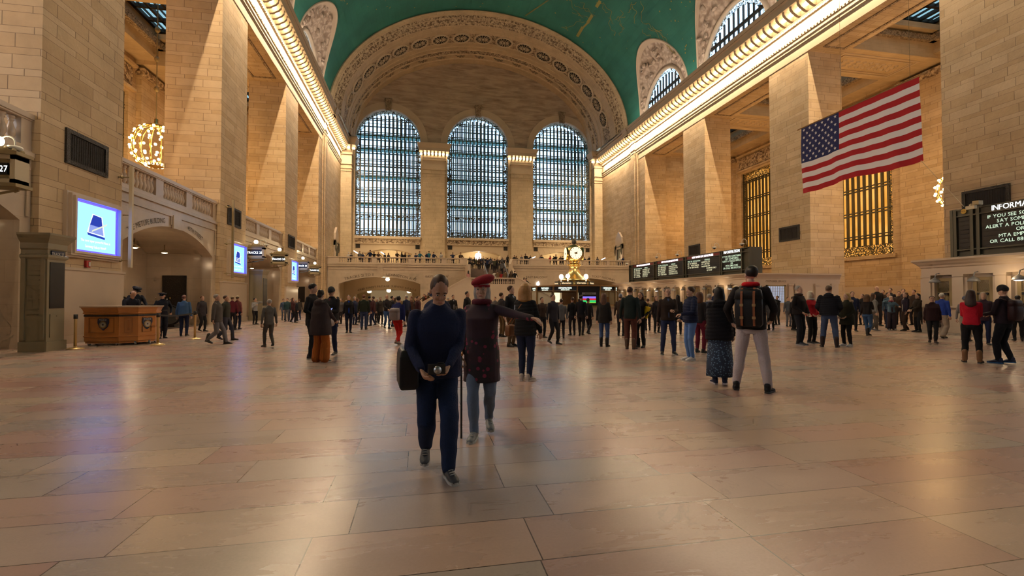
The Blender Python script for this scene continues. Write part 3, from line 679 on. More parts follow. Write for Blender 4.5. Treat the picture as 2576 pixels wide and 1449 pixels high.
# wall below the windows with the shallow entrance arches
def arch_panel(mm, u0, u1, z0, z1, ua, ub, zs, zc, put, depth, m=0, mr=0, round_=False, n=20):
    def bxx(a, b, c, d):
        q = [put(a,c,0),put(b,c,0),put(b,d,0),put(a,d,0),put(a,c,depth),put(b,c,depth),put(b,d,depth),put(a,d,depth)]
        mm.add(q, [(0,1,2,3),(7,6,5,4),(0,4,5,1),(1,5,6,2),(2,6,7,3),(3,7,4,0)], m)
    if ua > u0: bxx(u0, ua, z0, z1)
    if ub < u1: bxx(ub, u1, z0, z1)
    mid, w = (ua+ub)/2, (ub-ua)/2; h = zc-zs
    def az(u):
        t = (u-mid)/w
        if round_: return zs+h*math.sqrt(max(0, 1-t*t))
        R_ = (w*w+h*h)/(2*h); return zc-R_+math.sqrt(max(0, R_*R_-(u-mid)**2))
    for k in range(n):
        a, b = ua+(ub-ua)*k/n, ua+(ub-ua)*(k+1)/n
        if round_: a, b = mid-w*math.cos(PI*k/n), mid-w*math.cos(PI*(k+1)/n)
        la, lb = az(a), az(b)
        mm.add([put(a,la,0),put(b,lb,0),put(b,z1,0),put(a,z1,0)], [(0,1,2,3)], m)
        mm.add([put(a,la,depth),put(b,lb,depth),put(b,z1,depth),put(a,z1,depth)], [(3,2,1,0)], m)
        mm.add([put(a,la,0),put(b,lb,0),put(b,lb,depth),put(a,la,depth)], [(3,2,1,0)], mr)
    return az
for c in WX:
    lw = M(); az = arch_panel(lw, c-HWN, c+HWN, 4.9, ZWB, c-3.2, c+3.2, 7.45, 8.05, lambda u, z, d: (u, YF+.1+d, z), 1.5)
    lw.box(c-HWN-.02, c+HWN+.02, YF-.3, YF+.4, ZWB-.35, ZWB); lw.box(c-HWN-.02, c+HWN+.02, YF-.12, YF+.4, ZWB-1.05, ZWB-.95)
    lw.build('entrance_wall', MA['plain'], E0)
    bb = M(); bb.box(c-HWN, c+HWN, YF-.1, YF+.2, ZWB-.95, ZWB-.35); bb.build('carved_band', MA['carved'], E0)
    vs = M(); 
    for k in range(-4, 5):
        x0 = c+k*.75; zb = az(max(c-3.2, min(c+3.2, x0))); vs.loft([[(x0+k*.0-.3, y, zb), (x0+.3, y, zb), (x0+k*.12+.33, y, ZWB-1.15), (x0+k*.12-.33, y, ZWB-1.15)] for y in (YF+.07, YF+.12)])
    vs.build('voussoirs', MA['plain'], E0)
    rm = M(); rm.box(c-4, c+4, YF+5.5, YF+5.7, 4.9, 9.5); rm.box(c-4, c-3.8, YF+1.6, YF+5.6, 4.9, 9.5); rm.box(c+3.8, c+4, YF+1.6, YF+5.6, 4.9, 9.5); rm.box(c-4, c+4, YF+1.6, YF+5.6, 8.6, 8.8); rm.box(c-4, c+4, YF, YF+5.6, 4.7, 4.9)
    rm.build('lobby', MA['plain'], E0)
    for s in (-1, 1):
        v = M(); v.box(c+s*3.95-.28, c+s*3.95+.28, YF+.03, YF+.12, 8.15, 8.7); v.build('vent', MA['iron_dark'], E0)
# windows of the end wall
for wi, c in enumerate(WX):
    s = M(); yw = YF+.55; r = HWN
    def top(x, q=0): return ZSPR+math.sqrt(max(0, (r-q)**2-(x-c)**2))
    for k in range(15):
        x = c-r+.62+(2*r-1.24)*k/14; s.box(x-.065, x+.065, yw-.06, yw+.06, ZWB, top(x,.3))
    rows_z = [z.z for z in (at(975, y, Y=YF+.5) for y in (302,336.5,370.5,404,416.5,440,475,482,509,539,578))]
    for z in rows_z:
        hw = r if z < ZSPR else math.sqrt(max(0, r*r-(z-ZSPR)**2))
        for dz in (-.14, .1): s.box(c-hw, c+hw, yw-.08, yw+.08, z+dz-.035, z+dz+.035)
    wo = tag(s.build('window_%d' % (wi+1), MA['iron']), kind='structure')
    b = M(); b.box(c-r, c-r+.55, yw-.03, yw+.03, ZWB+.78, ZSPR); b.box(c+r-.55, c+r, yw-.03, yw+.03, ZWB+.78, ZSPR)
    b.loft([[(c+q*math.cos(PI*j/36), yw, ZSPR+q*math.sin(PI*j/36)) for j in range(37)] for q in (r, r-.62)], close=False)
    b.box(c-r, c+r, yw-.03, yw+.03, ZWB, ZWB+.78); b.box(c-r+.56, c+r-.56, yw-.03, yw+.03, rows_z[-1]+1.65, rows_z[-1]+2.05)
    b.build('ornamental_border', MA['iron_orn'], wo)
    # glass walkways between the two glazed skins
    f = M(); 
    for z in (rows_z[0]-1.9+1.9*0, rows_z[2], rows_z[5], rows_z[8]): f.box(c-r+.1, c+r-.1, yw+.35, yw+1.4, z-.32, z-.12)
    f.build('glass_walkway', MA['teal_glass'], wo)
    o = M()
    for k in range(15): x = c-r+.4+(2*r-.8)*k/14; o.box(x-.11, x+.11, yw+1.5, yw+1.6, ZWB, top(x,.1))
    for z in rows_z: o.box(c-r, c+r, yw+1.48, yw+1.62, z-.55, z-.42)
    for z in [ZWB+.9+k*1.9 for k in range(10)]: o.box(c-r, c+r, yw+1.5, yw+1.58, z, z+.05)
    o.build('outer_mullions', MA['outer_frame'], wo)
    g = M(); g.add([(c-r,yw+1.4,ZWB-.2),(c+r,yw+1.4,ZWB-.2),(c+r,yw+1.4,28.4),(c-r,yw+1.4,28.4)], [(0,1,2,3)]); g.build('pane', MA['glass'], wo)
# unseen rear wall; its windows are added, dim glowing panes for daylight
rw = M()
rw.box(XL-3, XR+3, YB0-.8, YB0, 0, 38)
tag(rw.build('wall_back', MA['stone_end']), kind='structure')
for k, c in enumerate(WX):
    s = M()
    for q in range(15): x = c-4.4+8.8*q/14; s.box(x-.06, x+.06, YB0+.1, YB0+.2, 10, 27)
    for q in range(9): s.box(c-4.4, c+4.4, YB0+.05, YB0+.25, 10+q*2.1, 10.2+q*2.1)
    wo = tag(s.build('window_%d' % (k+4), MA['iron']), kind='structure')
    g = M(); g.add([(c-4.4,YB0+.02,10),(c+4.4,YB0+.02,10),(c+4.4,YB0+.02,27),(c-4.4,YB0+.02,27)], [(0,1,2,3)]); g.build('pane', REAR_GLOW, wo)
# ================================================================== BALCONIES
def baluster_data():
    m = M(); m.lathe([(.09,0),(.09,.05),(.055,.06),(.06,.1),(.1,.2),(.105,.28),(.07,.4),(.045,.5),(.05,.54),(.07,.56),(.05,.58),(.075,.62),(.085,.64),(.085,.7)], 10)
    return m.data('baluster', MA['marble_plain'], True)
BAL = baluster_data()
def balustrade(parent, put, length, zb, zt, panels, n_each, thick=.3, mater=None):
    # put(u, d, z) -> point; panels: list of (u0,u1) open stretches with balusters
    m = M()
    def bxx(u0, u1, d0, d1, z0, z1):
        q = [put(u,d,z) for z in (z0,z1) for u, d in ((u0,d0),(u1,d0),(u1,d1),(u0,d1))]
        m.add(q, [(0,3,2,1),(4,5,6,7),(0,1,5,4),(1,2,6,5),(2,3,7,6),(3,0,4,7)])
    h = zt-zb
    bxx(0, length, 0, thick, zb, zb+h*.16); bxx(-.02, length+.02, -.06, thick+.06, zt-h*.13, zt); bxx(0, length, -.02, thick+.02, zt-h*.17, zt-h*.13)
    u = 0
    for a, b in list(panels)+[(length, length)]:
        if a-u > .01: bxx(u, a, .01, thick-.01, zb+h*.159, zt-h*.169)
        u = b
    o = m.build('balustrade', mater or MA['marble_plain'], parent)
    for (a, b), n in zip(panels, n_each):
        for k in range(n):
            c = bpy.data.objects.new('baluster', BAL); COL.objects.link(c); c.parent = parent
            c.location = put(a+(b-a)*(k+.5)/n, thick/2, zb+h*.16); s = (h*.67)/.7; c.scale = (s, s, s)
    return o
def letters(parent, s, size, place, m=None, name='lettering', **k):
    mm = M(); text(mm, s, size, place, **k); return mm.build(name, m or MA['letters'], parent)
# ---- left side, one bay at a time
BX = -10.74
NICHE_TXT = {0: ('THE METLIFE BUILDING', '45TH STREET')}
for i in range(-1, 3):
    y0, y1 = Yp(i)+PW, Yp(i+1); yc = (y0+y1)/2
    w = M(); az = arch_panel(w, y0-.02, y1+.02, 0, 5.0, y0+.45, y1-.35, 3.5, 4.48, lambda u, z, d: (BX-d, u, z), .5, 0, 0)
    w.box(BX-3.3, BX+.0, y0, y1, 5.0, 5.32); w.box(BX-.3, BX+.09, y0, y1, 5.28, 5.42)
    for a, b in ((y0+.1, yc-.35), (yc+.35, y1-.1)):   # raised panel rims
        w.box(BX-.02, BX+.07, a, b, 4.92, 5.0); 
        for q in (a, b-.1): w.box(BX-.02, BX+.05, q, q+.1, az(max(y0+.5, min(y1-.4, q)))+.1, 4.95)
    w.box(BX-.02, BX+.10, yc-.33, yc+.33, 4.42, 5.0)
    o = tag(w.build('trim_%d' % (10+i), MA['marble']), kind='structure')
    n3 = [(y0+.35+(y1-y0-.7)*(k/3)+ (.0 if k == 0 else .28), y0+.35+(y1-y0-.7)*((k+1)/3)-(.0 if k == 2 else .28)) for k in range(3)]
    balustrade(o, lambda u, d, z: (BX-d, u, z), 0, 5.42, 6.5, [], []) if False else balustrade(o, lambda u, d, z, y0=y0: (BX-d, y0+u, z), y1-y0, 5.42, 6.5, [(a-y0, b-y0) for a, b in n3], [9,9,8])
    s = M(); s.box(XBL, BX-.3, y0, y1, 5.0, 5.3); s.box(XBL, XL-PD, y0-PW, y0, 5.0, 5.3); s.build('balcony_floor', MA['plain'], o)
    nm = M(); bxk = -13.9
    nm.box(bxk-.3, bxk, y0, y1, 0, 5.0); nm.box(bxk, BX-.5, y0-.06, y0, 0, 5.0); nm.box(bxk, BX-.5, y1-.12, y1, 0, 5.0)
    # shallow vaulted ceiling of the niche
    rows = [[(x, y0+(y1-y0)*k/16, 3.6+1.0*math.sin(PI*k/16)**.8) for k in range(17)] for x in (BX-.5, bxk)]; nm.loft(rows, 0, close=False)
    nm.build('niche', MA['marble'], o)
    g = M(); gx = -12.6 if i == 0 else -12.3; g.box(gx-.55, gx+.55, y1-.18, y1-.1, .95, 2.55); g.build('niche_grille', MA['iron_dark'], o)
    if i in NICHE_TXT:
        for s, (a, b) in zip(NICHE_TXT[i], ((y0+.45, yc-.5), (yc+.45, y1-1.0))):
            def pl(u, v, a=a, b=b):
                # letters sit on the curve of the arch, upright along its normal
                yy = (a+b)/2+u; e = .02; z = az(max(y0+.46, min(y1-.36, yy))); dz = (az(max(y0+.46, min(y1-.36, yy+e)))-z)/e
                nn = math.hypot(1, dz); return (BX+.02, yy-dz/nn*(v+.14), z+(v+.14)/nn)
            letters(o, s, .3, pl, sx=.82)
for i in range(-1, 2):
    # domed lamps inside the niches
    y0, y1 = Yp(i+0)+PW, Yp(i+1)
    for k in range(3):
        yy = y0+1.7+k*2.4; lp = empty('pendant_lamp', (-12.3, yy, 3.62)); tag(lp, None, 'lamp', 'pendant lamps in the side passages')
        lp['label'] = ('small domed ceiling lamp over the passage at the '+('first' if i < 0 else 'police desk' if i == 0 else 'second archway')+', '+('nearest its outer wall' if k == 0 else 'middle one' if k == 1 else 'farthest along the vault'))
        m = M(); m.lathe([(.02,.35),(.02,.1),(.06,.08),(.16,.02),(.2,-.04),(.18,-.04)], 14); m.build('shade', MA['bronze'], lp, True)
        m = M(); m.ell((0,0,-.03), .13, .13, .05, 12, 6); m.build('bulb', MA['lampglass'] if k > 0 else MA['cream'], lp, True)
# escalator ends in the passage beside the police desk
for k, yy in enumerate((21.4, 23.1, 24.8)):
    e = empty('escalator', (-11.75, yy, 0), PI/2); tag(e, ['escalator balustrade with rounded steel end behind the police desk','middle escalator balustrade with rounded steel end in the passage','escalator balustrade with rounded steel end near the far passage wall'][k], 'escalator', 'escalators in the side passage')
    m = M(); m.loft([[(x, y, z) for y, z in [(-.02+0,.12),(1.2,.12),(2.2,.7),(2.2,1.5),(1.1,.98)]+[(.0-.42*math.sin(PI*q/8), .56+.42*math.cos(PI*q/8)) for q in range(9)]] for x in (-.04, .04)]); m.build('balustrade_panel', MA['steel'], e)
    m = M(); m.tube([(0,2.2,1.54),(0,1.1,1.02)]+[(0,.0-.46*math.sin(PI*q/8), .56+.46*math.cos(PI*q/8)) for q in range(9)]+[(0,.9,.1)], .05, 6); m.build('handrail', MA['black'], e, True)
    m = M(); m.box(-.2, .2, -.3, 2.0, 0, .14); m.build('skirt', MA['iron_dark'], e)
# ---- wall fittings on the pillars
for side in (-1, 1):
    for i in range(0, 3):
        y = Yp(i); e = empty('vent_grille', (side_x(side, 0), y+1.85, 5.98)); tag(e, 'dark bronze vent grille high on the '+({-1:'pier above the lit advert',1:'pier behind the departure boards'}[side])+', '+['closest pier','second pier','third pier'][i], 'vent', 'vent grilles on the stone piers')
        s = -side
        m = M(); 
        for a, b, c, d in ((-.95,.95,-.53,-.4),(-.95,.95,.4,.53),(-.95,-.8,-.4,.4),(.8,.95,-.4,.4)): x0, x1 = sorted((0, s*.06)); m.box(x0, x1, a, b, c, d)
        m.build('frame', MA['iron_dark'], e)
        m = M(); x0, x1 = sorted((-.0, s*.02)); m.box(x0, x1, -.8, .8, -.4, .4); m.build('mesh_panel', MA['mesh_black'], e)
        m = M()
        for k in range(16): x0, x1 = sorted((s*.02, s*.03)); m.box(x0, x1, -.78+k*.1, -.76+k*.1, -.4, .4)
        m.build('bars', MA['iron_dark'], e)
AD = []
for i in range(0, 3):
    y = Yp(i); e = empty('advert_screen', (XL, y+2.12, 3.62)); AD.append(e)
    tag(e, ['large bright blue advert screen on the pier beside the police desk','bright blue advert screen on the second pier','narrow looking blue advert screen on the third pier'][i], 'screen', 'lit advert screens on the piers')
    m = M()
    for k, (w_, h_, d0_, d) in enumerate(((1.24,1.0,0,.1),(1.18,.94,.1,.2),(1.12,.88,.2,.26))):
        iw, ih = 1.05-.004*k, .81-.004*k
        for a, b, c, dd in ((-w_,w_,ih,h_),(-w_,w_,-h_,-ih),(-w_,-iw,-ih,ih),(iw,w_,-ih,ih)): m.box(d0_, d, a, b, c, dd)
    m.build('frame', MA['marble_plain'], e)
    m = M(); m.box(.0, .12, -1.04, 1.04, -.8, .8); m.build('bezel', MA['bluebezel'], e)
    m = M(); m.box(.12, .13, -.97, .97, -.74, .74); m.build('display', MA['screen'], e)
    # the picture on the display: a tilted phone with a pen, and two lines of text
    X_ = .134; q = M(); q.add([(X_,y_,z_) for y_, z_ in ((-.42,-.16),(.42,-.22),(.28,.42),(-.18,.46))], [(0,1,2,3)]); q.build('picture_phone_edge', MA['screen_white'], e)
    q = M(); q.add([(X_+.004,y_,z_) for y_, z_ in ((-.3,.1),(.30,.06),(.24,.40),(-.15,.44))], [(0,1,2,3)]); q.build('picture_phone_top', MA['screen_navy'], e)
    q = M(); q.add([(X_+.004,y_,z_) for y_, z_ in ((-.36,-.14),(.36,-.19),(.30,.06),(-.3,.1))], [(0,1,2,3)]); q.build('picture_phone_screen', MA['screen_lilac'], e)
    q = M(); q.add([(X_+.004,y_,z_) for y_, z_ in ((-.42,-.16),(.42,-.24),(.42,-.31),(-.38,-.24))], [(0,1,2,3)]); q.build('picture_phone_base', MA['screen_navy'], e)
    q = M(); q.add([(X_+.008,y_,z_) for y_, z_ in ((-.22,-.13),(.5,.18),(.52,.24),(-.2,-.07))], [(0,1,2,3)]); q.build('picture_pen', MA['screen_pen'], e)
    for tz, s in ((-.46,'The new super powerful Note is'),(-.64,'Samsung Galaxy Note9')): letters(e, s, .118, lambda u, v, tz=tz: (X_+.004, u, tz+v), MA['screen_white'], sx=.85)
# vertical banner poles, fire alarm box
for i, zt in ((0, 6.05), (1, 6.7)):
    e = empty('banner_pole', (XL+(.42 if i == 0 else .5), Yp(i)+(3.42 if i == 0 else .35), 0)); tag(e, ['tall cream banner pole bracketed to the pier beside the police desk','tall bronze banner pole bracketed to the second pier'][i], 'pole')
    m = M(); m.box(-.05, .05, -.05, .05, 2.45, zt); m.build('pole', MA['cream'] if i == 0 else MA['bronze'], e)
    m = M(); 
    for z in (2.7, 4.3, zt-.4): m.box(-.42, -.05, -.02, .02, z-.02, z+.02); m.ell((-.3,0,z), .06,.06,.06,8,5)
    m.build('bracket', MA['bronze'], e)
e = empty('fire_alarm', (XL+.01, Yp(0)+1.9, 2.45)); tag(e, 'small red fire alarm box under the large advert screen', 'alarm')
m = M(); m.box(0,.06,-.09,.09,-.1,.12); m.build('housing', MA['redpaint'], e); m = M(); m.box(.06,.075,.0,.07,-.06,.08); m.build('strobe', MA['whiteplastic'], e)
# ---- hanging track signs
def track_sign(px, py, X, txt, label, w=1.0, Y=None, h=.62):
    p = at(px, py, X=X); e = empty('track_sign', (p.x, p.y, p.z)); tag(e, label, 'sign', 'lit track signs on brackets')
    m = M()
    for a, b, c, d in ((-w/2,w/2,-h/2,-h/2+.1),(-w/2,w/2,h/2-.1,h/2),(-w/2,-w/2+.1,-h/2,h/2),(w/2-.1,w/2,-h/2,h/2)): m.box(a, b, -.2, .2, c, d)
    m.box(-w/2+.05, w/2-.05, -.1, .1, -h/2+.05, h/2-.05); m.build('case', MA['cream'], e)
    m = M(); m.box(-w/2-.06, w/2+.06, -.25, .25, h/2, h/2+.08); m.box(-w/2-.05, w/2+.05, -.24, .24, -h/2-.08, -h/2)
    m.loft([[(-w/2,y,h/2+.08),(w/2,y,h/2+.08),(w*.2,y,h/2+.2),(0,y,h/2+.26),(-w*.2,y,h/2+.2)] for y in (-.04, .04)])
    for k in range(7): m.ell((-w/2+w*k/6, 0, h/2+.1+.14*(1-abs(k-3)/3)), .05, .05, .06, 6, 4)
    m.build('crest', MA['bronze'], e)
    m = M(); m.box(-w*.36, w*.36, -.215, -.1, -.13, .13); m.build('panel', MA['board_black'], e)
    letters(e, txt, .2, lambda u, v: (u, -.22, v-.075), MA['white_glow'], sx=.8)
    m = M(); m.ell((0,0,h/2+.36), .12,.12,.12,14,10); m.build('globe', MA['globe'], e, True)
    m = M(); m.tube([(-w/2-.1,0,-h/2-.3),(-.1,0,-h/2-.26),(w*.42,0,-h/2-.12)], .03, 6); m.tube([(-w*.3,0,-h/2-.05),(-w*.38,0,-h/2-.2),(-w*.25,0,-h/2-.27),(-w*.1,0,-h/2-.2)], .025, 6); m.tube([(w*.4,0,-h/2-.05),(w*.44,0,-h/2-.14),(w*.36,0,-h/2-.17)], .025, 6)
    m.box(XL-p.x-.02 if XL-p.x > -3 else -w/2-.5, -w/2+.02, -.03, .03, -.03, .03); m.build('bracket', MA['bronze'], e)
    return e
track_sign(644, 636, -9.98, 'TRACKS 25', 'lit track sign with a globe lamp, first beyond the second pier')
track_sign(703, 652, -9.75, 'TRACKS 24', 'lit track sign with a globe lamp, just before the third pier')
track_sign(762, 669, -10.02, 'TRACK 23', 'lit track sign with a globe lamp, first beyond the third pier')
track_sign(792, 680, -9.85, 'TRACKS 22', 'lit track sign with a globe lamp, farthest along the wall')
track_sign(-8, 428, -9.75, 'TRACK 27', 'track sign case cut by the picture edge, under the dome camera', h=.66)
def dome_camera(loc, label, s=1.0, arm=.3, rz=0, ext=0):
    e = empty('security_camera', loc, rz); e.scale = (s,s,s); tag(e, label, 'camera', 'dome security cameras')
    m = M(); m.tube([(-arm,0,-.05)]+[(-arm/2-arm/2*math.cos(PI*k/8), 0, .12+arm/2*math.sin(PI*k/8)) for k in range(9)]+[(0,0,.02)], .018, 6)
    if ext: m.tube([(-ext,0,-.05),(-arm,0,-.05)], .018, 6)
    m.build('arm', MA['whiteplastic'], e, True)
    m = M(); m.lathe([(.03,.04),(.13,.03),(.15,-.02),(.13,-.06),(.1,-.07)], 16); m.build('housing', MA['whiteplastic'], e, True)
    m = M(); m.ell((0,0,-.07), .08,.08,.07,12,8); m.build('dome', MA['black'], e, True)
dome_camera(at(38, 372, X=-9.5), 'white dome camera on a curved arm above the cut off track sign', 1.0, ext=1.2)
dome_camera(at(669, 615, X=-9.7), 'white dome camera between the first two distant track signs', 1.1, ext=.93)
# ---- track 27 gate kiosk
e = empty('gate_kiosk', (0,0,0)); kx0, kx1 = -10.0, -9.42; ky0, ky1 = 13.95, 14.56
e.location = (kx1, ky0, 0); tag(e, 'olive metal gate kiosk with cornice, track number plate and tall dark board', 'kiosk')
kw, kd = kx1-kx0, ky1-ky0; T_ = lambda x0,x1,y0,y1: (x0,x1,y0,y1)
m = M(); m.box(-kw, 0, 0, kd, .25, 2.65); m.box(-kw, .04, -.04, kd+.04, 0, .25)
for q in (-kw+.04, -.12): m.box(q, q+.08, -.03, 0, .3, 2.5)
for k in range(12): m.box(-kw+.16, -.16, -.02, 0, .95+k*.125, .96+k*.125)
m.build('body', MA['kiosk'], e)
m = M(); m.loft([[(-kw,-e_,z),(e_,-e_,z),(e_,kd+e_,z),(-kw,kd+e_,z)] for e_, z in ((.0,2.6),(.03,2.64),(.03,2.78),(.07,2.84),(.11,2.9),(.15,2.98),(.15,3.03))]); m.loft([[(-kw,-e_,z),(e_,-e_,z),(e_,kd+e_,z),(-kw,kd+e_,z)] for e_, z in ((0,2.36),(.05,2.42),(.05,2.47),(0,2.5))]); m.build('cornice', MA['kiosk'], e)
m = M(); m.box(0, .015, .08, kd-.04, 1.1, 2.3); m.build('board', MA['board_black'], e)
m = M(); m.box(0, .03, .1, kd-.06, 2.44, 2.6); m.build('number_plate', MA['navy_plate'], e)
letters(e, 'TRACK 27', .11, lambda u, v: (.035, kd/2+u, 2.48+v), MA['whiteplastic'], sx=.8)
m = M(); m.box(0,.02,.1,kd-.08,.35,.95); m.ell((.03,kd*.5,.9), .015,.015,.015,6,4); m.build('hatch', MA['kiosk'], e)
# smaller kiosks in front of the following piers
p = at(618, 760, X=-9.9)
e = empty('gate_kiosk', (-9.62, 30.95, 0)); tag(e, 'blue lit olive gate kiosk beside the second advert screen', 'kiosk')
m = M(); m.box(-.75,0,0,1.0,0,2.95); m.box(-.76,.05,-.05,1.05,0,.2); m.build('body', MA['kiosk'], e)
m = M(); m.loft([[(-.75,-e_,z),(e_,-e_,z),(e_,1+e_,z),(-.75,1+e_,z)] for e_, z in ((.02,2.85),(.05,2.95),(.09,3.05),(.09,3.12))]); m.build('cornice', MA['kiosk'], e)
m = M(); m.box(0,.02,.15,.9,.9,2.6); m.build('board', MA['board_black'], e)
# ================================================================== FAR BALCONY AND STAIRS
YBF = 54.9
sx0, sx1 = at(1176, 660, Y=YBF).x, at(1284, 667, Y=YBF).x
fb = M()
put = lambda u, z, d: (u, YBF+d, z)
azl = arch_panel(fb, XL-.1, sx0, 0, 4.95, -9.15, -.15, 3.0, 3.78, put, .6)
azr = arch_panel(fb, sx1, XR+.1, 0, 4.95, 15.7, 24.7, 3.0, 3.78, put, .6)
fb.box(XL, sx0, YBF-.1, YBF+.7, 4.95, 5.3); fb.box(sx1, XR, YBF-.1, YBF+.7, 4.95, 5.3); fb.box(XL, sx0, YBF-.16, YBF+.3, 5.2, 5.32); fb.box(sx1, XR, YBF-.16, YBF+.3, 5.2, 5.32)
for a, b in ((XL+.1, -5.0), (-4.3, sx0-.2), (sx1+.2, 19.9), (20.5, XR-.1)): fb.box(a, b, YBF-.05, YBF, 4.62, 4.7)
for x in (-4.65, 20.2): fb.box(x-.3, x+.3, YBF-.08, YBF, 3.75, 4.95)
FB = tag(fb.build('wall_balcony', MA['marble']), kind='structure')
s = M(); s.box(XL, sx0, YBF+.3, YF+.1, 4.85, 5.15); s.box(sx1, XR, YBF+.3, YF+.1, 4.85, 5.15); s.box(sx0, sx1, YBF+2.2, YF+.1, 4.85, 5.0); s.build('balcony_floor', MA['plain'], FB)
LB = sx0-XL
balustrade(FB, lambda u, d, z: (XL+u, YBF+d, z), LB, 5.32, 6.08, [(1.4,4.9),(5.5,9.0),(9.6,12.8),(13.4,15.0)], [14,14,13,6])
RB = XR-sx1
balustrade(FB, lambda u, d, z: (sx1+u, YBF+d, z), RB, 5.32, 6.08, [(.8,2.3),(4.9,9.2),(9.6,12.3),(12.7,15.0)], [6,15,11,9])
m = M(); m.box(sx1+2.5, sx1+4.6, YBF-.04, YBF+.4, 5.3, 6.2); m.box(sx0-.9, sx0, YBF-.05, YBF+.4, 5.0, 6.12); m.build('parapet_block', MA['marble_plain'], FB)
for az_, specs in ((azl, (('TRACKS 21 TO 11', -6.9, .42), ('LEXINGTON AVE', -2.3, .42))), (azr, (('TICKET MACHINES', 22.3, .36),))):
    lo_, hi_ = (-9.1, -.2) if az_ is azl else (15.75, 24.65)
    for s_, xc, sz in specs:
        def pl(u, v, xc=xc, az_=az_, lo_=lo_, hi_=hi_):
            xx = xc+u; c = lambda q: max(lo_, min(hi_, q)); z = az_(c(xx)); dz = (az_(c(xx+.05))-z)/.05; nn = math.hypot(1, dz)
            return (xx-dz/nn*(v+.16), YBF-.02, z+(v+.16)/nn)
        letters(FB, s_, sz, pl)
for xc in (at(1100, 696, Y=YBF).x, at(1351, 696, Y=YBF).x): letters(FB, 'EAST BALCONY', .36, lambda u, v, xc=xc: (xc+u, YBF-.02, 3.75+v))
# passages behind the two big arches
for x0, x1, s_ in ((-9.8, .5, '42ND STREET PASSAGE  SUBWAY 4-5-6-7-S'), (15.0, 25.3, None)):
    m = M(); m.box(x0-.2, x0, YBF+.6, 76, -1, 4.7); m.box(x1, x1+.2, YBF+.6, 76, -1, 4.7); m.box(x0, x1, YBF+.6, 63, 4.5, 4.7); m.box(x0, x1, 75.8, 76, -1, 4.7)
    a2 = arch_panel(m, x0, x1, 0, 4.5, x0+1.5, x1-1.0, 1.85, 2.5, lambda u, z, d: (u, 62.5+d, z), .4)
    m.box(x0, x1, 62.9, 76, 3.4, 3.6); m.box(x0, x1, 62.9, 76, -.02, 0)
    m.build('passage', MA['warmplain'], FB)
    if s_:
        def pl(u, v, xc=(x0+1.5+x1-1.0)/2):
            xx = xc+u; c = lambda q: max(x0+1.55, min(x1-1.05, q)); z = a2(c(xx)); dz = (a2(c(xx+.05))-z)/.05; nn = math.hypot(1, dz)
            return (xx-dz/nn*(v+.3), 62.47, z+(v+.3)/nn)
        letters(FB, s_, .36, pl)
    m = M(); m.box(x0+2, x1-2, 75.5, 75.7, .9, 2.6)
    for k in range(12): m.box(x0+2+k*.55, x0+2.05+k*.55, 75.4, 75.5, .2, 2.6)
    m.build('shopfront', MA['shop_glow'], FB)
def ceiling_light(x, y, z, label, r=.22):
    o = empty('ceiling_light', (x,y,z)); tag(o, label, 'lamp', 'warm ceiling lights in the far passages')
    m = M(); m.ell((0,0,0), r, r, r*.8, 12, 8); m.build('globe', MA['globe'], o, True); m = M(); m.lathe([(.02,.7),(.02,r*.9),(r*.6,r*.75),(r*.6,r*.6)], 10); m.build('fitting', MA['bronze'], o)
for px, py, Y, l in ((975,703,57.5,'bright ceiling lamp just inside the far passage arch'),(929,733,66,'small warm lamp at the near side of the inner passage'),(978,731,66,'warm lamp in the middle of the inner passage'),(1029,733,66,'small warm lamp beside the shopfront in the passage')):
    p = at(px, py, Y=Y); ceiling_light(p.x, p.y, p.z, l, .24 if py < 710 else .3)
# upper flight, landing, side flights
YL0, YL1, ZL = 48.6, 51.2, 2.65
st = M(); n = 15
for k in range(n):
    y = YL1+(YBF+2.2-YL1)*k/n; z = ZL+(5.0-ZL)*(k+1)/n; st.box(sx0, sx1, y, YBF+2.2, z-.16, z)
lx0, lx1 = at(1176, 703, Y=YL0).x, at(1302, 703, Y=YL0).x
st.box(lx0, lx1, YL0, YL1, ZL-.3, ZL)
nst = 16
for sgn, xs0 in ((-1, lx0), (1, lx1)):
    for k in range(nst):
        a = xs0+sgn*k*.29; z = ZL*(1-(k+1)/nst); x0_, x1_ = sorted((a, a+sgn*.29)); st.box(x0_, x1_, YL0, YL1, 0, max(.02, z))
ST = tag(st.build('floor_stair', MA['stair']), kind='structure')
fr = M(); fr.box(lx0, lx1, YL0-.35, YL0, 0, ZL+.05); fr.box(sx0-.3, sx0, YL1, YBF, 0, 5.1); fr.box(sx1, sx1+.3, YL1, YBF, 0, 3.0)
for sgn, xs0 in ((-1, lx0), (1, lx1)):
    xe = xs0+sgn*nst*.29; fr.loft([[(xs0,y,0),(xe,y,0),(xe,y,.9),(xs0,y,ZL+.85)] for y in (YL0-.35, YL0)]); fr.loft([[(xs0,y,ZL+.8),(xe,y,.85),(xe,y,.98),(xs0,y,ZL+.95)] for y in (YL0-.42, YL0+.06)])
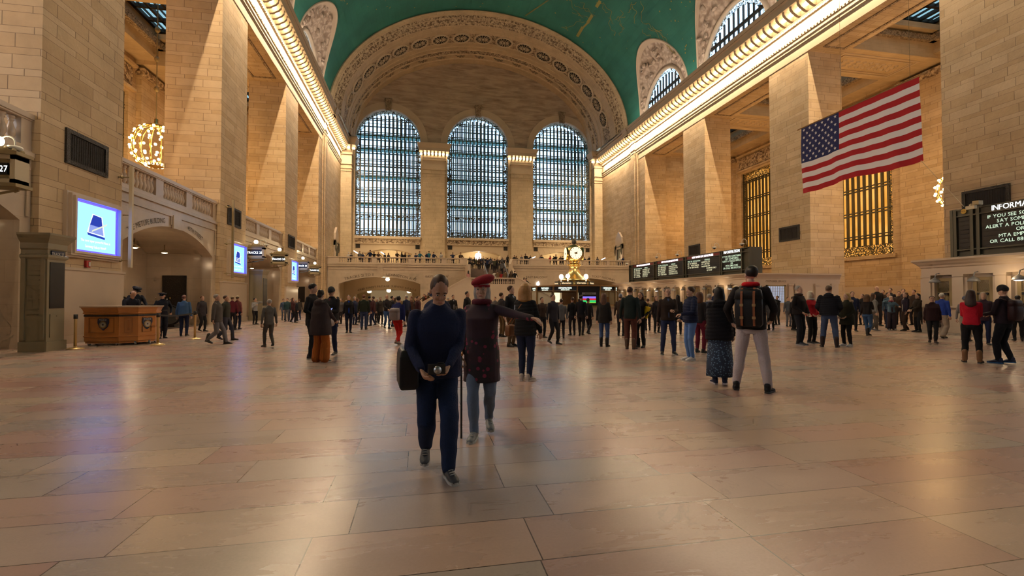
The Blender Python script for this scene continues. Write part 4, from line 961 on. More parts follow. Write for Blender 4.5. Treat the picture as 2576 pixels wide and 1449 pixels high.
# flared side walls of the upper flight
fr.loft([[(sx1,YBF,5.0),(sx1+.3,YBF,5.0),(sx1+.3,YBF,6.08),(sx1,YBF,6.08)],[(sx1-.55,YBF-1.6,4.0),(sx1-.25,YBF-1.6,4.0),(sx1-.25,YBF-1.6,5.35),(sx1-.55,YBF-1.6,5.35)]])
fr.loft([[(sx1,YBF+.5,3.0),(sx1+.3,YBF+.5,3.0),(sx1+.3,YBF+.5,5.3),(sx1,YBF+.5,5.3)],[(sx1,YL1,2.2),(sx1+.3,YL1,2.2),(sx1+.3,YL1,3.5),(sx1,YL1,3.5)]])
fr.build('stair_parapet', MA['marble_plain'], ST)
balustrade(ST, lambda u, d, z: (lx0+u, YL0-.35+d, z), lx1-lx0, ZL+.05, 3.5, [(.4,lx1-lx0-.4)], [20])
for k, (pa, pb) in enumerate((((1217.5,662.5,YBF),(1226.5,690,YL1+.3)),((1268.5,663.5,YBF),(1282,701,YL1+.2)))):
    a = at(pa[0], pa[1], Y=pa[2]); b = at(pb[0], pb[1], Y=pb[2])
    m = M(); m.tube([a, b], .06, 6)
    for f in (0, .33, .66, 1): c = a*(1-f)+b*f; m.tube([c, c-Vector((0,0,.9))], .03, 5)
    tag(m.build('stair_handrail', MA['steel']), ['slim steel handrail down the middle of the upper stair','slim steel handrail at the side wall of the upper stair'][k], 'handrail', 'stair handrails')
# end-wall side doors on the balcony (bronze door case with a pointed lamp), one each side
for side, px in ((-1, 843), (1, 1560)):
    p = at(px, 620, X=(XL if side < 0 else XR)); s = -side; m = M(); x0, x1 = sorted((0, s*.25))
    e = empty('door_case', (XL if side < 0 else XR, p.y, 5.15)); tag(e, 'tall marble door case with bronze drapery on the '+('balcony wall near the track signs' if side < 0 else 'balcony wall above the departure boards'), 'door')
    m.box(x0, x1, -1.0, -.65, 0, 3.3); m.box(x0, x1, .65, 1.0, 0, 3.3); m.box(x0, x1, -1.0, 1.0, 2.7, 3.4); m.build('frame', MA['marble_plain'], e)
    m = M(); m.loft([[(x,-1.05,3.4),(x,1.05,3.4),(x,.95,4.2),(x,.1,5.0),(x,-.1,5.0),(x,-.95,4.2)] for x in (x0, x1)]); m.build('hood', MA['marble_plain'], e)
    m = M(); m.box(x0*.4, x1*.4, -.65, .65, 0, 2.7); m.build('leaf', MA['bronze_green'], e)
    m = M(); xx = s*.28; m.tube([(xx,-1.0,3.1),(xx,0,3.0),(xx,1.0,3.1)], .07, 6)
    for yy in (-1.0, 1.0): m.tube([(xx,yy,3.1),(xx,yy,2.3),(xx,yy,1.9)], [.1,.12,.03], 6)
    m.build('garland', MA['bronze_green'], e)
# glowing fruit emblems
def emblem(px, py, Y, h, label):
    p = at(px, py, Y=Y); m = M(); pts = []
    for k in range(40):
        a = 2*PI*k/40; r = .40+.05*math.cos(2*a)-.0; x = r*math.sin(a)*1.05; z = r*math.cos(a)
        if abs(a) < .5 or abs(a-2*PI) < .5: z -= .07*(1-min(abs(a), abs(a-2*PI))/.5)
        if abs(a-PI) < .4: z += .05*(1-abs(a-PI)/.4)
        d = math.hypot(x-.52, z-.05)
        if d < .2: x -= (.2-d)*.9
        pts.append((x*h, z*h))
    m.ext(pts[::-1], 'y', -.03, .03); m.ell((.08*h,0,.52*h), .07*h, .03, .16*h, 8, 6, 0, Matrix.Rotation(.5, 3, 'Y'))
    o = m.build('fruit_sign', MA['apple'], None, loc=p); tag(o, label, 'sign', 'glowing white fruit emblems'); return p
a1 = emblem(1203, 645, YF+.9, 1.25, 'large glowing white bitten fruit sign hanging in the middle balcony archway')
m = M(); m.tube([(a1.x,a1.y,a1.z+.8),(a1.x,a1.y,8.1)], .02, 5); tag(m.build('sign_cable', MA['steel']), 'thin cable holding the large glowing fruit sign', 'cable')
a2_ = emblem(1353.5, 714, YBF-.1, .5, 'small glowing white bitten fruit sign on the wall beyond the booth')
# ================================================================== INFORMATION BOOTH + CLOCK
bc = Vector((7.42, 22.0, 0)); BR = 2.12; NB_ = 12
BO = empty('information_booth', bc); tag(BO, 'round brass and glass information booth with marble base', 'booth')
ring = lambda r, z, n=NB_, ph=.5: [(r*math.cos(2*PI*(j+ph)/n), r*math.sin(2*PI*(j+ph)/n), z) for j in range(n)]
m = M(); m.loft([ring(BR+.05,0),ring(BR+.05,.18),ring(BR-.02,.2),ring(BR-.02,.92)]); m.build('base', MA['marble_plain'], BO)
m = M(); m.loft([ring(BR+.16,.92),ring(BR+.16,.98)]); m.build('counter', MA['bronze'], BO)
m = M(); m.loft([ring(BR-.02,.98),ring(BR-.02,1.04),ring(BR-.12,1.04),ring(BR-.12,.98)], cap=False); m.loft([ring(BR+.02,1.66),ring(BR+.02,1.69),ring(BR-.08,1.69)], cap=False); m.loft([ring(BR+.06,1.88),ring(BR+.08,1.93),ring(.3,1.96)], cap=True)
for v in ring(BR, 0): m.box(v[0]-.03, v[0]+.03, v[1]-.03, v[1]+.03, .98, 1.92)
m.build('brass_frame', MA['brass_dull'], BO)
m = M(); m.loft([ring(BR-.04,1.69),ring(BR-.04,1.88)], cap=False); m.build('header', MA['board_black'], BO)
m = M(); m.loft([ring(BR-.05,1.04),ring(BR-.05,1.66)], cap=False); m.build('glazing', MA['glass'], BO)
m = M(); m.lathe([(.9,.0),(.9,1.6),(.7,1.7)], 12); m.box(-1.1,-.4,-1.5,-1.2,1.0,1.6); m.box(.6,1.2,-1.5,-1.3,.98,1.4); m.build('interior_cabinet', MA['wood_dark'], BO)
m = M(); m.box(-1.3,-.9,-1.0,-.95,1.15,1.6); m.box(-.2,.1,-.95,-.92,1.3,1.6); m.build('interior_light', MA['warm_panel'], BO)
toc = math.atan2(-bc.y, -bc.x)      # direction booth -> viewer
for j in range(NB_):
    a = 2*PI*(j+1)/NB_; c, s_ = math.cos(a), math.sin(a); ra = (BR-.03)*math.cos(PI/NB_)+.02
    dv = (a-toc+PI) % (2*PI)-PI
    if abs(dv) > 1.7: continue
    def pf(u, v, off=.0): return (c*(ra+off)-s_*u, s_*(ra+off)+c*u, v)
    if abs(dv) < .27:
        pass
    k_ = [t for t in ('INFORMATION','TRAIN SCHEDULES','ARRIVALS','TICKETS','MAPS & GUIDES','LOST & FOUND','TIMETABLES','EXIT')][j % 7]
    letters(BO, 'INFORMATION' if j % 2 else 'TIMETABLES', .1, lambda u, v: pf(u, 1.77+v, .01), MA['sign_glow'], name='header_lettering', sx=.9)
    letters(BO, 'METRO NORTH', .055, lambda u, v: pf(u, 1.70+v, .01), MA['sign_glow'], name='header_lettering')
# the screen panel facing the viewer
a = min([2*PI*(j+1)/NB_ for j in range(NB_)], key=lambda a: abs(((a-toc-.12+PI) % (2*PI))-PI)); c, s_ = math.cos(a), math.sin(a); ra = BR*math.cos(PI/NB_)+.0
pf = lambda u, v, off=.0: (c*(ra+off)-s_*u, s_*(ra+off)+c*u, v)
def panel(mm, u0, u1, v0, v1, off): mm.add([pf(u0,v0,off),pf(u1,v0,off),pf(u1,v1,off),pf(u0,v1,off),pf(u0,v0,off-.03),pf(u1,v0,off-.03),pf(u1,v1,off-.03),pf(u0,v1,off-.03)], [(0,1,2,3),(7,6,5,4),(0,4,5,1),(1,5,6,2),(2,6,7,3),(3,7,4,0)])
m = M(); panel(m, -.5,.5,1.02,1.9,.03); m.build('arrivals_cabinet', MA['board_black'], BO)
m = M(); panel(m, -.33,.33,1.5,1.6,.045); m.build('arrivals_plate', MA['steel_dull'], BO); letters(BO, 'ARRIVALS', .09, lambda u, v: pf(u, 1.515+v, .06), MA['board_black'])
for k, (v0, v1, mt) in enumerate(((1.33,1.42,emis('screen_violet',(.25,.2,1),1.6)),(1.25,1.33,emis('screen_red',(.9,.03,.05),1.2)),(1.15,1.25,emis('screen_green',(.03,.8,.2),1.2)),(1.12,1.15,emis('screen_lime',(.5,.8,.05),1.2)))):
    m = M(); panel(m, -.3,.32,v0,v1,.045); m.build('screen_band', mt, BO)
# clock
CK = empty('four_faced_clock', bc+Vector((0,0,1.96))); tag(CK, 'golden ball clock with four lit opal faces standing on the booth', 'clock')
m = M(); m.lathe([(.78,.0),(.8,.06),(.72,.1),(.74,.22),(.8,.26),(.62,.33),(.5,.42),(.36,.55),(.27,.72),(.25,.88),(.29,.92),(.29,.97)], 20); m.build('pedestal', MA['clock_brass'], CK, True)
m = M(); m.lathe([(.24,.97),(.3,1.0),(.31,1.05),(.25,1.08),(.22,1.12),(.3,1.2)], 20)
for j in range(14): m.ell((.31*math.cos(2*PI*j/14), .31*math.sin(2*PI*j/14), 1.03), .035,.035,.035,6,4)
m.build('collar', MA['brass'], CK, True)
cz = 1.58; m = M()
m.lathe([(.01,1.14),(.22,1.16),(.36,1.26),(.43,1.4),(.455,cz),(.43,1.74),(.34,1.9),(.2,2.0),(.08,2.04)], 24); m.build('ball', MA['clock_brass'], CK, True)
m = M(); m.lathe([(.12,2.02),(.07,2.06),(.1,2.1),(.12,2.17),(.1,2.26),(.04,2.33),(.01,2.36)], 14); m.build('acorn', MA['bronze_green'], CK, True)
base = toc+.22
for k in range(4):
    a = base+PI/2*k; c, s_ = math.cos(a), math.sin(a)
    def q(u, v, off): return (c*off-s_*u, s_*off+c*u, cz+v)
    def disc(r, off, mt, nm):
        m = M(); m.loft([[q(r*math.cos(2*PI*j/28), r*math.sin(2*PI*j/28), o_) for j in range(28)] for o_ in (off-.08, off)]); return m.build(nm, mt, CK)
    disc(.33, .43, MA['brass'], 'bezel'); f = disc(.30, .445, MA['clockface'], 'clock_face')
    m = M()
    for j in range(12):
        t = 2*PI*j/12; r0, r1 = .235, .275; w = .011
        m.add([q(r0*math.sin(t)-w*math.cos(t), r0*math.cos(t)+w*math.sin(t), .449), q(r1*math.sin(t)-w*math.cos(t), r1*math.cos(t)+w*math.sin(t), .449), q(r1*math.sin(t)+w*math.cos(t), r1*math.cos(t)-w*math.sin(t), .449), q(r0*math.sin(t)+w*math.cos(t), r0*math.cos(t)-w*math.sin(t), .449)], [(0,1,2,3)])
    for t, l, w in ((math.radians(46), .17, .016), (math.radians(186), .25, .011)):
        m.add([q(-.04*math.sin(t)-w*math.cos(t), -.04*math.cos(t)+w*math.sin(t), .452), q(l*math.sin(t), l*math.cos(t), .452), q(-.04*math.sin(t)+w*math.cos(t), -.04*math.cos(t)-w*math.sin(t), .452)], [(0,1,2)])
    m.build('hands', MA['black'], f)
m = M()
for j in range(8):
    a = toc+2*PI*(j+.5)/8; m.box(*(0,0,0,0,0,0)) if False else None
    c, s_ = math.cos(a), math.sin(a); w = .3
    m.add([(c*o_-s_*u, s_*o_+c*u, z) for o_ in (.86,.92) for u, z in ((-w,.02),(w,.02),(w,.2),(-w,.2))], [(0,1,2,3),(7,6,5,4),(0,4,5,1),(1,5,6,2),(2,6,7,3),(3,7,4,0)])
m.build('sign_band', MA['bronze_green'], CK)
for j in range(8):
    a = toc+2*PI*(j+.5)/8; c, s_ = math.cos(a), math.sin(a)
    letters(CK, 'Information', .13, lambda u, v: (c*.935-s_*u, s_*.935+c*u, .065+v), MA['warm_panel'], sx=.75)
for j, da in enumerate((-1.0, -.42, .88, 2.2, 3.3, 4.2)):
    a = toc-da*-1; o = M(); o.ell((.74*math.cos(a), .74*math.sin(a), .44), .105,.105,.105,14,10); o.tube([(.74*math.cos(a), .74*math.sin(a), .2),(.74*math.cos(a), .74*math.sin(a), .36)], .025, 6); o.build('globe_lamp', MA['globe'], CK, True)
# ================================================================== POLICE DESK
D0 = at(211, 870, Z=0); D3 = at(386, 864, Z=0)
dl = (D3-D0).length; dang = math.atan2(D3.y-D0.y, D3.x-D0.x)
DK = empty('police_desk', D0, dang); tag(DK, 'varnished oak half octagon police desk on castors', 'desk')
W_ = dl
foot = [(0,0),(W_*.54,-.32),(W_*.80,-.22),(W_,.18),(W_,.75),(0,.75)]
def offs(poly, e):
    cx = sum(p[0] for p in poly)/len(poly); cy = .3
    return [(p[0]+e*(1 if p[0] > cx else -1)*(1 if p[0] in (0, W_) else .3), p[1]-e if p[1] < .5 else p[1]) for p in poly]
m = M(); m.loft([[(x,y,z) for x, y in offs(foot, e)] for e, z in ((-.02,.06),(-.02,.1),(0,.12),(0,.24),(.02,.25),(.02,.27),(0,.28),(0,.92))]); m.build('body', MA['wood'], DK)
m = M(); m.loft([[(x,y,z) for x, y in offs(foot, e)] for e, z in ((.0,.90),(.03,.92),(.03,.95),(.015,.96),(.04,1.04),(.07,1.09),(.07,1.1))]); m.build('upper_moulding', MA['wood'], DK)
m = M(); m.loft([[(x,y,z) for x, y in offs(foot, e)] for e, z in ((.09,1.1),(.09,1.135))]); m.build('desk_top', MA['wood_top'], DK)
m = M(); m.loft([[(x,y,z) for x, y in offs(foot, .012)] for z in (.835,.885)], cap=False); m.build('tape_band', MA['strap'], DK)
shield = [(-.5,.42),(-.3,.5),(0,.44),(.3,.5),(.5,.42),(.52,.1),(.36,-.25),(0,-.55),(-.36,-.25),(-.52,.1)]
for fi in range(3):
    (xa, ya), (xb, yb) = foot[fi], foot[fi+1]; l = math.hypot(xb-xa, yb-ya); tx, ty_ = (xb-xa)/l, (yb-ya)/l; nx, ny = ty_, -tx
    pf = lambda u, v, o_: (xa+tx*u+nx*o_, ya+ty_*u+ny*o_, v)
    def pnl(mm, u0, u1, v0, v1, o0, o1): mm.add([pf(u0,v0,o1),pf(u1,v0,o1),pf(u1,v1,o1),pf(u0,v1,o1),pf(u0,v0,o0),pf(u1,v0,o0),pf(u1,v1,o0),pf(u0,v1,o0)], [(0,1,2,3),(7,6,5,4),(0,4,5,1),(1,5,6,2),(2,6,7,3),(3,7,4,0)])
    m = M(); a, b = .12, l-.12
    for u0, u1, v0, v1 in ((a,b,.78,.8),(a,b,.36,.38),(a,a+.02,.36,.8),(b-.02,b,.36,.8)): pnl(m, u0, u1, v0, v1, 0, .018)
    if fi == 1: pnl(m, a+.07, b-.07, .43, .73, 0, .012)
    m.build('panel_moulding', MA['wood_dark'], DK)
    if fi != 1:
        uc = l*(.56 if fi == 0 else .5); sz = .34
        m = M(); m.loft([[pf(uc+x*sz*.85, .62+y*sz, o_) for x, y in shield] for o_ in (.0, .025)]); s_ = m.build('police_shield', MA['navy_plate'], DK)
        m = M(); m.loft([[pf(uc+.1*q*math.cos(2*PI*j/20), .60+.1*q*math.sin(2*PI*j/20), .03) for j in range(20)] for q in (1, .86)], cap=False); m.build('gold_ring', MA['brass'], DK)
        m = M(); m.loft([[pf(uc+.078*q*math.cos(2*PI*j/20), .60+.078*q*math.sin(2*PI*j/20), .03) for j in range(20)] for q in (1, .3)], cap=False); m.build('silver_seal', MA['steel'], DK)
        letters(DK, 'POLICE', .075, lambda u, v: pf(uc+u, .715+v, .032), MA['whiteplastic'], name='shield_lettering', sx=.85)
for x, y in ((.1,.05),(W_*.5,-.2),(W_*.76,-.18),(W_-.12,.1),(.1,.6),(W_-.1,.6)):
    m = M(); m.tube([(x-.02,y,.06),(x+.02,y,.06)], .06, 14); m.box(x-.03,x+.03,y-.03,y+.03,.09,.13); m.build('castor', MA['steel'], DK)
letters(DK, 'POLICE LINE DO NOT CROSS', .03, lambda u, v: (W_*.27+u*math.cos(-.5)*1.0, -.16+u*-.29, .845+v), MA['whiteplastic'], name='tape_lettering')
# stanchions with a black belt
STN = []
def stanchion(px, py, label):
    p = at(px, py, Z=0); e = empty('belt_stanchion', p); tag(e, label, 'stanchion', 'brass belt stanchions around the police desk'); h = .93
    m = M(); m.lathe([(.19,0),(.19,.015),(.12,.035),(.05,.05),(.035,.07)], 20); m.build('base', MA['stan'], e, True)
    m = M(); m.lathe([(.034,.05),(.034,h-.12),(.036,h-.1)], 14); m.build('post', MA['stan'], e, True)
    m = M(); m.lathe([(.045,h-.12),(.045,h-.0),(.02,h)], 14); m.build('head', MA['strap'], e, True); STN.append(p); return e
stanchion(189, 878, 'brass belt stanchion before the end of the police desk'); stanchion(397, 868, 'brass belt stanchion between the police desk and the standing officer'); stanchion(490, 853, 'brass belt stanchion beyond the standing officer')
for k in range(2):
    a, b = STN[k], STN[k+1]
    if k == 0: continue
    d = (b-a).normalized(); m = M(); pts = [a+(b-a)*t+Vector((0,0,.87-.05*math.sin(PI*t))) for t in [j/10 for j in range(11)]]
    m.loft([[p+Vector((0,0,s)) for p in pts] for s in (-.025,.025)], close=False); m.loft([[p+Vector((d.y*.006,-d.x*.006,s)) for p in pts] for s in (.025,-.025)], close=False)
    tag(m.build('retractable_belt', MA['strap']), 'black retractable belt stretched between two brass stanchions', 'belt')
# ================================================================== TICKET COUNTERS AND BOARDS
def counter(y0, y1, xf, name_lbl, nb, txt=None, lits=()):
    # runs along Y, front face at x = xf facing -X
    e = empty('ticket_counter', (xf, y0, 0)); tag(e, name_lbl, 'counter', 'marble ticket window counters'); Ln = y1-y0
    m = M(); m.box(.25, 6.0, 0, Ln, 0, 2.35); m.box(-.05, .3, 0, Ln, 0, .22); m.box(.0, .3, 0, Ln, .2, .95); m.box(-.12, .3, 0, Ln, .95, 1.02)
    bw = Ln/nb
    for k in range(nb+1):
        u = min(max(k*bw-.16, 0), Ln-.32); m.box(.0, .3, u, u+.32, 1.02, 2.22); m.box(-.03, .3, u-.03, u+.35, 2.14, 2.22)
        m.box(.06,.3,u-.1,u+.42,1.02,2.1)
    m.build('body', MA['marble_plain'], e)
    m = M(); pr = [(6.1,2.22),(-.02,2.22),(-.02,2.5),(-.08,2.54),(-.1,2.6),(-.2,2.66),(-.26,2.72),(-.36,2.78),(-.36,2.85),(6.1,2.85)]
    m.loft([[(d if d > 1 else d+s*0, u, z) for d, z in pr] for u, s in ((-.0,0),(Ln,0))]); m.loft([[(d, u-max(0,-d)*1.0 if u < Ln/2 else u+max(0,-d), z) for d, z in pr[1:-1]]+[(d, (.3 if u < Ln/2 else Ln-.3), z) for d, z in reversed(pr[1:-1])] for u in (0,)][0:0]) if False else None
    # mitred return at both ends
    for u, s in ((0, -1), (Ln, 1)):
        m.loft([[(-o_, u+s*o_*.4, z), (6.1, u+s*o_*.4, z), (6.1, u, z), (-o_, u, z)] for o_, z in ((.02,2.22),(.02,2.5),(.1,2.6),(.26,2.72),(.36,2.78),(.36,2.85))])
    m.build('cornice', MA['marble_plain'], e)
    for k in range(nb):
        u0, u1 = k*bw+.34, (k+1)*bw-.34; uc = (u0+u1)/2
        m = M(); m.box(.2,.24,u0,u0+.12,1.02,1.98); m.box(.2,.24,u1-.12,u1,1.02,1.98); m.box(.2,.24,u0,u1,1.98,2.1)
        n = 10
        for q in range(n+1): uu = u0+.12+(u1-u0-.24)*q/n; m.box(.2,.22,uu-.008,uu+.008,1.02,1.45)
        ua_, ub_ = u0+.1, u1-.1
        for q in range(-4, 9):
            s0 = ua_+(ub_-ua_)*q/8; lo_ = max(0, ua_-s0); hi_ = min(.43, ub_-s0)
            if hi_-lo_ > .03:
                m.tube([(.21,s0+lo_,1.55+lo_),(.21,s0+hi_,1.55+hi_)], .007, 4); m.tube([(.21,ua_+ub_-s0-lo_,1.55+lo_),(.21,ua_+ub_-s0-hi_,1.55+hi_)], .007, 4)
        m.box(.18,.24,u0+.1,u1-.1,1.52,1.56)
        m.build('window_grille', MA['bronze'], e)
        m = M(); m.box(.16,.2,u0+.14,u1-.14,1.44,1.53); m.build('name_plate', MA['board_black'], e)
        lit = k in lits
        m = M(); m.tube([(.0,uc,2.3),(-.16,uc,2.26),(-.22,uc,2.12)], .02, 6); m.lathe([(.02,2.12),(.05,2.1),(.14,2.03),(.19,1.93),(.17,1.93)], 14, (-.22,uc,0)); m.build('lamp', MA['steel_dull'], e, True)
        if lit: m = M(); m.ell((-.22,uc,1.95), .14,.14,.05,12,6); m.build('lamp_glass', MA['white_glow'], e, True)
    if txt:
        for s_, u in txt: letters(e, s_, .17, lambda a, v, u=u: (-.03, u-a, 2.28+v))
    return e
XC = 19.9
Bq = at(2392, 700, X=XC).y
ret = counter(24.9, 45.5, XC, 'long marble ticket counter with bronze windows under the far departure board', 15, [('STATION VENDORS', 15.5)], lits=(1, 8))
m = M()
for a, b in ((.15,.5),(2.3,2.6),(2.75,3.05),(4.2,4.5),(5.4,5.7)): m.box(a, b, -.1, 0, .2, 2.2); m.box(a-.04, b+.04, -.13, 0, 2.1, 2.2)
m.box(0, 6, -.06, 0, 0, .22); m.box(0, 6, -.05, 0, .95, 1.03); m.build('end_pilasters', MA['marble_plain'], ret)
m = M(); m.box(.85, 2.0, -.03, 0, 1.05, 2.05); m.build('lit_lattice', MA['lattice'], ret)
m = M(); m.box(.75,.85,-.06,0,1.03,2.12); m.box(2.0,2.1,-.06,0,1.03,2.12); m.box(.75,2.1,-.06,0,2.05,2.12)
for k in range(9): m.box(.9+k*.125,.915+k*.125,-.045,-.03,1.05,2.05); m.box(.85,2.0,-.045,-.03,1.12+k*.1,1.13+k*.1)
m.build('lattice_frame', MA['bronze'], ret)
letters(ret, 'CUSTOMER SERVICE', .16, lambda a, v: (1.45+a, -.03, 2.3+v))
counter(4.9, 15.3, XC, 'marble ticket counter with bronze windows under the large information board', 8, lits=(5, 2))
def board(y0, y1, z0, z1, xf, label, panels, endcap=True):
    e = empty('departure_board', (xf, y0, z0)); tag(e, label, 'board', 'dark train departure boards'); Ln, Hh = y1-y0, z1-z0
    m = M(); m.box(.08, .9, 0, Ln, 0, Hh)
    m.build('cabinet', MA['board'], e)
    m = M()
    for z in (0, .24*Hh/1.8, Hh-.3, Hh-.06): m.box(-.02, .1, 0, Ln, z, z+.05)
    for u in [0, Ln-.06]+[p[0] for p in panels]+[p[1] for p in panels]: m.box(-.03, .1, u-.05, u+.05, 0, Hh)
    m.build('frame', MA['bronze_green'], e)
    for (a, b, title, red, lines, warm) in panels:
        m = M(); m.box(.03, .09, a+.08, b-.08, .3*Hh/1.8, Hh-.32); m.build('display', MA['board_black'], e)
        m = M(); 
        for r in range(7): zz = .36*Hh/1.8+(Hh-.32-.36*Hh/1.8)*r/7; m.box(.02, .035, a+.12, b-.12, zz, zz+.02)
        m.build('row_slats', MA['mesh_black'], e)
        m = M(); m.box(.02, .09, a+.06, b-.06, Hh-.27, Hh-.05); m.build('header', MA['red'] if red else MA['board'], e)
        w_ = b-a
        letters(e, title, (.28 if not red else min(.21, w_*.06)), lambda u, v: (.01, (a+b)/2-u, Hh-.235+v), MA['white_glow'], name='header_lettering', sx=.85)
        rows = len(lines); z_t = Hh-.5; dz = (z_t-.42*Hh/1.8)/max(rows-1, 1)
        mm = M(); m2 = M()
        for r, ln in enumerate(lines):
            z = z_t-dz*r
            if isinstance(ln, tuple):
                for s_, f in ln: text(mm if (r == 0 or not warm) else m2, s_, .155, lambda u, v, z=z, f=f: (.015, b-.18-(b-a)*f*.95-u, z+v), align='l', sx=.9)
            else: text(mm, ln, .17, lambda u, v, z=z: (.015, (a+b)/2-u, z+v), sx=1.0)
        mm.build('flap_letters', MA['flip'], e)
        if m2.v: m2.build('flap_letters', MA['flip_warm'], e)
    return e
BY0, BY1 = at(1886, 650, X=XC).y, at(1583, 690, X=XC).y
BZ0 = 2.86; BZ1 = at(1583, 671, X=XC).z*.5+at(1888, 615, X=XC).z*.5
pyv = lambda px: at(px, 650, X=XC-.02).y-BY0
HDR = (('TIME  TRK  DESTINATION', .0), ('REMARKS', .55))
inf = ['IF YOU SEE SOMETHING,','SAY SOMETHING','ALERT A POLICE OFFICER','OR','MTA EMPLOYEE','OR CALL 888-692-7233']
board(BY0, BY1, BZ0, BZ1, XC-.02, 'long dark departure board of four panels above the far ticket windows', [
    (pyv(1866), pyv(1816), 'INFORMATION', False, inf, False),
    (pyv(1812), pyv(1726), 'NEW HAVEN LINE DEPARTURES', True, [HDR, (('1:35  103  HARRISON', 0), ('HARLEM-125 STP', .45)), (('1:48      NEW CANAAN', 0), ('STC - 1ST STOP', .45)), (('2:07  110  NEW HAVEN', 0), ('HARLEM-125 STP', .45)), (('', 0), ('STAMFORD ONLY', .6)), (('', 0), ('- 1ST STOP', .6))], True),
    (pyv(1719), pyv(1652), 'NEW HAVEN LINE DEPARTURES', True, [HDR, (('1:22  17  NEW HAVEN', 0), ('FORDHAM-1ST STOP', .45)), (('1:34  16  NEW HAVEN', 0), ('STAMFORD-1ST STOP', .45)), (('1:38  108 STAMFORD', 0), ('HARLEM-125 STP', .45)), (('1:54  10  HARRISON', 0), ('FORDHAM-1ST STOP', .45)), (('2:04  7   NEW HAVEN', 0), ('STAMFORD-1ST STOP', .45))], True),
    (pyv(1645), pyv(1592), 'NEW HAVEN LINE DEPARTURES', True, [HDR, (('12:15 3   NEW HAVEN', 0), ('STAMFORD-1ST STOP', .45)), (('12:37 7   STAMFORD', 0), ('FORDHAM-1ST STOP', .45)), (('12:48 14  NEW HAVEN', 0), ('STAMFORD-1ST STOP', .45)), (('1:07  8   STAMFORD', 0), ('HARLEM-125 STP', .45)), (('1:07  3   NEW HAVEN', 0), ('STC - 1ST STOP', .45))], True)])
N1 = at(2392, 640, X=XC-.02).y; nz1 = at(2392, 530, X=XC-.02).z
qy = lambda px: at(px, 600, X=XC-.02).y
ny0 = N1-8.0
board(ny0, N1, 2.86, nz1, XC-.02, 'large dark information board above the closest ticket windows', [
    (qy(2600+90)-ny0, qy(2462)-ny0, 'INFORMATION', False, inf, False), (qy(2446)-ny0, qy(2404)-ny0, ' ', False, [], False)])
e = empty('board_emblem', (XC-.04, qy(2427), at(2427, 532, X=XC).z)); tag(e, 'round yellow emblem on the corner of the large board', 'emblem')
m = M(); m.loft([[(x, .09*math.cos(2*PI*j/20), .09*math.sin(2*PI*j/20)) for j in range(20)] for x in (0, -.015)]); m.build('disc', mat('yellow_disc', (.6,.35,.03), .5), e); letters(e, 'MTA', .075, lambda u, v: (-.02, -u, v-.025), MA['black'])
for px, py, yx in ((1577,663,0),(1652,646,0),(1704,640,0),(1797,622,0),(1866,613,0)):
    p = at(px, py, X=XC-.35); dome_camera(p, 'dome camera on top of the far departure board, '+{1577:'at its far end',1652:'above the first post',1704:'above the second panel',1797:'above the third post',1866:'beside the information panel'}[px], 1.0, .35, PI)
p = at(2443, 522, X=XC-.4); e = empty('box_camera', p); tag(e, 'pale box camera fixed on the large information board corner', 'camera'); m = M(); m.box(-.06,.06,-.14,.14,-.06,.06); m.box(-.1,.1,-.06,.0,.06,.1); m.build('housing', MA['cream'], e); m = M(); m.box(-.02,.5,-.02,.02,.1,.14); m.box(-.1,.1,-.3,-.1,.06,.2); m.build('bracket', MA['bronze'], e)
# ================================================================== FLAG
FX = 18.5
f0, f1 = at(2016, 325, X=FX), at(2312, 192, X=FX); zt = (f0.z+f1.z)/2; zb = (at(2025, 482, X=FX).z+at(2318, 405, X=FX).z)/2; Ya, Yb_ = f1.y, f0.y
FLG = empty('american_flag', (FX, Ya, zt)); tag(FLG, 'large red, white and blue American flag hung from a pole', 'flag')
Lf, Hf = Yb_-Ya, zt-zb
def fp(u, v):   # u 0..1 from the near end, v 0..1 downwards
    w = .05*math.sin(u*17+v*2)*v+.03*math.sin(u*41+v*5)*(.3+v)+.12*v*v*(1-u)**3
    return (w, u*Lf - .25*v*(1-u)**2*0, -v*Hf*(1+.02*math.sin(u*9)))
NU, NV = 90, 52
cols = [mat('flag_red', (.40,.004,.010), .8), mat('flag_white', (.72,.68,.68), .6), mat('flag_blue', (.012,.018,.10), .8)]
m = M(); cu0 = 1-.40*1.0
for j in range(NV):
    for k in range(NU):
        u, v = (k+.5)/NU, (j+.5)/NV; st_ = int(v*13); c = 2 if (u > .62 and st_ < 7) else (0 if st_ % 2 == 0 else 1)
        m.add([fp(k/NU, j/NV), fp((k+1)/NU, j/NV), fp((k+1)/NU, (j+1)/NV), fp(k/NU, (j+1)/NV)], [(0,1,2,3)], c)
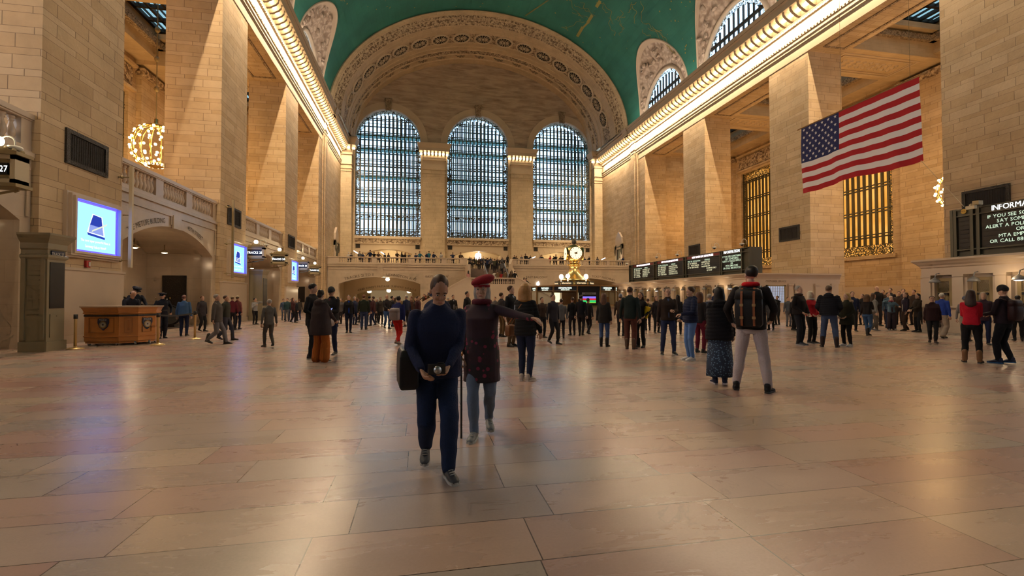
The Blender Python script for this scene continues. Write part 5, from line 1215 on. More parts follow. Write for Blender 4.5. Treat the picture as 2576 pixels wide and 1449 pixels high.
# weld by building a grid instead of loose quads
g = M(); g.v = [fp(k/NU, j/NV) for j in range(NV+1) for k in range(NU+1)]; g.f = [(j*(NU+1)+k, j*(NU+1)+k+1, (j+1)*(NU+1)+k+1, (j+1)*(NU+1)+k) for j in range(NV) for k in range(NU)]; g.m = m.m
g.build('cloth', cols, FLG, True)
sr = M()
for r in range(9):
    for c in range(6 if r % 2 == 0 else 5):
        uu = .62+.38*((c+.5)/6 if r % 2 == 0 else (c+1)/6); vv = (7/13)*(r+.7)/9.4; cx_, cy_, cz_ = fp(uu, vv)
        R1 = .085; pts = []
        for q in range(10): a = PI/2+PI*q/5; rr_ = R1 if q % 2 == 0 else R1*.4; pts.append((cx_-.03, cy_+rr_*math.cos(a), cz_+rr_*math.sin(a)))
        sr.add(pts, [tuple(range(10))])
sr.build('stars', cols[1], FLG)
m = M(); m.tube([(0,-.12,.03),(0,Lf+.12,.03)], .03, 8); m.ell((0,-.2,.03), .05,.12,.05,8,6); m.ell((0,Lf+.2,.03), .04,.08,.04,8,6); m.build('pole', MA['brass_dull'], FLG)
for k, (u, zt_) in enumerate(((.06, 20.5), (.6, 20.5))):
    m = M(); m.tube([(FX,Ya+u*Lf,zt+.04),(FX,Ya+u*Lf,30)], .008, 4); tag(m.build('suspension_wire', MA['bronze']), ['thin wire holding the near end of the flag pole','thin wire holding the middle of the flag pole'][k], 'wire', 'flag suspension wires')
m = M(); m.tube([Vector((FX,Ya,zb)), at(2425, 520, X=XC-.1)], .01, 4); tag(m.build('guy_rope', MA['cream']), 'thin rope from the flag corner to the information board', 'rope')
# ================================================================== CHANDELIERS
def chandelier(loc, label, R_=1.3, H_=2.7, ztop=21.3, detailed=True):
    e = empty('chandelier', loc); tag(e, label, 'chandelier', 'melon shaped bulb chandeliers in the aisles')
    m = M(); ribs = 14
    for j in range(ribs):
        a = 2*PI*j/ribs; m.tube([(R_*math.sin(PI*(.08+.8*q/8))**.8*math.cos(a), R_*math.sin(PI*(.08+.8*q/8))**.8*math.sin(a), H_/2*math.cos(PI*(.03+.9*q/8))) for q in range(9)], .035, 5)
    m.lathe([(.1,H_/2+.5),(.12,H_/2+.2),(.35,H_/2+.1),(.4,H_/2-.05),(.3,H_/2-.1)], 14); m.lathe([(.55,-H_/2+.2),(.6,-H_/2+.1),(.4,-H_/2),(.1,-H_/2-.1)], 14); m.build('frame', MA['brass'], e, True)
    m = M(); m.tube([(0,0,H_/2+.5),(0,0,ztop-loc[2])], .035, 5)
    for k in range(3): z = H_/2+.5+(ztop-loc[2]-H_/2-.5)*(k+1)/4; m.ell((0,0,z), .16,.16,.2,10,6)
    m.build('chain', MA['bronze'], e)
    b = M(); b.ell((0,0,0), .085,.085,.085,8,6); bdd = b.data('chandelier_bulb', MA['chand_bulb'], True); n = 0
    for lv, (zf, nb_) in enumerate(((.86,10),(.62,12),(.25,14),(-.15,14),(-.5,12),(-.78,10),(-.93,14))):
        rr_ = R_*math.sqrt(max(.02, 1-zf*zf))**.8+.08 if lv < 6 else .55
        for j in range(nb_):
            a = 2*PI*(j+.5*(lv % 2))/nb_; o = bpy.data.objects.new('bulb', bdd); COL.objects.link(o); o.parent = e; o.location = (rr_*math.cos(a), rr_*math.sin(a), zf*H_/2)
    return e
MA['chand_bulb'] = emis('chandelier_bulb_glow', (1,.66,.26), 34)
cl = at(392, 369, Y=34.6); chandelier(cl, 'glowing melon shaped bulb chandelier in the aisle behind the police desk')
cr_ = at(2420, 476, Y=24.0); chandelier(cr_, 'chandelier mostly hidden behind the pier near the flag', 1.25, 2.4)
# ================================================================== LIGHTS
def area(name, loc, rot, sx, sy, power, col, spread=None, vis=True):
    l = bpy.data.lights.new(name, 'AREA'); l.shape = 'RECTANGLE'; l.size = sx; l.size_y = sy; l.energy = power; l.color = col
    if spread: l.spread = spread
    o = bpy.data.objects.new(name, l); COL.objects.link(o); o.location = loc; o.rotation_euler = rot; return o
def point(name, loc, power, col, r=.25):
    l = bpy.data.lights.new(name, 'POINT'); l.energy = power; l.color = col; l.shadow_soft_size = r
    o = bpy.data.objects.new(name, l); COL.objects.link(o); o.location = loc; return o
WARM = (1,.75,.48)
KC = KEY['cornice']
for side in (-1, 1):
    # added strip light backing up the bulb row, shining down on the wall
    o = area('bulb_row_fill', (side_x(side, .64), (7+YF-2)/2, 20.85), (0,0,0), .06, YF-2-7, KC, WARM)
    # added area light, no lamp there, brightens the vault from the cornice top
    o = area('vault_fill', (side_x(side, .9), 22, 22.6), (PI, side*-.35, 0), .4, 64, KEY['up'], (1,.80,.60))
for k in range(2, 6):
    for side, xb in ((-1, -16.8), (1, 31.5)):
        yc = cen[k]
        point('aisle_chandelier_light', (xb, yc+(0 if side < 0 else 0), 11), KEY['aisle'], (1,.57,.22), 1.4)
for side in (-1, 1): point('aisle_chandelier_light', (-16.8 if side < 0 else 31.5, cen[1], 11), KEY['aisle']*.6, (1,.57,.22), 1.4)
for i in (-1, 0, 1, 2): point('passage_light', (-12.4, Yp(i)+PW+4.2, 3.3), KEY['niche'], (1,.70,.42), .15)
for x in (-4.6, 20): point('passage_light', (x, 58.5, 3.6), KEY['pass'], (1,.72,.42), .25); point('passage_light', (x, 69, 2.6), KEY['pass']*.8, (1,.74,.42), .25)
for c in WX: point('lobby_light', (c, YF+3, 8.0), KEY['lobby'], (1,.80,.45), .25)
for c in WX[:1]+WX[2:]: point('balcony_light', (c, YF-3, 8.6), KEY['lobby']*.5, (1,.74,.42), .3)
for y in (8, 12.3, 28, 33, 38, 43): point('counter_lamp', (XC-.45, y, 2.05), KEY['counter'], (1,.72,.42), .12)
point('clock_lamp', (bc.x, bc.y-1.2, 3.0), 30, (1,.75,.42), .3)
# daylight: sky seen through the windows
wd = bpy.data.worlds.new('World'); sc.world = wd; wd.use_nodes = True; nt = wd.node_tree; bg = nt.nodes['Background']
bg.inputs[0].default_value = (.52,.76,1,1); bg.inputs[1].default_value = KEY['world']
def portal(loc, rot, sx, sy):
    o = area('window_portal', loc, rot, sx, sy, 1, (1,1,1)); o.data.cycles.is_portal = True
for c in WX: portal((c, YF+2.3, 18.5), (-PI/2, 0, 0), 8.8, 18.5); 0
for yc in cen[2:]:
    portal((XL-1.0, yc, 24.3), (0, -PI/2, 0), 4.6, 8.4); portal((XR+1.0, yc, 24.3), (0, PI/2, 0), 4.6, 8.4)
# ================================================================== CAMERA AND VIEW
cam = bpy.data.cameras.new('camera'); co_ = bpy.data.objects.new('camera', cam); COL.objects.link(co_); sc.camera = co_
cam.sensor_width = 36; cam.lens = CF/IW*36; cam.clip_end = 300; cam.clip_start = .05
co_.matrix_world = Matrix(((_r2.x,_u2.x,-_fw.x,0),(_r2.y,_u2.y,-_fw.y,0),(_r2.z,_u2.z,-_fw.z,EYE),(0,0,0,1)))
vs_ = sc.view_settings; vs_.view_transform = 'Standard'; vs_.look = 'None'; vs_.gamma = 1; vs_.use_curve_mapping = False; vs_.exposure = KEY['exposure']
cy = sc.cycles; cy.max_bounces = 5; cy.diffuse_bounces = 3; cy.glossy_bounces = 2; cy.transmission_bounces = 3; cy.transparent_max_bounces = 10; cy.sample_clamp_indirect = 4; cy.sample_clamp_direct = 0
cy.use_denoising = True; cy.use_adaptive_sampling = True; cy.adaptive_threshold = .1; cy.adaptive_min_samples = 12; cy.caustics_reflective = False; cy.caustics_refractive = False; cy.use_light_tree = True
# ================================================================== PEOPLE
TMPS = bpy.data.scenes.new('work')
def remesh_later(o, vox, smooth=3, wr=0.0):
    """Voxel-remesh the object's mesh into one continuous surface, smooth it and (wr) ripple it like cloth."""
    t = bpy.data.objects.new('work', o.data); TMPS.collection.objects.link(t)
    md = t.modifiers.new('r', 'REMESH'); md.mode = 'VOXEL'; md.voxel_size = vox; md.use_smooth_shade = True
    if smooth: q = t.modifiers.new('s', 'SMOOTH'); q.factor = .5; q.iterations = smooth
    vl_ = TMPS.view_layers[0]; vl_.update(); dg = vl_.depsgraph
    me = bpy.data.meshes.new_from_object(t.evaluated_get(dg)); old = o.data
    if not me.materials:
        for m in old.materials: me.materials.append(m)
    if wr:
        n = len(me.vertices); co = [0.0]*(3*n); no = [0.0]*(3*n); me.vertices.foreach_get('co', co); me.vertex_normals.foreach_get('vector', no)
        for i in range(0, 3*n, 3):
            x, y, z = co[i:i+3]; f = wr*(math.sin(z*38+3*math.sin(x*9+y*7))*.5+math.sin(z*21+x*13-y*11)*.5) if wr < .006 else wr*1.7*(abs(math.sin(z*50+.8*math.sin(x*5)))**.6-.7)
            co[i] += no[i]*f; co[i+1] += no[i+1]*f; co[i+2] += no[i+2]*f
        me.vertices.foreach_set('co', co); me.update()
    o.data = me; bpy.data.objects.remove(t); bpy.data.meshes.remove(old)
def run_remesh(): pass
PM = {}
def cloth(col, rough=.85, bump=.25, scale=60, name='cloth', noise=.12):
    k = (tuple(round(c, 3) for c in col), rough, name)
    if k not in PM: PM[k] = mat(name, col, rough, noise=noise, nscale=7, bump=bump, bscale=scale, spec=.25)
    return PM[k]
def floral(name, base, c1, c2, sc_=16, th=.45):
    m = bpy.data.materials.new(name); m.use_nodes = True; nt = m.node_tree; b = nt.nodes['Principled BSDF']; tc = N(nt, 'ShaderNodeTexCoord')
    vo = N(nt, 'ShaderNodeTexVoronoi', i_Scale=float(sc_)); L(nt, tc.outputs['Object'], vo.inputs['Vector'])
    cr = N(nt, 'ShaderNodeValToRGB'); cr.color_ramp.interpolation = 'CONSTANT'; L(nt, vo.outputs['Distance'], cr.inputs[0])
    cr.color_ramp.elements[0].color = c4(c1); cr.color_ramp.elements[1].position = th; cr.color_ramp.elements[1].color = c4(base)
    mx = N(nt, 'ShaderNodeMix', data_type='RGBA'); nz = N(nt, 'ShaderNodeTexNoise', i_Scale=4.0); L(nt, tc.outputs['Object'], nz.inputs['Vector'])
    mr = N(nt, 'ShaderNodeMapRange'); L(nt, nz.outputs['Fac'], mr.inputs['Value']); mr.inputs['From Min'].default_value = .48; mr.inputs['From Max'].default_value = .52
    L(nt, mr.outputs[0], mx.inputs['Factor']); L(nt, cr.outputs[0], mx.inputs[6]); mx.inputs[7].default_value = c4(c2 if c2 else base)
    L(nt, mx.outputs[2] if c2 else cr.outputs[0], b.inputs['Base Color']); b.inputs['Roughness'].default_value = .85; return m
def leather(col): return cloth(col, .45, .1, 40, 'leather')
def hairm(col):
    k = ('hair', tuple(col))
    if k not in PM:
        m = mat('hair', col, .5, noise=.35, nscale=30, spec=.3); PM[k] = m
    return PM[k]
SKIN = [(.50,.30,.21), (.44,.25,.17), (.56,.36,.27), (.30,.16,.10), (.38,.22,.15)]
def skinm(i):
    k = ('skin', i)
    if k not in PM: PM[k] = mat('skin', SKIN[i], .5, noise=.08, nscale=12, spec=.35)
    return PM[k]
def ik(a, b, l1, l2, hint):
    d = b-a; D = d.length; D = max(min(D, (l1+l2)*.999), abs(l1-l2)*1.01+1e-4); d = d.normalized(); b2 = a+d*D
    x = (l1*l1-l2*l2+D*D)/(2*D); h = math.sqrt(max(0, l1*l1-x*x)); n = hint-d*hint.dot(d); n = n.normalized() if n.length > 1e-5 else Vector((0,-1,0))
    return a+d*x+n*h, b2
def seg(m, a, b, ra, rb, n=12, fl=1.0, mi=0, steps=5, bulge=0.0, ax=None):
    # rounded tapered limb between two joints
    a, b = Vector(a), Vector(b); d = (b-a); l = d.length; t = d.normalized() if l > 1e-6 else Vector((0,0,1))
    u = Vector((1,0,0)) if ax is None else Vector(ax); u = u-t*u.dot(t)
    u = u.normalized() if u.length > 1e-3 else t.orthogonal().normalized(); w = t.cross(u); rings = []
    prof = [(-ra*.95, .3), (-ra*.7, .7)]
    st = [(-ra*.95, ra*.25), (-ra*.75, ra*.65), (-ra*.4, ra*.92)]+[(l*k/steps, ra+(rb-ra)*k/steps+bulge*math.sin(PI*min(1, k/steps*1.15))) for k in range(steps+1)]+[(l+rb*.4, rb*.92), (l+rb*.75, rb*.65), (l+rb*.95, rb*.25)]
    for z, r in st: rings.append([a+t*z+(u*math.cos(2*PI*j/n)*fl+w*math.sin(2*PI*j/n))*r for j in range(n)])
    m.loft(rings, mi)
def loftz(m, rows, n=20, mi=0, cap=True, sq=0.0):
    # rows: (z, cx, cy, rx, ry)
    rings = []
    for z, cx, cy, rx, ry in rows:
        r = []
        for j in range(n):
            a = 2*PI*j/n; c, s = math.cos(a), math.sin(a); k = 1/(abs(c)**(2+sq*2)+abs(s)**(2+sq*2))**(1/(2+sq*2))
            r.append((cx+rx*c*k, cy+ry*s*k, z))
        rings.append(r)
    m.loft(rings, mi, True, cap)
HANDC = {}
def hand_mesh(curl):
    # palm along -Z from the wrist at the origin, palm faces -Y (towards the body front), thumb on +X side; length ~ .185
    if curl in HANDC: return HANDC[curl]
    m = M(); seg(m, (0,0,-.01), (0,.0,-.085), .026, .034, 12, 1.0, 0, 4, ax=(1,0,0))
    m.v = [(x*1.15, y*.55, z) for x, y, z in m.v]
    for fx, ln in ((.031,.068),(.010,.078),(-.011,.073),(-.031,.058)):
        p = Vector((fx, 0, -.088)); a = .12+curl*.5; r = .0092
        for k, f in enumerate((.45,.32,.25)):
            q = p+Vector((fx*.06, -math.sin(a), -math.cos(a)))*ln*f; seg(m, p, q, r, r*.9, 8, 1, 0, 2); p = q; a += curl*(.85 if k == 0 else .7); r *= .92
    p = Vector((.030,-.004,-.03)); a = .75
    for f in (.042,.032,.026):
        q = p+Vector((math.sin(a)*.9, -.25-.3*curl, -math.cos(a))).normalized()*f; seg(m, p, q, .0115, .010, 8, 1, 0, 2); p = q; a -= .28+curl*.25
    HANDC[curl] = m; return m
def frame(z, yh):
    # rotation taking -Z to direction z and -Y near yh
    zz = -z.normalized(); y = -(yh-zz*yh.dot(zz)); y = y.normalized() if y.length > 1e-4 else zz.orthogonal().normalized(); x = y.cross(zz)
    return Matrix(((x.x,y.x,zz.x),(x.y,y.y,zz.y),(x.z,y.z,zz.z)))
def shoe_mesh(kind='sneaker'):
    # toe along -Y, ankle at origin (0,0,.09)
    m = M(); rows = []
    for y, w, h, z0 in ((.075,.02,.05,.01),(.07,.032,.075,.01),(.03,.038,.095,.008),(-.03,.038,.09,.008),(-.08,.043,.065,.008),(-.13,.046,.048,.008),(-.165,.040,.036,.010),(-.19,.022,.026,.012)):
        rows.append([(w*math.cos(a)*(1 if True else 1), y, z0+h*.5+h*.5*math.sin(a)) for a in [2*PI*j/14 for j in range(14)]])
    m.loft(rows, 0)
    if kind == 'boot': seg(m, (0,.03,.08), (0,.035,.26), .05, .055, 12)
    else: seg(m, (0,.03,.06), (0,.032,.10), .043, .042, 12)
    return m
def sole_mesh():
    m = M(); out = [(.024,.078),(.036,.04),(.036,-.02),(.045,-.09),(.046,-.14),(.034,-.18),(0,-.198),(-.034,-.18),(-.046,-.14),(-.045,-.09),(-.036,-.02),(-.036,.04),(-.024,.078)]
    m.loft([[(x*1.04,y,z) for x, y in out] for z in (0, .026)]); return m
PERS = []
def person(px=None, py=None, h=1.75, rz=0, name='person', label='', group=None, loc=None, female=False, arms=('down','down'), walk=0.0, stance=.1, lean=0.0, head=(0,0), skin=0,
           top=((.03,.03,.035), 'jacket'), toplen=.0, loose=1.0, legs=((.03,.04,.08), 'trousers'), skirt=None, shoes=((.02,.02,.02), 'sneaker'), sole=None, hair=((.03,.02,.015), 'short'), hat=None,
           scarf=None, bag=None, face=False, q=1, puffer=False, inner=None, hood=None, legfit=1.0, extra=None, sleeves='long', build=1.0):
    """One person: an Empty at the feet, facing -Y at rz = 0; body, clothing, hair and shoes are its children."""
    s = h/1.75
    if loc is None: loc = at(px, py, Z=0)
    e = empty(name, loc, rz); tag(e, label, 'person', group)
    vox = {0:.03, 1:.021, 2:.0125, 3:.0095}[q]
    V = Vector; hw = .093; shw = (.175 if female else .2)*build; hipz = .93
    lz = V((0, -math.sin(lean), math.cos(lean)))
    def up(p):  # lean the upper body about the hips
        p = V(p); d = p.z-hipz
        if d <= 0 or not lean: return p
        return V((p.x, p.y*math.cos(lean)-d*math.sin(lean), hipz+d*math.cos(lean)+p.y*math.sin(lean)))
    # joints ----------------------------------------------------------
    feet = []
    for sd in (-1, 1):
        ph = walk*sd; feet.append(V((sd*(stance if not walk else .07), -ph*.30, .09+(max(0, -ph)*.10))))
    legsj = []
    for sd, f in zip((-1, 1), feet):
        hip = V((sd*hw, 0, hipz-.03-.055*abs(walk)**1.5)); kn, an = ik(hip, f, .413, .404, V((sd*.08,-1,0))); legsj.append((hip, kn, an))
    hc = up((0, 0, 1.62)); yaw, nod = head
    Rh = Matrix.Rotation(yaw, 3, 'Z') @ Matrix.Rotation(nod + lean*.6, 3, 'X')
    armj = []
    presets = dict(down=(.06,.02,.86), relaxed=(.07,-.12,.88), pocket=(-.03,-.16,.98), phone=(-.13,-.34,1.17), hold=(-.12,-.30,1.02), raise_=(-.04,-.42,1.55), cross=(-.22,-.22,1.20), point=(.42,-.30,1.30), lean=(.05,-.42,1.10), photo=(-.10,-.38,1.50), front=(-.16,-.24,.93), back=(.0,.16,.95), hip=(.12,-.02,1.02), swingf=(.04,-.30,.95), swingb=(.05,.26,.92), counter=(.0,-.45,1.08), head=(-.08,-.02,1.7), chest=(-.1,-.2,1.27))
    for sd, a in zip((-1, 1), arms):
        t = presets[a] if isinstance(a, str) else a; sh = up((sd*(shw-.012), .01, 1.405)); hd = V((sd*(shw+t[0]), t[1], t[2])); hd = up(hd) if t[2] > hipz else hd
        el, wr = ik(sh, hd, .285, .255, V((sd*.55, .8, -.5))); armj.append((sh, el, wr))
    # body: one continuous surface ------------------------------------
    b = M(); bw = .9*build
    if q >= 1:
        loftz(b, [(.86,0,0,.05,.05),(.88,0,.0,.13*bw,.09),(.95,0,.005,.155*bw,.105),(1.05,0,0,.13*bw,.09),(1.15,0,-.005,.125*bw,.09),(1.28,0,-.01,.150*bw,.100),(1.38,0,-.0,.165*bw,.10),(1.44,0,.01,.11*bw,.07),(1.47,0,.01,.05,.045)])
        b.v = [tuple(up(p)) for p in b.v]
        for hip, kn, an in legsj: seg(b, hip, kn, .075, .052); seg(b, kn, an, .05, .036, bulge=.008)
    seg(b, up((0,.012,1.42)), hc+V((0,.01,-.09)), .058, .052, 12)
    for sh, el, wr in armj: seg(b, sh+V((-.03 if sh.x > 0 else .03, 0, -.02)), el, .036, .034); seg(b, el, wr, .033, .024)
    hb = M(); hb.ell((0,.008,.035), .074, .092, .098, 16, 12); loftz(hb, [(-.112,0,-.055,.016,.014),(-.108,0,-.05,.030,.026),(-.095,0,-.042,.042,.040),(-.06,0,-.025,.055,.06),(0,0,-.01,.066,.078),(.04,0,0,.068,.085)], 16)
    hb.ell((0,-.092,-.018), .012,.016,.02,8,6); hb.ell((0,-.088,.004), .008,.012,.022,8,6); hb.ell((0,-.083,-.062), .022,.012,.010,10,5); hb.ell((0,-.078,-.095), .02,.016,.014,8,5)
    for sd in (-1, 1): hb.ell((sd*.074,.012,-.01), .010,.019,.030,8,6); hb.ell((sd*.03,-.077,.03), .024,.010,.008,8,5); hb.ell((sd*.036,-.066,-.03), .018,.016,.018,8,5)
    T4 = Matrix.Translation(hc) @ Rh.to_4x4(); b.merge(hb, T4)
    ob = b.build('body', skinm(skin), e); ob.scale = (s,s,s); remesh_later(ob, vox if q < 2 else vox*.62, 2)
    # hands: merged fingers keep their own finer mesh
    for sd, (sh, el, wr), a in zip((-1, 1), armj, arms):
        hm = M(); d = (wr-el).normalized(); hmx = hand_mesh(1.0 if a in ('phone','hold','photo','cross','chest') else .45 if a != 'point' else .15)
        F = frame(d if a not in ('down','relaxed') else (d+V((0,0,-.3))).normalized(), V((-sd*.6,-.5,0)) if d.z < -.5 else V((-sd*.3,-.2,-.9))); S = Matrix.Scale(-1, 4, (1,0,0)) if sd > 0 else Matrix.Identity(4)
        hm.merge(hmx, Matrix.Translation(wr) @ F.to_4x4() @ S); oh = hm.build('hand', skinm(skin), e, True); oh.scale = (s,s,s)
        if q >= 2: remesh_later(oh, .0062, 1)
    if face and q >= 1:
        for sd in (-1, 1):
            m = M(); m.ell((0,0,0), .0125,.008,.008,10,6); o = m.build('eye', MA['eyewhite'], e, True); o.location = T4 @ V((sd*.031,-.0815,.008))*s; o.scale = (s,s,s)
            m = M(); m.ell((0,-.006,0), .006,.004,.006,8,6); m.build('iris', MA['black'], o, True)
        m = M(); m.ell((0,0,0), .022,.007,.0065,10,6); o = m.build('lips', MA['lips'], e, True); o.location = T4 @ V((0,-.089,-.062))*s; o.scale = (s,s,s)
        m = M()
        for sd in (-1, 1): m.ell((sd*.032,-.088,.034), .02,.006,.0045,8,5)
        o = m.build('eyebrows', hairm(hair[0]), e, True); o.matrix_basis = Matrix.Scale(s, 4) @ T4
    # top --------------------------------------------------------------
    tm = cloth(top[0]) if not isinstance(top[0], bpy.types.Material) else top[0]
    hem = .90-toplen; L_ = loose; m = M(); rows = []
    wz = 1.0 if not female else .94
    if toplen > .16: rows += [(hem,0,.0,.185*L_*bw,.14*L_),((hem+.9)/2,0,.0,.182*L_*bw,.138*L_)]
    else: rows += [(hem,0,0,.178*L_*bw,.128*L_)]
    rows += [(.96 if toplen < .16 else .92,0,0,.178*L_*bw,.13*L_),(1.08,0,0,.170*L_*bw*wz,.123*L_),(1.18,0,-.002,.170*L_*bw*wz,.123*L_),(1.30,0,-.008,.185*bw*L_**.7,.132*L_**.5),(1.385,0,0,.192*bw*L_**.3,.116),(1.43,0,.010,.158*bw,.095),(1.465,0,.014,.10,.078),(1.50,0,.010,.068,.066),(1.515,0,.008,.062,.060)]
    if female: rows = [(z,x,y-(.012 if 1.2 < z < 1.36 else 0),a,b_+(.012 if 1.2 < z < 1.36 else 0)) for z,x,y,a,b_ in rows]
    loftz(m, rows, 24, sq=.25); m.v = [tuple(up(p)) for p in m.v]
    ra = .058*(.9 if female else 1)*(L_**.3)*(1.18 if puffer else 1)
    for sh, el, wr in armj:
        sh2 = sh+V((-.018 if sh.x > 0 else .018, 0, -.004)); seg(m, sh2, el, ra*.98, ra*.86, bulge=.004)
        if sleeves == 'long': seg(m, el, wr+(wr-el).normalized()*-.005, ra*.82, ra*.62)
    if hood: h0 = up((0,.085,1.45)); m.ell(h0, .125, .075, .085, 14, 8)
    o = m.build(top[1], tm, e); o.scale = (s,s,s); remesh_later(o, vox*1.05, 2, (.007 if puffer else .0035) if q >= 1 else 0)
    if puffer and q >= 2:
        pass
    if inner:
        m = M(); loftz(m, [(hem+.02,0,-.055,.06,.085*L_),(1.2,0,-.055,.055,.075*L_),(1.38,0,-.05,.05,.066),(1.47,0,-.04,.035,.035)], 14); m.v = [tuple(up(p)) for p in m.v]
        o = m.build('shirt', cloth(inner), e, True); o.scale = (s,s,s)
    # legs ---------------------------------------------------------------
    if skirt:
        mt = skirt[0] if isinstance(skirt[0], bpy.types.Material) else cloth(skirt[0]); m = M()
        loftz(m, [(skirt[1],0,0,.23*skirt[2],.2*skirt[2]),(skirt[1]+.2,0,0,.22*skirt[2],.19*skirt[2]),(.75,0,0,.195,.155),(.97,0,0,.155,.115)], 28)
        if q >= 2: m.v = [(x*(1+.05*math.sin(9*math.atan2(y,x))*(1-z)), y*(1+.05*math.sin(9*math.atan2(y,x))*(1-z)), z) for x,y,z in m.v]
        o = m.build('skirt', mt, e, True); o.scale = (s,s,s)
    lm = legs[0] if isinstance(legs[0], bpy.types.Material) else cloth(legs[0], .85, .3, 80, 'trouser_cloth'); m = M()
    loftz(m, [(.80,0,0,.12*bw,.09),(.84,0,.0,.165*bw,.115),(.92,0,.008,.172*bw,.122),(1.0,0,0,.160*bw,.112),(1.03,0,0,.15*bw,.105)], 20)
    for hip, kn, an in legsj:
        g = legfit; seg(m, hip+V((0,.0,-.02)), kn, .098*(1.04 if female else 1), .066*g, 14); seg(m, kn, an+V((0,0,.0)), .065*g, (.048 if g < 1.3 else .075)*g, 14, bulge=.006)
    o = m.build(legs[1], lm, e); o.scale = (s,s,s); remesh_later(o, vox*1.05, 2, .004 if q >= 1 else 0)
    # shoes --------------------------------------------------------------
    sm = leather(shoes[0])
    for sd, (hip, kn, an), f in zip((-1, 1), legsj, feet):
        m = M(); R = Matrix.Rotation(sd*.18, 4, 'Z') @ (Matrix.Rotation(.35*max(0, -walk*sd), 4, 'X')); T = Matrix.Translation(V((an.x, an.y-.0, an.z-.09+.0))) @ R
        m.merge(shoe_mesh(shoes[1])); o = m.build('shoe', sm, e, True); o.matrix_basis = Matrix.Scale(s, 4) @ T
        if sole or q >= 2:
            o2 = sole_mesh().build('sole', leather(sole or (.03,.03,.03)), o)
        if q >= 2 and shoes[1] == 'sneaker':
            l_ = M()
            for k in range(4): l_.tube([(-.022,-.04-.022*k,.098-.011*k),(0,-.043-.022*k,.104-.012*k),(.022,-.04-.022*k,.098-.011*k)], .0035, 5)
            l_.build('laces', leather((.5,.5,.48)) if not sole else leather(sole), o)
    # hair / hat -----------------------------------------------------------
    hcol, hk = hair; hmat = hairm(hcol); m = M(); cut = .015
    def hp(p): return T4 @ V(p)
    if hk != 'bald':
        for k in range(2): m.ell((0,.022,.05), .083, .096, .092, 18, 12)
        m.v = [(x, max(y, -.058+.25*abs(z-.08)) if z < .075 else y, z) for x, y, z in m.v]
        m.v = [(x, y if (y > -.01 or z > .06) else -.01+(y+.01)*max(0, (z-.0)/.06), max(z, -.03 if y > .01 else .02)) for x, y, z in m.v]
        if hk == 'long' or hk == 'curly': 
            w = 1.0
            if hk == 'curly': loftz(m, [(-.21,0,.06,.05,.04),(-.18,0,.06,.115,.065),(-.09,0,.045,.128,.085),(.0,0,.035,.118,.098),(.08,0,.025,.098,.1),(.13,0,.02,.06,.065)], 16)
            else: loftz(m, [(-.30,0,.085,.04*w,.022),(-.26,0,.085,.10*w,.036*w),(-.16,0,.07,.105*w,.055*w),(-.06,0,.045,.095*w,.07*w),(.04,0,.03,.085,.085),(.09,0,.025,.06,.06)], 16)
        elif hk == 'bob': loftz(m, [(-.13,0,.035,.06,.05),(-.11,0,.035,.095,.075),(-.03,0,.03,.098,.088),(.05,0,.025,.088,.092),(.1,0,.02,.06,.065)], 16)
        elif hk == 'bun': m.ell((0,.11,.08), .042,.04,.042,10,8); m.ell((0,.075,-.03), .06,.04,.05,10,6)
        elif hk == 'pony': m.ell((0,.1,.05), .03,.03,.03,8,6); seg(m, (0,.12,.04), (0,.13,-.17), .028, .015, 10)
        m.v = [tuple(hp(p)) for p in m.v]
        o = m.build('hair', hmat, e, True); o.scale = (s,s,s)
        remesh_later(o, vox*.7 if q >= 2 else vox*.9, 1, .0055 if q >= 2 else .003)
    else:
        m.ell((0,.03,.01), .079, .082, .05, 16, 8); m.v = [tuple(hp(p)) for p in m.v]; o = m.build('hair', hmat, e, True); o.scale = (s,s,s)
    if hat:
        hc_, kind = hat; m = M(); hm_ = cloth(hc_) if not isinstance(hc_, bpy.types.Material) else hc_
        if kind == 'beanie': m.ell((0,.014,.055), .085, .100, .106, 18, 12); m.v = [(x,y,max(z,.03)) for x,y,z in m.v]; loftz(m, [(.02,0,.014,.083,.098),(.025,0,.014,.088,.103),(.065,0,.014,.088,.103),(.07,0,.014,.083,.097)], 20)
        elif kind == 'beret': m.ell((.01,.02,.085), .135, .135, .062, 20, 10); m.v = [(x,y-.1*(z-.085)*0,z+.25*x+.02) for x,y,z in m.v]; loftz(m, [(.03,0,.012,.092,.106),(.06,0,.012,.094,.108)], 18)
        elif kind == 'cap': m.ell((0,.012,.07), .09, .104, .075, 18, 10); m.v = [(x,y,max(z,.045)) for x,y,z in m.v]; m.loft([[(.075*c_-0,-.07-.09*d,.045-.02*d*(1-abs(c_))) for c_ in (-1,-.6,0,.6,1)] for d in (0,.5,1)], close=False)
        elif kind == 'police': loftz(m, [(.035,0,.005,.09,.106),(.075,0,.005,.092,.108),(.085,0,-.005,.13,.14),(.105,0,-.005,.125,.135),(.12,0,.0,.05,.06)], 20); m.loft([[(.07*c_,-.09-.055*d,.04-.03*d) for c_ in (-1,-.5,0,.5,1)] for d in (0,1)], close=False)
        elif kind == 'brim': m.ell((0,.01,.075), .085,.1,.07,16,8); loftz(m, [(.05,0,.01,.16,.175),(.056,0,.01,.16,.175)], 20)
        elif kind == 'fur': m.ell((0,.012,.07), .11, .12, .08, 16, 8)
        m.v = [tuple(hp(p)) for p in m.v]; o = m.build('hat', hm_, e, True); o.scale = (s,s,s)
        if kind == 'police': m = M(); m.ell(hp((0,-.115,.08)), .018,.008,.02,8,5); o = m.build('cap_badge', MA['steel'], e); o.scale = (s,s,s)
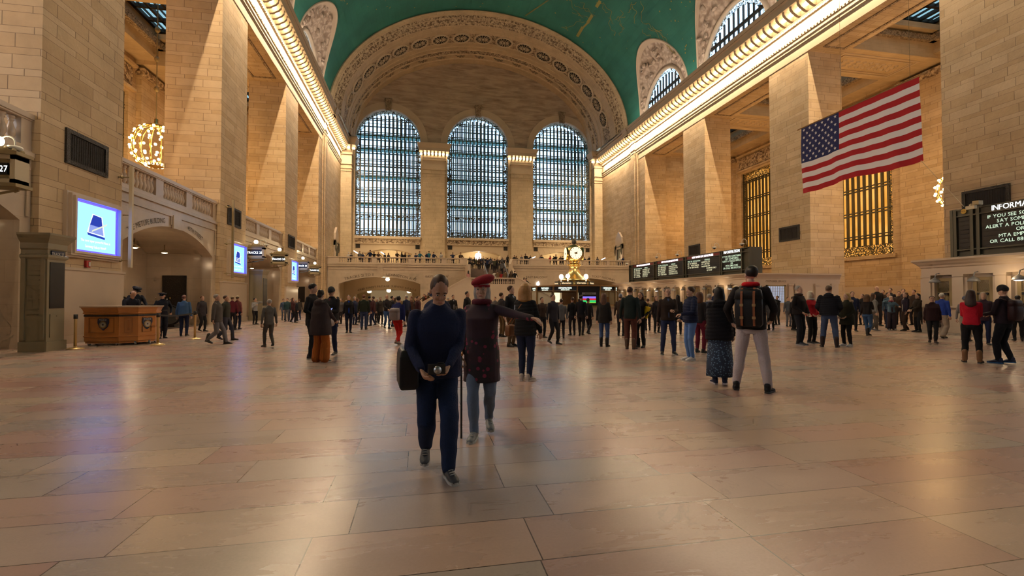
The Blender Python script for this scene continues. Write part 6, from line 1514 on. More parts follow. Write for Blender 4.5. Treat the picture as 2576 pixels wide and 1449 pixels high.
    if scarf:
        m = M(); m.v = []; pts = [up((.085*math.cos(a), .012+.085*math.sin(a), 1.485)) for a in [2*PI*j/14 for j in range(15)]]; m.tube(pts, .033, 8); o = m.build('scarf', cloth(scarf), e, True); o.scale = (s,s,s)
    if hood == 'fur':
        m = M(); pts = [up((.125*math.cos(a), .03+.11*math.sin(a), 1.46+.02*math.sin(a))) for a in [PI*1.15*j/12-.25 for j in range(13)]]; m.tube(pts, .05, 8); o = m.build('fur_trim', cloth((.30,.22,.15)), e, True); o.scale = (s,s,s)
    if puffer and q >= 1:
        pass
    PERS.append((e, dict(armj=[(a*s, b_*s, c*s) for a, b_, c in armj], hc=hc*s, s=s, up=up, T4=T4)))
    return e, PERS[-1][1]
MA['eyewhite'] = mat('eye_white', (.55,.52,.48), .3); MA['lips'] = mat('lips', (.40,.14,.11), .5)
def wpos(e, p): return Matrix.Translation(e.location) @ Matrix.Rotation(e.rotation_euler[2], 4, 'Z') @ Vector(p)
def facing(deg_from_cam, px):
    # rotation so that 0 = facing the viewer, 180 = back to the viewer, +90 = facing the right edge of the picture
    p = at(px, 900, Z=0); a = math.atan2(p.x, p.y)    # direction of the ray
    return -a+math.radians(deg_from_cam)
def hpx(py, top_, px=None): return (py-top_)/(py-750.0)*EYE
BLK=(.012,.012,.014); NAVY=(.012,.018,.05); DJ=(.022,.032,.085); JEAN=(.05,.09,.22); LJ=(.10,.20,.46); BRN=(.045,.028,.022); DK_=(.02,.018,.022); GRY=(.12,.12,.13); WHT=(.62,.60,.60); RED=(.42,.01,.02)
H_BL=(.42,.27,.10); H_WB=(.60,.52,.40); H_BR=(.06,.03,.018); H_DK=(.015,.011,.010); H_GY=(.30,.28,.26); H_AU=(.14,.06,.025)
def P(px, py, top_, deg, label, **k):
    h = hpx(py, top_)
    if k.get('hat'): h *= .975
    return person(px, py, h*k.pop('hs', 1.0), facing(deg, px), label=label, **k)
# ---- the two walkers in the middle
e, d = P(1098, 1182, 716, 8, 'person in a navy jacket walking with bowed head and a camera at the waist', hs=1.05, build=1.12, arms=((-.05,-.30,1.02),(-.17,-.30,1.04)), walk=.75, lean=.20, head=(.1,.45), skin=1, top=((.010,.016,.050),'jacket'), loose=1.25, toplen=.06, legs=((.010,.022,.065),'jeans'), legfit=1.25, shoes=((.05,.055,.065),'sneaker'), sole=(.45,.45,.43), hair=(H_BR,'short'), q=3, face=True, hood=True)
c = (d['armj'][0][2]+d['armj'][1][2])/2
o = empty('compact_camera', wpos(e, c+Vector((0,-.09,.0)))); o.rotation_euler = e.rotation_euler; tag(o, 'small black camera held at the waist by the person in the navy jacket', 'camera')
m = M(); m.box(-.06,.06,-.025,.025,-.035,.035); m.box(.01,.05,-.01,.015,.035,.045); m.build('body', MA['black'], o); m = M(); m.tube([(0,-.02,0),(0,-.065,0)], .027, 14); m.build('lens', MA['steel'], o, True)
def sling_bag(e, d, side, w, h_, t, z, col, label, y=.0, strapc=None, name='shoulder_bag', out=.05):
    s = d['s']; p = Vector((side*(.20+out), y, z))*s; o = empty(name, wpos(e, p)); o.rotation_euler = e.rotation_euler; tag(o, label, 'bag')
    m = M(); m.loft([[(-t/2*q,-w/2*q,zz),(t/2*q,-w/2*q,zz),(t/2*q,w/2*q,zz),(-t/2*q,w/2*q,zz)] for zz, q in ((-h_/2,.82),(-h_/2+.03,1),(0,1.03),(h_/2-.05,.98),(h_/2,.8))]); ob = m.build('body', leather(col), o); md = ob.modifiers.new('b', 'BEVEL'); md.width = .015; md.segments = 2
    q = M(); a = Vector((-side*(out+.02)*s, -.0, (1.45-z)*s)); b = Vector((-side*.33*s, -.02, (1.47-z)*s))
    q.tube([(0,-w*.35,h_/2),(a.x*.6,-.14*s,a.z*.55),(a.x*2.2,-.135*s,a.z*.9),b+Vector((0,0,.02)),(b.x*.8,.12*s,a.z*.85),(0,w*.35,h_/2)], .012, 6); q.build('strap', leather(strapc or col), o, True); return o
sling_bag(e, d, -1, .36, .30, .14, .93, BLK, 'black shoulder bag on the hip of the person in the navy jacket', out=.06)
e, d = P(1212, 1092, 690, -4, 'woman in a red beret and dark flowered coat walking with one arm stretched out', hs=1.0, female=True, arms=((.06,-.10,.90),(.44,-.42,1.30)), walk=-.6, head=(-.1,.05), skin=0, top=(floral('dark_flowered_coat', (.018,.012,.016), (.20,.02,.05), (.03,.012,.02), 15, .33),'coat'), toplen=.30, loose=1.25, legs=((.12,.16,.24),'trousers'), shoes=((.16,.17,.18),'sneaker'), sole=(.4,.42,.4), hair=(H_GY,'bob'), hat=((.24,.012,.022),'beret'), q=3, face=True, scarf=(.09,.012,.025))
c = d['armj'][0][2]; o = empty('walking_stick', wpos(e, (c.x+.02, c.y-.05, 0))); tag(o, 'black walking stick carried by the woman in the red beret', 'stick'); m = M(); m.tube([(0,0,.0),(0,0,.8)], .010, 8); m.build('shaft', MA['black'], o); m = M(); m.tube([(0,.04,.80),(0,0,.83),(0,-.06,.81)], .014, 8); m.build('handle', MA['wood_dark'], o)
# ---- woman with the blonde hair, back view
e, d = P(1322, 958, 714, 158, 'woman with long auburn blonde hair and a black quilted coat seen from behind', female=True, arms=('relaxed','front'), stance=.07, head=(.15,.1), top=(BLK,'quilted_coat'), toplen=.08, loose=1.25, puffer=True, legs=((.018,.026,.065),'jeans'), shoes=((.42,.36,.32),'sneaker'), sole=(.55,.5,.45), hair=((.36,.19,.07),'curly'), q=3)
sling_bag(e, d, 1, .25, .19, .09, .90, (.20,.08,.03), 'brown leather shoulder bag of the blonde haired woman', strapc=(.25,.10,.04), out=.10)
def carrier(e, d, hand, w, h_, col, label, rough=.3, name='carrier_bag', drop=.02):
    wr = d['armj'][hand][2]; p = wpos(e, wr+Vector((0,0,-.09))); o = empty(name, p); o.rotation_euler = e.rotation_euler; tag(o, label, 'bag')
    m = M(); m.loft([[(-w/2*a,-.05*a*b,z),(w/2*a,-.05*a*b,z),(w/2*a,.05*a*b,z),(-w/2*a,.05*a*b,z)] for z, a, b in ((-h_-drop,.9,1),(-h_*.9-drop,1.05,1.4),(-h_*.4-drop,1,1.3),(-drop-.05,.8,.8),(-drop,.62,.5))]); m.build('sack', cloth(col, rough, .5, 25, 'bag_film'), o, True)
    m = M(); 
    for s_ in (-1, 1): m.tube([(-w*.25,s_*.02,-drop),(-w*.1,s_*.012,.0),(0,0,.015),(w*.1,s_*.012,.0),(w*.25,s_*.02,-drop)], .006, 5)
    m.build('handle', cloth(col, rough, .5, 25, 'bag_film'), o); return o
carrier(e, d, 1, .18, .22, (.42,.44,.48), 'translucent white plastic bag beside the black quilted coat')
# ---- backpacker and companion
e, d = P(1892, 984, 664, 172, 'tall man in a dark jacket, red scarf and pale trousers seen from behind', arms=((.02,-.2,1.0),(.06,-.12,.96)), stance=.20, head=(.55,-.15), skin=2, top=((.016,.013,.015),'jacket'), loose=1.12, toplen=.04, legs=((.47,.41,.43),'trousers'), legfit=1.12, shoes=(BLK,'sneaker'), hair=(H_DK,'short'), scarf=(.55,.008,.015), q=3, build=1.06, hs=.985)
def backpack(e, d, label, col=BLK, straps=None, w=.30, h_=.44, t=.15, z=1.20):
    s = d['s']; o = empty('backpack', wpos(e, Vector((0,.19,z))*s)); o.rotation_euler = e.rotation_euler; o.scale = (s,s,s); tag(o, label, 'backpack')
    m = M(); loftz(m, [(-h_/2,0,.0,w*.40,t*.40),(-h_/2+.04,0,.01,w*.5,t*.5),(-.02,0,.02,w*.51,t*.56),(h_/2-.12,0,.01,w*.5,t*.5),(h_/2-.03,0,0,w*.42,t*.4),(h_/2,0,-.01,w*.3,t*.25)], 20, sq=.9); m.build('body', leather(col), o, True)
    m = M(); loftz(m, [(h_/2-.14,0,.015,w*.53,t*.55),(h_/2-.02,0,.005,w*.46,t*.46),(h_/2+.01,0,-.005,w*.32,t*.28)], 20, sq=.9); m.build('flap', leather(col), o, True)
    m = M()
    for sd in (-1, 1): m.tube([(sd*.10,-.06,h_/2-.03),(sd*.125,-.16,h_/2+.03),(sd*.14,-.28,h_/2-.06),(sd*.14,-.30,-.02),(sd*.13,-.1,-h_/2+.06)], .02, 6)
    m.build('shoulder_strap', leather(col), o, True)
    if straps:
        for sd in (-1, 1):
            m = M(); m.loft([[(sd*.075-.014,y,zz),(sd*.075+.014,y,zz),(sd*.075+.014,y+.008,zz),(sd*.075-.014,y+.008,zz)] for zz, y in ((h_/2+.015,.03),(h_/2-.06,.09),(.02,.112),(-h_/2+.06,.10),(-h_/2+.02,.085))]); so = m.build('leather_strap', leather(straps), o)
            m = M(); 
            for zz in (.04,-.13): m.box(sd*.075-.022,sd*.075+.022,.108,.122,zz-.018,zz+.018)
            m.build('buckle', MA['brass_dull'], so)
    return o
backpack(e, d, 'black backpack with two brown leather straps on the tall man in pale trousers', BLK, (.26,.09,.04), z=1.16, w=.34, h_=.52)
e, d = P(1811, 968, 722, 188, 'woman with long dark hair, black padded coat and long blue patterned skirt', female=True, arms=('relaxed','front'), stance=.06, walk=.25, top=((.008,.008,.012),'padded_coat'), toplen=.10, loose=1.45, puffer=True, skirt=(floral('blue_flowered_skirt', (.02,.035,.07), (.13,.22,.34), None, 30, .34), .16, 1.0), legs=(BLK,'leggings'), shoes=(NAVY,'sneaker'), sole=(.45,.42,.45), hair=(H_DK,'long'), q=3, hood=True)
# ---- group of three
e, d = P(786, 903, 713, 60, 'young man with short dark hair in a black coat behind the woman in orange trousers', arms=('pocket','pocket'), head=(.4,.35), skin=0, top=(BLK,'coat'), toplen=.12, loose=1.08, legs=((.015,.017,.024),'trousers'), shoes=(BLK,'sneaker'), sole=(.5,.48,.45), hair=(H_DK,'short'), q=2, face=True)
e, d = P(806, 911, 729, 140, 'woman in an oversized dark brown coat and orange trousers looking at a phone', female=True, arms=((.02,-.3,1.0),(-.05,-.38,1.18)), stance=.12, head=(.3,.25), top=((.035,.025,.028),'hooded_coat'), toplen=.24, loose=1.55, legs=((.36,.10,.016),'wide_trousers'), legfit=1.55, shoes=(BLK,'sneaker'), sole=(.4,.38,.36), hair=(H_DK,'bun'), q=2, hood=True)
carrier(e, d, 1, .26, .20, (.32,.26,.24), 'round grey pouch bag hanging by the oversized brown coat', .7, 'pouch_bag', 0)
c = d['armj'][1][2]; o = empty('mobile_phone', wpos(e, c+Vector((0,-.10,.05)))); o.rotation_euler = (.9, .3, e.rotation_euler[2]); tag(o, 'lit mobile phone held by the woman in orange trousers', 'phone'); m = M(); m.box(-.04,.04,-.004,.004,-.075,.075); m.build('case', MA['black'], o); m = M(); m.box(-.036,.036,.004,.006,-.07,.07); m.build('display', MA['screen_lilac'], o)
e, d = P(833, 892, 718, -32, 'man in a grey beanie and dark jacket looking down at his hands', arms=((-.10,-.28,1.12),(-.14,-.28,1.12)), stance=.12, head=(0,.42), skin=1, top=((.014,.014,.017),'jacket'), toplen=.10, loose=1.15, inner=(.07,.012,.022), legs=(NAVY,'trousers'), shoes=(BLK,'sneaker'), sole=(.35,.33,.3), hair=(H_DK,'short'), hat=((.045,.047,.05),'beanie'), q=2, face=True)
# ---- officers
UNI = (.010,.012,.022)
e, d = P(408, 851, 732, 12, 'police officer in a peaked cap standing at the end of the oak desk', arms=((-.0,-.3,1.08),(.05,-.04,.98)), stance=.07, head=(-.6,.05), skin=0, top=(UNI,'uniform_shirt'), loose=1.0, legs=(UNI,'uniform_trousers'), legfit=1.15, shoes=(BLK,'sneaker'), hair=(H_DK,'short'), hat=(UNI,'police'), q=2, face=True, build=1.05)
m = M(); m.ell((.09,-.125,1.33), .02,.008,.026,8,6); o = m.build('chest_badge', MA['steel'], e); m = M(); m.ell((-.20,-.02,1.36), .02,.035,.035,8,6); m.ell((.20,-.02,1.36), .02,.035,.035,8,6); m.build('shoulder_patch', MA['brass'], e); m = M(); loftz(m, [(.93,0,0,.172,.132),(.975,0,0,.172,.132)], 20, cap=False); m.build('duty_belt', MA['black'], e)
def desk_pos(px, dist): p = at(px, 800, Z=0); v = Vector((p.x, p.y, 0)).normalized(); return v*dist
e, d = person(h=1.66, rz=facing(25, 326), loc=desk_pos(322, 19.6), label='bald police officer bending low over the oak desk', arms=((.0,-.42,1.12),(-.1,-.42,1.14)), lean=.42, head=(.3,.7), skin=0, top=(UNI,'uniform_shirt'), legs=(UNI,'uniform_trousers'), shoes=(BLK,'sneaker'), hair=(H_DK,'bald'), q=2, face=True, build=1.1)
m = M(); m.ell((-.20*.95,-.12,1.27), .02,.04,.04,8,6); m.build('shoulder_patch', MA['brass'], e)
e, d = person(h=1.78, rz=facing(15, 336), loc=desk_pos(338, 20.6), label='police officer in a peaked cap behind the bald officer at the oak desk', arms=((.0,-.36,1.12),(.02,-.42,1.12)), lean=.22, head=(.3,.3), skin=0, top=(UNI,'uniform_shirt'), legs=(UNI,'uniform_trousers'), shoes=(BLK,'sneaker'), hair=(H_DK,'short'), hat=(UNI,'police'), q=2)
# ---- young man in the navy puffer and others right of the booth
P(1738, 906, 722, -62, 'young man in a navy quilted jacket, light jeans and white trainers in profile', arms=('pocket',(-.02,-.3,1.10)), stance=.08, head=(-.25,.2), skin=0, top=(NAVY,'quilted_jacket'), puffer=True, loose=1.22, legs=(LJ,'jeans'), shoes=(WHT,'sneaker'), sole=(.6,.58,.58), hair=(H_BR,'short'), q=2, face=True, hood=True)
P(1762, 888, 735, 150, 'woman with long wavy brown hair and wine red trousers behind the navy quilted jacket', female=True, top=(DK_,'coat'), legs=((.14,.012,.03),'trousers'), hair=((.10,.04,.022),'curly'), q=1, toplen=.05)
P(1681, 892, 725, 10, 'bearded man with glasses in an open dark jacket over a blue shirt', arms=(('down'),'phone'), stance=.15, skin=0, top=((.028,.018,.015),'jacket'), loose=1.15, inner=(.05,.07,.14), legs=(DJ,'jeans'), shoes=(BLK,'sneaker'), sole=(.4,.38,.36), hair=((.12,.08,.06),'short'), q=2, face=True)
P(1586, 878, 722, 168, 'person in a dark green jacket and brown trousers seen from behind near the booth', top=((.012,.022,.022),'jacket'), legs=((.10,.035,.028),'trousers'), legfit=1.2, shoes=((.10,.06,.04),'boot'), hair=((.045,.02,.015),'short'), q=2, build=1.1, toplen=.05)
e, d = P(1612, 874, 735, -30, 'woman with long dark hair carrying a yellow folder bag by her side', female=True, top=(BLK,'coat'), toplen=.2, legs=(BLK,'trousers'), shoes=(BLK,'boot'), hair=(H_BR,'long'), q=2, face=True, arms=('down',(.05,-.12,1.0)))
o = empty('paper_bag', at(1623, 784, Y=e.location.y-.1)); o.rotation_euler = (0,.35,e.rotation_euler[2]); tag(o, 'bright yellow paper bag beside the long haired woman', 'bag'); m = M(); m.loft([[(-.11,-.03,z),(.11,-.03,z),(.11,.03,z),(-.11,.03,z)] for z in (-.16,.16)]); m.build('bag_body', cloth((.55,.40,.01), .6), o); m = M(); m.tube([(-.05,0,.16),(-.04,0,.24),(.04,0,.24),(.05,0,.16)], .006, 5); m.build('handle', cloth((.3,.22,.01)), o)
P(1520, 872, 738, 170, 'person in a dark coat, blue jeans and black ankle boots in front of the booth', female=True, top=((.02,.018,.018),'coat'), toplen=.12, loose=1.2, legs=(JEAN,'jeans'), shoes=(BLK,'boot'), hair=((.12,.06,.04),'long'), q=2)
P(1562, 846, 738, 160, 'person in a pale grey woollen hat behind the dark green jacket', top=(BRN,'coat'), legs=(DK_,'trousers'), hair=(H_BR,'short'), hat=((.25,.26,.32),'beanie'), q=1)
P(1652, 838, 745, 30, 'woman with brown hair half hidden behind the bearded man', female=True, top=(DK_,'coat'), toplen=.1, legs=(BLK,'trousers'), hair=((.13,.05,.03),'long'), q=1)
P(1706, 842, 742, 185, 'dark coated person between the bearded man and the navy quilted jacket', top=(BLK,'coat'), legs=(BLK,'trousers'), hair=(H_DK,'long'), female=True, q=1)
P(1786, 862, 740, 150, 'grey haired person in a navy jacket with a pale hood seen from behind', top=((.02,.035,.08),'jacket'), legs=(JEAN,'jeans'), shoes=((.12,.03,.02),'boot'), hair=(H_GY,'short'), q=2, scarf=(.32,.32,.34))
P(1800, 850, 728, 165, 'dark haired person in a navy coat beyond the grey haired one', top=(NAVY,'coat'), legs=(BLK,'trousers'), hair=(H_DK,'short'), q=1, toplen=.1)
P(1630, 832, 752, 200, 'person in a brown coat standing far behind the yellow bag', top=(BRN,'coat'), legs=(DK_,'trousers'), hair=(H_BR,'short'), q=1)
# ---- group by the customer service window
P(2012, 868, 720, 62, 'grey haired man with glasses in a bulky black coat', arms=('pocket','front'), stance=.06, skin=2, top=((.012,.009,.010),'coat'), loose=1.3, legs=((.012,.014,.022),'trousers'), legfit=1.2, shoes=((.04,.045,.06),'sneaker'), sole=(.3,.3,.32), hair=(H_GY,'short'), q=2, face=True, scarf=BRN, build=1.05)
P(2042, 864, 734, 50, 'woman with white blonde hair in a red jacket', female=True, arms=('pocket','pocket'), head=(.4,0), skin=2, top=(RED,'jacket'), loose=1.1, legs=(BLK,'trousers'), shoes=(BLK,'sneaker'), sole=(.3,.3,.3), hair=(H_WB,'bob'), scarf=(.4,.38,.36), q=2, face=True)
P(2087, 873, 719, 178, 'broad man in a black quilted jacket and blue jeans seen from behind', arms=('pocket','pocket'), stance=.17, top=((.009,.010,.016),'quilted_jacket'), puffer=True, loose=1.3, legs=((.05,.075,.15),'jeans'), legfit=1.15, shoes=((.03,.02,.02),'boot'), hair=((.10,.06,.04),'short'), q=2, build=1.12, hood=True)
P(2132, 871, 738, -45, 'woman with long blonde hair in a dark green parka with a fur hood', female=True, arms=('pocket','pocket'), stance=.12, head=(-.15,.0), skin=2, top=((.018,.020,.014),'parka'), toplen=.2, loose=1.3, legs=(BLK,'trousers'), shoes=(WHT,'sneaker'), sole=(.6,.58,.55), hair=(H_BL,'long'), hood='fur', q=2, face=True)
P(1984, 822, 748, 30, 'person in a grey jacket and grey trousers against the customer service wall', top=((.09,.10,.12),'jacket'), legs=(GRY,'trousers'), hair=(H_BR,'short'), q=1, shoes=(BLK,'sneaker'))
P(1997, 831, 747, 60, 'person in a dark top half hidden behind the grey haired man', top=(DK_,'jacket'), legs=(BLK,'trousers'), hair=(H_BR,'short'), q=1)
P(1940, 831, 742, -20, 'person in a long grey coat close to the backpacker with one arm raised', top=((.04,.04,.045),'long_coat'), toplen=.3, legs=(BLK,'trousers'), hair=(H_DK,'long'), female=True, arms=('down',(.02,-.4,1.5)), q=1)
P(1956, 818, 745, -40, 'person in a black coat holding up a phone by the service window', top=(BLK,'coat'), toplen=.1, legs=(BLK,'trousers'), hair=(H_DK,'short'), arms=('down',(.0,-.42,1.52)), q=1)
P(2183, 845, 742, 160, 'woman in a short dark top and tight blue jeans near the fur hooded parka', female=True, arms=('phone','down'), walk=.5, top=((.018,.015,.015),'jacket'), legs=((.04,.09,.20),'jeans'), shoes=(BLK,'boot'), hair=((.10,.05,.025),'curly'), q=2)
P(2199, 833, 740, 120, 'person in a pale grey sweater and olive trousers walking', female=True, walk=.5, top=((.22,.21,.20),'sweater'), legs=((.12,.10,.085),'trousers'), legfit=1.2, shoes=((.3,.3,.32),'sneaker'), hair=(H_BR,'long'), q=1)
P(2146, 834, 735, 10, 'young man looking over the shoulder of the fur hooded parka', top=(NAVY,'jacket'), legs=(BLK,'trousers'), hair=(H_BR,'short'), q=1, skin=0)
P(2243, 830, 746, 15, 'child in a denim jacket and pink scarf with arms lifted', female=True, arms=((-.02,-.3,1.55),(.1,-.25,1.2)), top=((.10,.17,.23),'denim_jacket'), legs=((.04,.03,.04),'dungarees'), legfit=1.3, shoes=((.3,.3,.32),'sneaker'), hair=(H_WB,'short'), scarf=(.40,.10,.13), q=2, inner=(.05,.02,.03))
P(2236, 826, 737, 40, 'person in a blue hoodie behind the child in denim', top=((.05,.09,.14),'hoodie'), legs=(NAVY,'trousers'), hair=(H_BR,'short'), q=1)
P(2279, 832, 737, -60, 'fair haired man in a dark suit with a cream shirt', arms=('down','relaxed'), walk=.3, top=((.016,.013,.026),'suit_jacket'), inner=(.4,.37,.3), toplen=.05, legs=(BRN,'suit_trousers'), hair=((.20,.11,.06),'short'), q=2, face=True)
P(2310, 835, 740, -55, 'dark haired man with glasses in a brown overcoat, hands joined', arms=('hold','hold'), top=((.022,.015,.010),'overcoat'), toplen=.22, legs=(BLK,'trousers'), hair=(H_DK,'short'), q=2, face=True)
P(2347, 862, 746, 5, 'woman in a very dark maroon coat walking with a strap across the chest', female=True, walk=.35, top=((.022,.008,.010),'coat'), toplen=.08, loose=1.25, legs=(BLK,'trousers'), shoes=(BRN,'boot'), hair=((.03,.015,.012),'short'), q=2, face=True, skin=1)
e, d = P(2372, 851, 739, 150, 'white haired man in a bright blue jacket and beige trousers', walk=.4, top=((.02,.05,.28),'jacket'), loose=1.15, legs=((.33,.26,.20),'trousers'), legfit=1.3, hair=((.5,.46,.4),'short'), q=2)
carrier(e, d, 1, .3, .28, (.13,.11,.09), 'grey brown holdall carried by the white haired man in blue', .8, 'holdall')
for px, py, tp, lb, c in ((2170,818,741,'person in black on the raised walkway nearest the woman in tight jeans',BLK),(2208,820,722,'balding man in a black coat standing above the crowd by the far wall',BLK),(2222,815,731,'person in a brown jacket beside the balding man by the far wall',BRN),(2241,811,727,'person in a dark cap and jacket farthest along the far wall group',DK_),(2263,818,735,'person with pale hair behind the child in denim',BRN),(2274,814,729,'dark haired person just behind the fair haired suited man',DK_),(2300,819,731,'person with brown hair behind the brown overcoat',BRN),(2326,816,729,'man in black in front of the counter end',BLK)):
    P(px, py, tp, -30+(px*7) % 70, lb, top=(c,'jacket'), legs=(DK_,'trousers'), hair=(H_BR if px % 3 else H_DK,'bald' if px == 2208 else 'short'), q=1)
# ---- red jacket and beanie man
e, d = P(2446, 912, 731, 178, 'woman with long dark brown hair in a fitted bright red jacket seen from behind', female=True, arms=('hold','hold'), stance=.13, head=(-.05,.2), top=((.42,.006,.022),'jacket'), loose=1.0, legs=((.006,.006,.008),'trousers'), shoes=((.20,.10,.05),'boot'), hair=((.035,.015,.012),'long'), q=3, build=1.02)
e, d = P(2528, 915, 716, -118, 'bearded man in a black beanie and dark top turned to the woman in red', arms=((-.05,-.3,1.10),(-.1,-.3,1.10)), stance=.14, walk=.25, head=(.0,.45), skin=0, top=((.014,.008,.014),'sweatshirt'), loose=1.12, legs=((.005,.006,.010),'trousers'), legfit=1.1, shoes=(NAVY,'sneaker'), sole=(.02,.09,.24), hair=(H_DK,'short'), hat=((.012,.012,.016),'beanie'), q=3, face=True, build=1.05)
backpack(e, d, 'dark maroon backpack worn by the man in the black beanie', (.022,.008,.010), None, .32, .46, .17)
P(2476, 868, 737, 5, 'person in dark purple with pale hair between the red jacket and the beanie', top=((.035,.018,.03),'coat'), toplen=.1, legs=(NAVY,'trousers'), hair=((.32,.26,.2),'bob'), q=1)
P(2430, 858, 745, 170, 'grey capped person mostly hidden behind the woman in red', top=((.2,.18,.17),'coat'), legs=((.3,.25,.2),'trousers'), hair=(H_GY,'short'), hat=((.1,.11,.16),'beanie'), q=1)
P(2562, 858, 745, 190, 'dark haired person at the edge in a maroon top', top=((.05,.015,.02),'jacket'), legs=(BLK,'trousers'), hair=(H_DK,'bun'), q=1)
# ---- men near the middle
P(1286, 872, 719, 55, 'man in a dark suit with a pale blue collar in profile', arms=('down','down'), head=(.35,0), skin=2, top=((.010,.011,.015),'suit_jacket'), toplen=.12, inner=(.35,.4,.55), legs=((.09,.055,.03),'trousers'), shoes=(BLK,'sneaker'), hair=(H_BR,'short'), q=2, face=True)
P(1262, 848, 736, 120, 'short haired man in a dark jacket and brown trousers behind the suited man', top=(DK_,'jacket'), legs=((.12,.07,.03),'trousers'), hair=(H_BR,'short'), q=1)
P(1176, 838, 733, 60, 'man in a dark suit beyond the woman in the red beret', walk=.4, top=(BLK,'suit_jacket'), toplen=.05, legs=(BLK,'trousers'), hair=(H_DK,'short'), q=1, skin=1)
P(1140, 818, 742, 20, 'man in a dark coat pulling a suitcase', top=(BLK,'coat'), legs=(BLK,'trousers'), inner=(.4,.42,.45), hair=(H_DK,'short'), q=1, skin=1)
o = empty('suitcase', at(1152, 818, Z=0)); tag(o, 'small black upright suitcase beside the man in the dark coat', 'suitcase'); m = M(); m.box(-.19,.19,-.11,.11,.05,.6); m.build('shell', MA['black'], o)
for s_ in (-1, 1): m = M(); m.tube([(s_*.16,-.03,.035),(s_*.16,.03,.035)], .035, 10); m.build('wheel', MA['black'], o)
m = M(); m.tube([(-.1,.08,.6),(-.1,.08,.95),(.1,.08,.95),(.1,.08,.6)], .01, 6); m.build('handle', MA['steel'], o)
# dark walkers blurred in front of the booth
for px, py, tp, dg, lb, kw in (
 (1392,866,740,40,'person in a dark grey coat walking past the booth window nearest the suited man', dict(top=((.03,.03,.04),'coat'), walk=.5, toplen=.15)),
 (1440,844,748,200,'dark figure in a black jacket leaning at the booth counter', dict(top=(BLK,'jacket'))),
 (1462,845,742,170,'person in black in front of the arrivals screen', dict(top=((.01,.01,.015),'coat'), walk=.2)),
 (1480,842,750,150,'person in dark trousers stepping away from the arrivals screen', dict(top=(DK_,'jacket'), walk=.6)),
 (1364,850,748,30,'person in a brown jacket beside the pale translucent bag', dict(top=(BRN,'jacket'))),
 (1412,852,752,190,'shorter person in a charcoal coat by the marble base of the booth', dict(top=(GRY,'coat'), toplen=.1))):
    P(px, py, tp, dg, lb, legs=(DK_,'trousers'), hair=(H_DK if px % 4 else H_BR,'short'), q=1, **kw)
# ---- crowd towards the far passage
P(877, 837, 742, 2, 'woman in a bright blue sweater under a black jacket with a grey fur collar', female=True, walk=.2, top=((.010,.010,.014),'jacket'), inner=(.0,.06,.55), legs=((.01,.012,.03),'trousers'), hair=(H_BR,'short'), hood='fur', q=2, face=True, loose=1.1)
P(915, 829, 741, 172, 'reddish haired man in a dark green jacket and jeans seen from behind', top=((.018,.025,.016),'jacket'), legs=((.035,.05,.11),'jeans'), legfit=1.2, hair=((.16,.06,.035),'short'), q=2, build=1.1, loose=1.15)
P(973, 827, 741, 25, 'man with cropped hair in a navy jacket and blue jeans walking', walk=.4, top=(DK_,'jacket'), legs=((.04,.09,.22),'jeans'), hair=((.12,.08,.06),'bald'), q=2, face=True, arms=('hold','down'))
e, d = P(1000, 868, 744, 150, 'person in a navy jacket and bright red trousers carrying a pale grey rucksack', walk=.7, lean=.12, top=((.014,.02,.10),'jacket'), legs=((.50,.012,.010),'trousers'), shoes=((.3,.2,.16),'sneaker'), hair=(H_DK,'short'), loose=1.3, q=2, build=1.1)
backpack(e, d, 'pale grey rucksack on the person in red trousers', (.22,.19,.20), None, .36, .42, .2, z=1.1)
cols_ = [(.03,.02,.02),(.06,.02,.025),(.02,.022,.03),(.05,.04,.035),(.015,.015,.02),(.10,.09,.09),(.02,.03,.07),(.07,.03,.02)]
who = [(731,806,752,'short person in a grey coat'),(737,812,748,'person in a dark coat'),(744,808,753,'person in a brown coat'),(752,806,751,'person in a navy coat'),(848,822,746,'grey haired person in a grey coat'),(858,815,750,'person in a dark maroon coat'),(892,818,746,'tall dark haired person'),(900,812,749,'person in a black coat'),(929,818,744,'person in a dark brown jacket'),(938,820,745,'person in a maroon jacket'),(948,812,750,'person in a beige coat'),(957,816,747,'person in a navy coat'),(987,822,744,'dark haired person in a hooded coat'),(994,812,748,'person in a grey coat'),(1022,822,742,'person in a black hooded coat'),(1034,818,745,'person in a dark jacket'),(1045,814,748,'person in a brown jacket'),(1052,824,744,'person in a black coat'),(1128,812,748,'person in a dark overcoat'),(1192,806,752,'small figure in black'),(1214,808,750,'small figure in a grey coat'),(1245,812,747,'small figure in a navy coat')]
spots = ['beside the third advert screen','next along from the third advert screen','near the last track sign','before the far stone corner','between the beanie man and the blue sweater','just behind the blue sweater','between the blue sweater and the green jacket','close behind the green jacket','to one side of the green jacket','in front of the inner passage arch','under the first passage lamp','under the cluster of passage lamps','behind the man with cropped hair','in front of the passage shopfront','behind the red trousers','beyond the grey rucksack','near the end of the passage arch','close behind the navy jacket of the walker','beside the pulled suitcase','below the stair landing','at the foot of the landing wall','below the landing beside the suited man']
for k, ((px, py, tp, w), sp) in enumerate(zip(who, spots)):
    P(px, py, tp, (k*67) % 360, w+' '+sp, top=(cols_[k % 8],'coat'), toplen=.1*(k % 2), legs=(DK_ if k % 3 else DJ,'trousers'), hair=((H_DK, H_BR, H_GY, H_AU)[k % 4], ('short','long','short')[k % 3]), female=bool(k % 3 == 1), walk=.4*(k % 2), q=1)
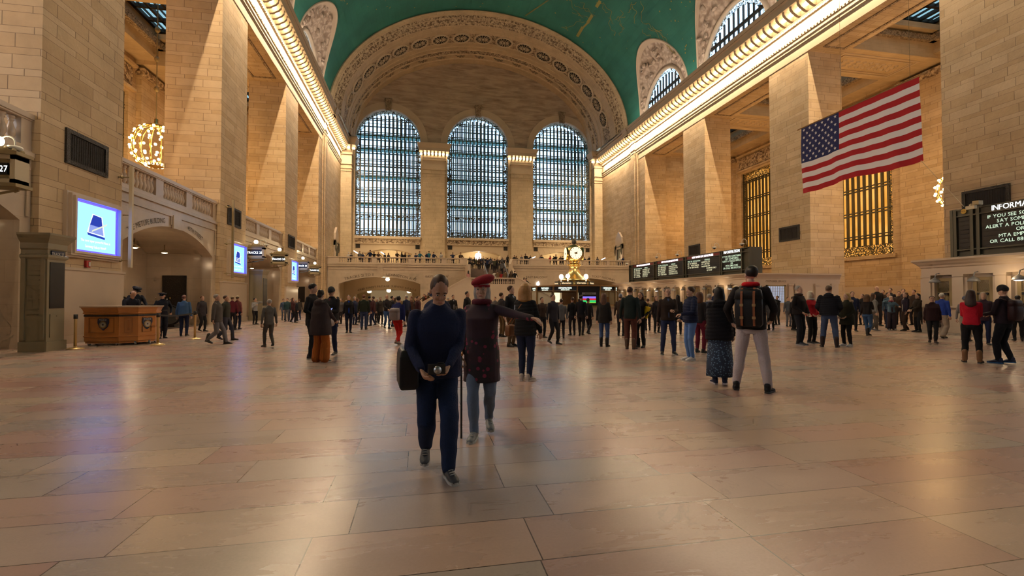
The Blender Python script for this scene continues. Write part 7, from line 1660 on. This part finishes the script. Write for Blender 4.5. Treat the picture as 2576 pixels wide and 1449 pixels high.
# ---- people near the left wall
P(462, 846, 741, 165, 'person in a blue denim jacket and dark trousers seen from behind past the belt', top=((.05,.11,.22),'denim_jacket'), loose=1.25, legs=(NAVY,'trousers'), shoes=(BLK,'sneaker'), sole=(.35,.3,.28), hair=((.16,.07,.05),'short'), q=2, build=1.05)
P(508, 834, 743, 40, 'person in a dark grey coat beyond the last brass stanchion', top=((.04,.035,.04),'coat'), toplen=.15, legs=(BLK,'trousers'), hair=(H_AU,'short'), q=1, walk=.3)
P(545, 866, 739, 70, 'man in a grey brown coat striding along the wall', walk=.9, top=((.085,.075,.07),'coat'), toplen=.12, loose=1.25, legs=((.16,.15,.16),'trousers'), legfit=1.2, shoes=((.05,.045,.04),'boot'), hair=(H_GY,'short'), q=2)
P(568, 856, 742, 60, 'person in a dark olive jacket striding behind the grey brown coat', walk=.8, top=((.045,.045,.035),'jacket'), legs=((.05,.05,.07),'trousers'), shoes=((.05,.04,.04),'boot'), hair=(H_BR,'short'), q=2)
P(584, 830, 742, 165, 'person in a dark red jacket and a pale straw hat', top=((.13,.02,.03),'jacket'), legs=(DK_,'trousers'), hair=(H_BR,'short'), hat=((.45,.38,.26),'brim'), q=1)
P(597, 829, 741, 150, 'person in a rose coat and a pale sun hat', female=True, top=((.20,.06,.06),'coat'), legs=(NAVY,'trousers'), hair=(H_BR,'short'), hat=((.5,.43,.30),'brim'), q=1)
P(641, 816, 749, 35, 'boy in a black and white jacket leaning by the second gate kiosk', arms=('chest',(-.1,-.15,1.5)), head=(.2,.1), top=((.30,.30,.30),'jacket'), legs=(BLK,'trousers'), hair=(H_DK,'short'), q=2, face=True)
P(676, 873, 752, 200, 'hunched person in grey walking across the floor before the wide niche', walk=.7, top=((.10,.095,.09),'jacket'), toplen=.08, legs=((.08,.075,.07),'trousers'), shoes=((.06,.05,.045),'sneaker'), hair=(H_GY,'short'), q=2)
P(713, 806, 751, 20, 'person in a blue shirt standing at the niche ledge', top=((.07,.10,.15),'shirt'), legs=((.08,.10,.14),'jeans'), hair=(H_BR,'short'), q=1)
P(722, 809, 749, -20, 'person in teal beside the one in the blue shirt', top=((.03,.07,.075),'jacket'), legs=((.09,.10,.12),'jeans'), hair=(H_DK,'short'), q=1)
# ---- prototypes for the balcony and stair crowds
run_remesh()
protos = []
for k, (fem, hr, arms_, ht) in enumerate(((False,'short',('lean','lean'),None),(True,'long',('lean','hold'),None),(False,'short',('photo','photo'),None),(True,'bob',('relaxed','phone'),None),(False,'short',('cross','cross'),None),(False,'short',('relaxed','raise_'),'beanie'))):
    e, d = person(h=1.70, rz=0, loc=Vector((0,0,0)), label='x', female=fem, hair=(H_DK,hr), arms=arms_, top=(BLK,'jacket'), legs=(DK_,'trousers'), q=1, hat=((.5,.5,.5),ht) if ht else None, toplen=.06*(k % 2)); protos.append(e)
run_remesh()
used = [False]*len(protos)
def place(k, loc, rz, h, label, topc, group, hairc=None):
    src = protos[k]
    if not used[k]: e = src; used[k] = True
    else: e = copy_tree(src)
    e.location = loc; e.rotation_euler = (0,0,rz); s = h/1.70; e.scale = (s,s,s); e['label'] = label; e['group'] = group
    for ch in e.children:
        n = ch.name.split('.')[0]
        if n == 'jacket': ch.material_slots[0].link = 'OBJECT'; ch.material_slots[0].material = cloth(topc)
        elif n == 'hair' and hairc: ch.material_slots[0].link = 'OBJECT'; ch.material_slots[0].material = hairm(hairc)
    return e
ORD = ['first','second','third','fourth','fifth','sixth','seventh','eighth','ninth','tenth','eleventh','twelfth','thirteenth','fourteenth','fifteenth','sixteenth','seventeenth','eighteenth','nineteenth','twentieth','twenty first','twenty second','twenty third','twenty fourth','twenty fifth','twenty sixth']
CN = {'black':(.012,.012,.015),'dark brown':(.05,.03,.02),'navy':(.015,.025,.07),'grey':(.09,.09,.10),'white':(.55,.52,.48),'teal blue':(.02,.12,.18),'tan':(.14,.09,.05),'red':(.35,.015,.02),'pink':(.5,.25,.25),'pale grey':(.35,.34,.33),'olive':(.05,.05,.03)}
FZ = 5.15
# (px, py of the head top, colour, prototype)
left = [(877,635,'white',5),(883,641,'dark brown',1),(905,632,'grey',0),(913,641,'navy',3),(931,628,'navy',0),(941,633,'black',2),(952,633,'dark brown',0),(968,636,'black',4),(977,636,'grey',1),(999,632,'dark brown',0),(1011,634,'black',3),(1019,635,'black',1),(1029,636,'grey',4),(1046,637,'navy',2),(1056,632,'teal blue',0),(1073,635,'navy',1),(1079,631,'teal blue',4),(1091,634,'navy',0),(1110,634,'pale grey',3),(1139,635,'navy',2),(1159,635,'dark brown',0)]
for k, (px, py, cn, pr) in enumerate(left):
    Y = YBF+1.0+(k % 3)*.5; p = at(px, py, Y=Y); h = max(1.5, min(1.85, p.z-FZ)); place(pr, Vector((p.x, Y, FZ)), PI+(k*2.4 % 1.4-.7) if k % 3 else facing(20, px), h, 'person in %s above the passage arch, %s along the balcony rail' % (cn, ORD[k]), CN[cn], 'people on the balcony over the passage arch', (H_DK, H_BR, H_AU)[k % 3])
right = [(1277,644,'black',3),(1294,645,'black',0),(1299,646,'dark brown',1),(1312,646,'grey',4),(1322,638,'black',0),(1327,644,'grey',2),(1334,647,'black',1),(1359,643,'navy',4),(1363,641,'black',0),(1384,645,'red',3),(1393,645,'black',0),(1398,640,'black',4),(1410,648,'dark brown',1),(1415,645,'black',2),(1470,647,'black',0),(1482,645,'black',1),(1503,652,'grey',3),(1559,646,'white',0),(1567,645,'navy',3),(1578,648,'navy',4)]
for k, (px, py, cn, pr) in enumerate(right):
    Y = YBF+1.0+(k % 3)*.5; p = at(px, py, Y=Y); h = max(1.5, min(1.85, p.z-FZ)); place(pr, Vector((p.x, Y, FZ)), PI+(k*2.1 % 1.4-.7) if k % 3 else facing(-20, px), h, 'person in %s on the balcony beyond the clock, %s from the stair' % (cn, ORD[k]), CN[cn], 'people on the balcony beyond the clock', (H_DK, H_BR, H_AU)[k % 3])
mid = [(1181,650,0),(1184,651,4),(1187,648,2),(1193,653,1),(1199,652,3),(1206,654,0),(1211,652,1),(1216,645,4),(1223,650,0),(1228,648,2),(1234,650,3),(1239,650,1),(1245,653,0),(1251,650,4),(1257,652,2),(1263,652,3),(1268,650,0),(1205,658,1),(1238,656,1),(1250,657,3)]
mc = ['black','grey','dark brown','black','olive','navy','black','grey','black','dark brown','navy','pale grey','black','dark brown','black','grey','black','dark brown','grey','black']
for k, (px, py, pr) in enumerate(mid):
    Y = YBF+2.5+((k*7) % 5)*.75 if k < 17 else YBF+1.6; z = FZ-.15 if k < 17 else 4.72; p = at(px, py, Y=Y); h = max(1.5, min(1.85, p.z-z)); place(pr, Vector((p.x, Y, z)), facing(-25+(k*37) % 50, px), h, 'person in %s at the stair top under the fruit sign, %s across' % (mc[k], ORD[k]), CN[mc[k]], 'people at the top of the stair', (H_DK, H_BR, H_AU)[k % 3])
stair = [(1178,687,'pink',1,YL0+1.2,ZL),(1244,687,'white',3,YL0+1.0,ZL),(1252,688,'tan',0,YL0+.6,ZL),(1260,687,'red',1,YL0+1.9,ZL),(1271,692,'tan',4,YL0+.9,ZL),(1284,686,'dark brown',1,YL0+1.7,ZL),(1295,684,'black',0,YL0+.8,ZL),(1244,662,'olive',2,YL1+2.0,ZL+1.6),(1262,663,'grey',3,YL1+1.6,ZL+1.3),(1226,660,'navy',4,YL1+2.2,ZL+1.7)]
for k, (px, py, cn, pr, Y, z) in enumerate(stair):
    p = at(px, py, Y=Y); place(pr, Vector((p.x, Y, z)), PI+.4*math.sin(k*3), 1.66, 'person in %s on the %s, %s from the side wall' % (cn, 'stair landing' if z == ZL else 'upper flight of the stair', ORD[k if k < 7 else k-7]), CN[cn], 'people on the stair', (H_DK, H_BR)[k % 2])
for k, (px, py, cn, pr) in enumerate(((1319,698,'pink',1),(1324,700,'black',0),(1066,707,'dark brown',0),(1076,702,'tan',4),(1084,705,'navy',1),(1069,709,'red',3))):
    sgn = 1 if px > 1200 else -1; Y = YL0+1.0+.5*(k % 2); p = at(px, py, Y=Y); xs0 = lx1 if sgn > 0 else lx0; run = (p.x-xs0)*sgn; z = max(0, ZL*(1-(int(max(0, run)/.29)+1)/nst)); h = max(1.5, min(1.8, p.z-z)) if p.z-z > 1.2 else 1.65
    if run < 0 or run > nst*.29: z = ZL if run < 0 else 0
    place(pr, Vector((p.x, Y, z)), PI*.5*sgn+.3*k, h, 'person in %s on the stair flight %s, %s of its group' % (cn, 'by the booth' if sgn > 0 else 'beside the passage arch', ORD[k if sgn > 0 else k-2]), CN[cn], 'people on the side flights', H_DK)
# slanted lamps of the balcony dining tables
for k, (px, py) in enumerate(((895,634),(963,637),(1342,648),(1422,652),(1518,651))):
    p = at(px, py, Y=YBF+2); o = empty('tube_light', p); o.rotation_euler = (0, -.45 if px > 1000 else .55, 0); tag(o, 'slanted white tube light above the far balcony rail, %s along' % ORD[k], 'lamp', 'slanted tube lights on the balcony')
    m = M(); m.tube([(-.28,0,0),(.28,0,0)], .05, 8); m.build('tube', MA['white_glow'], o, True); m = M(); m.tube([(0,.02,0),(0,.02,FZ-p.z)], .02, 6); m.build('stand', MA['steel_dull'], o)
print('people', len(PERS))
bpy.data.scenes.remove(TMPS)
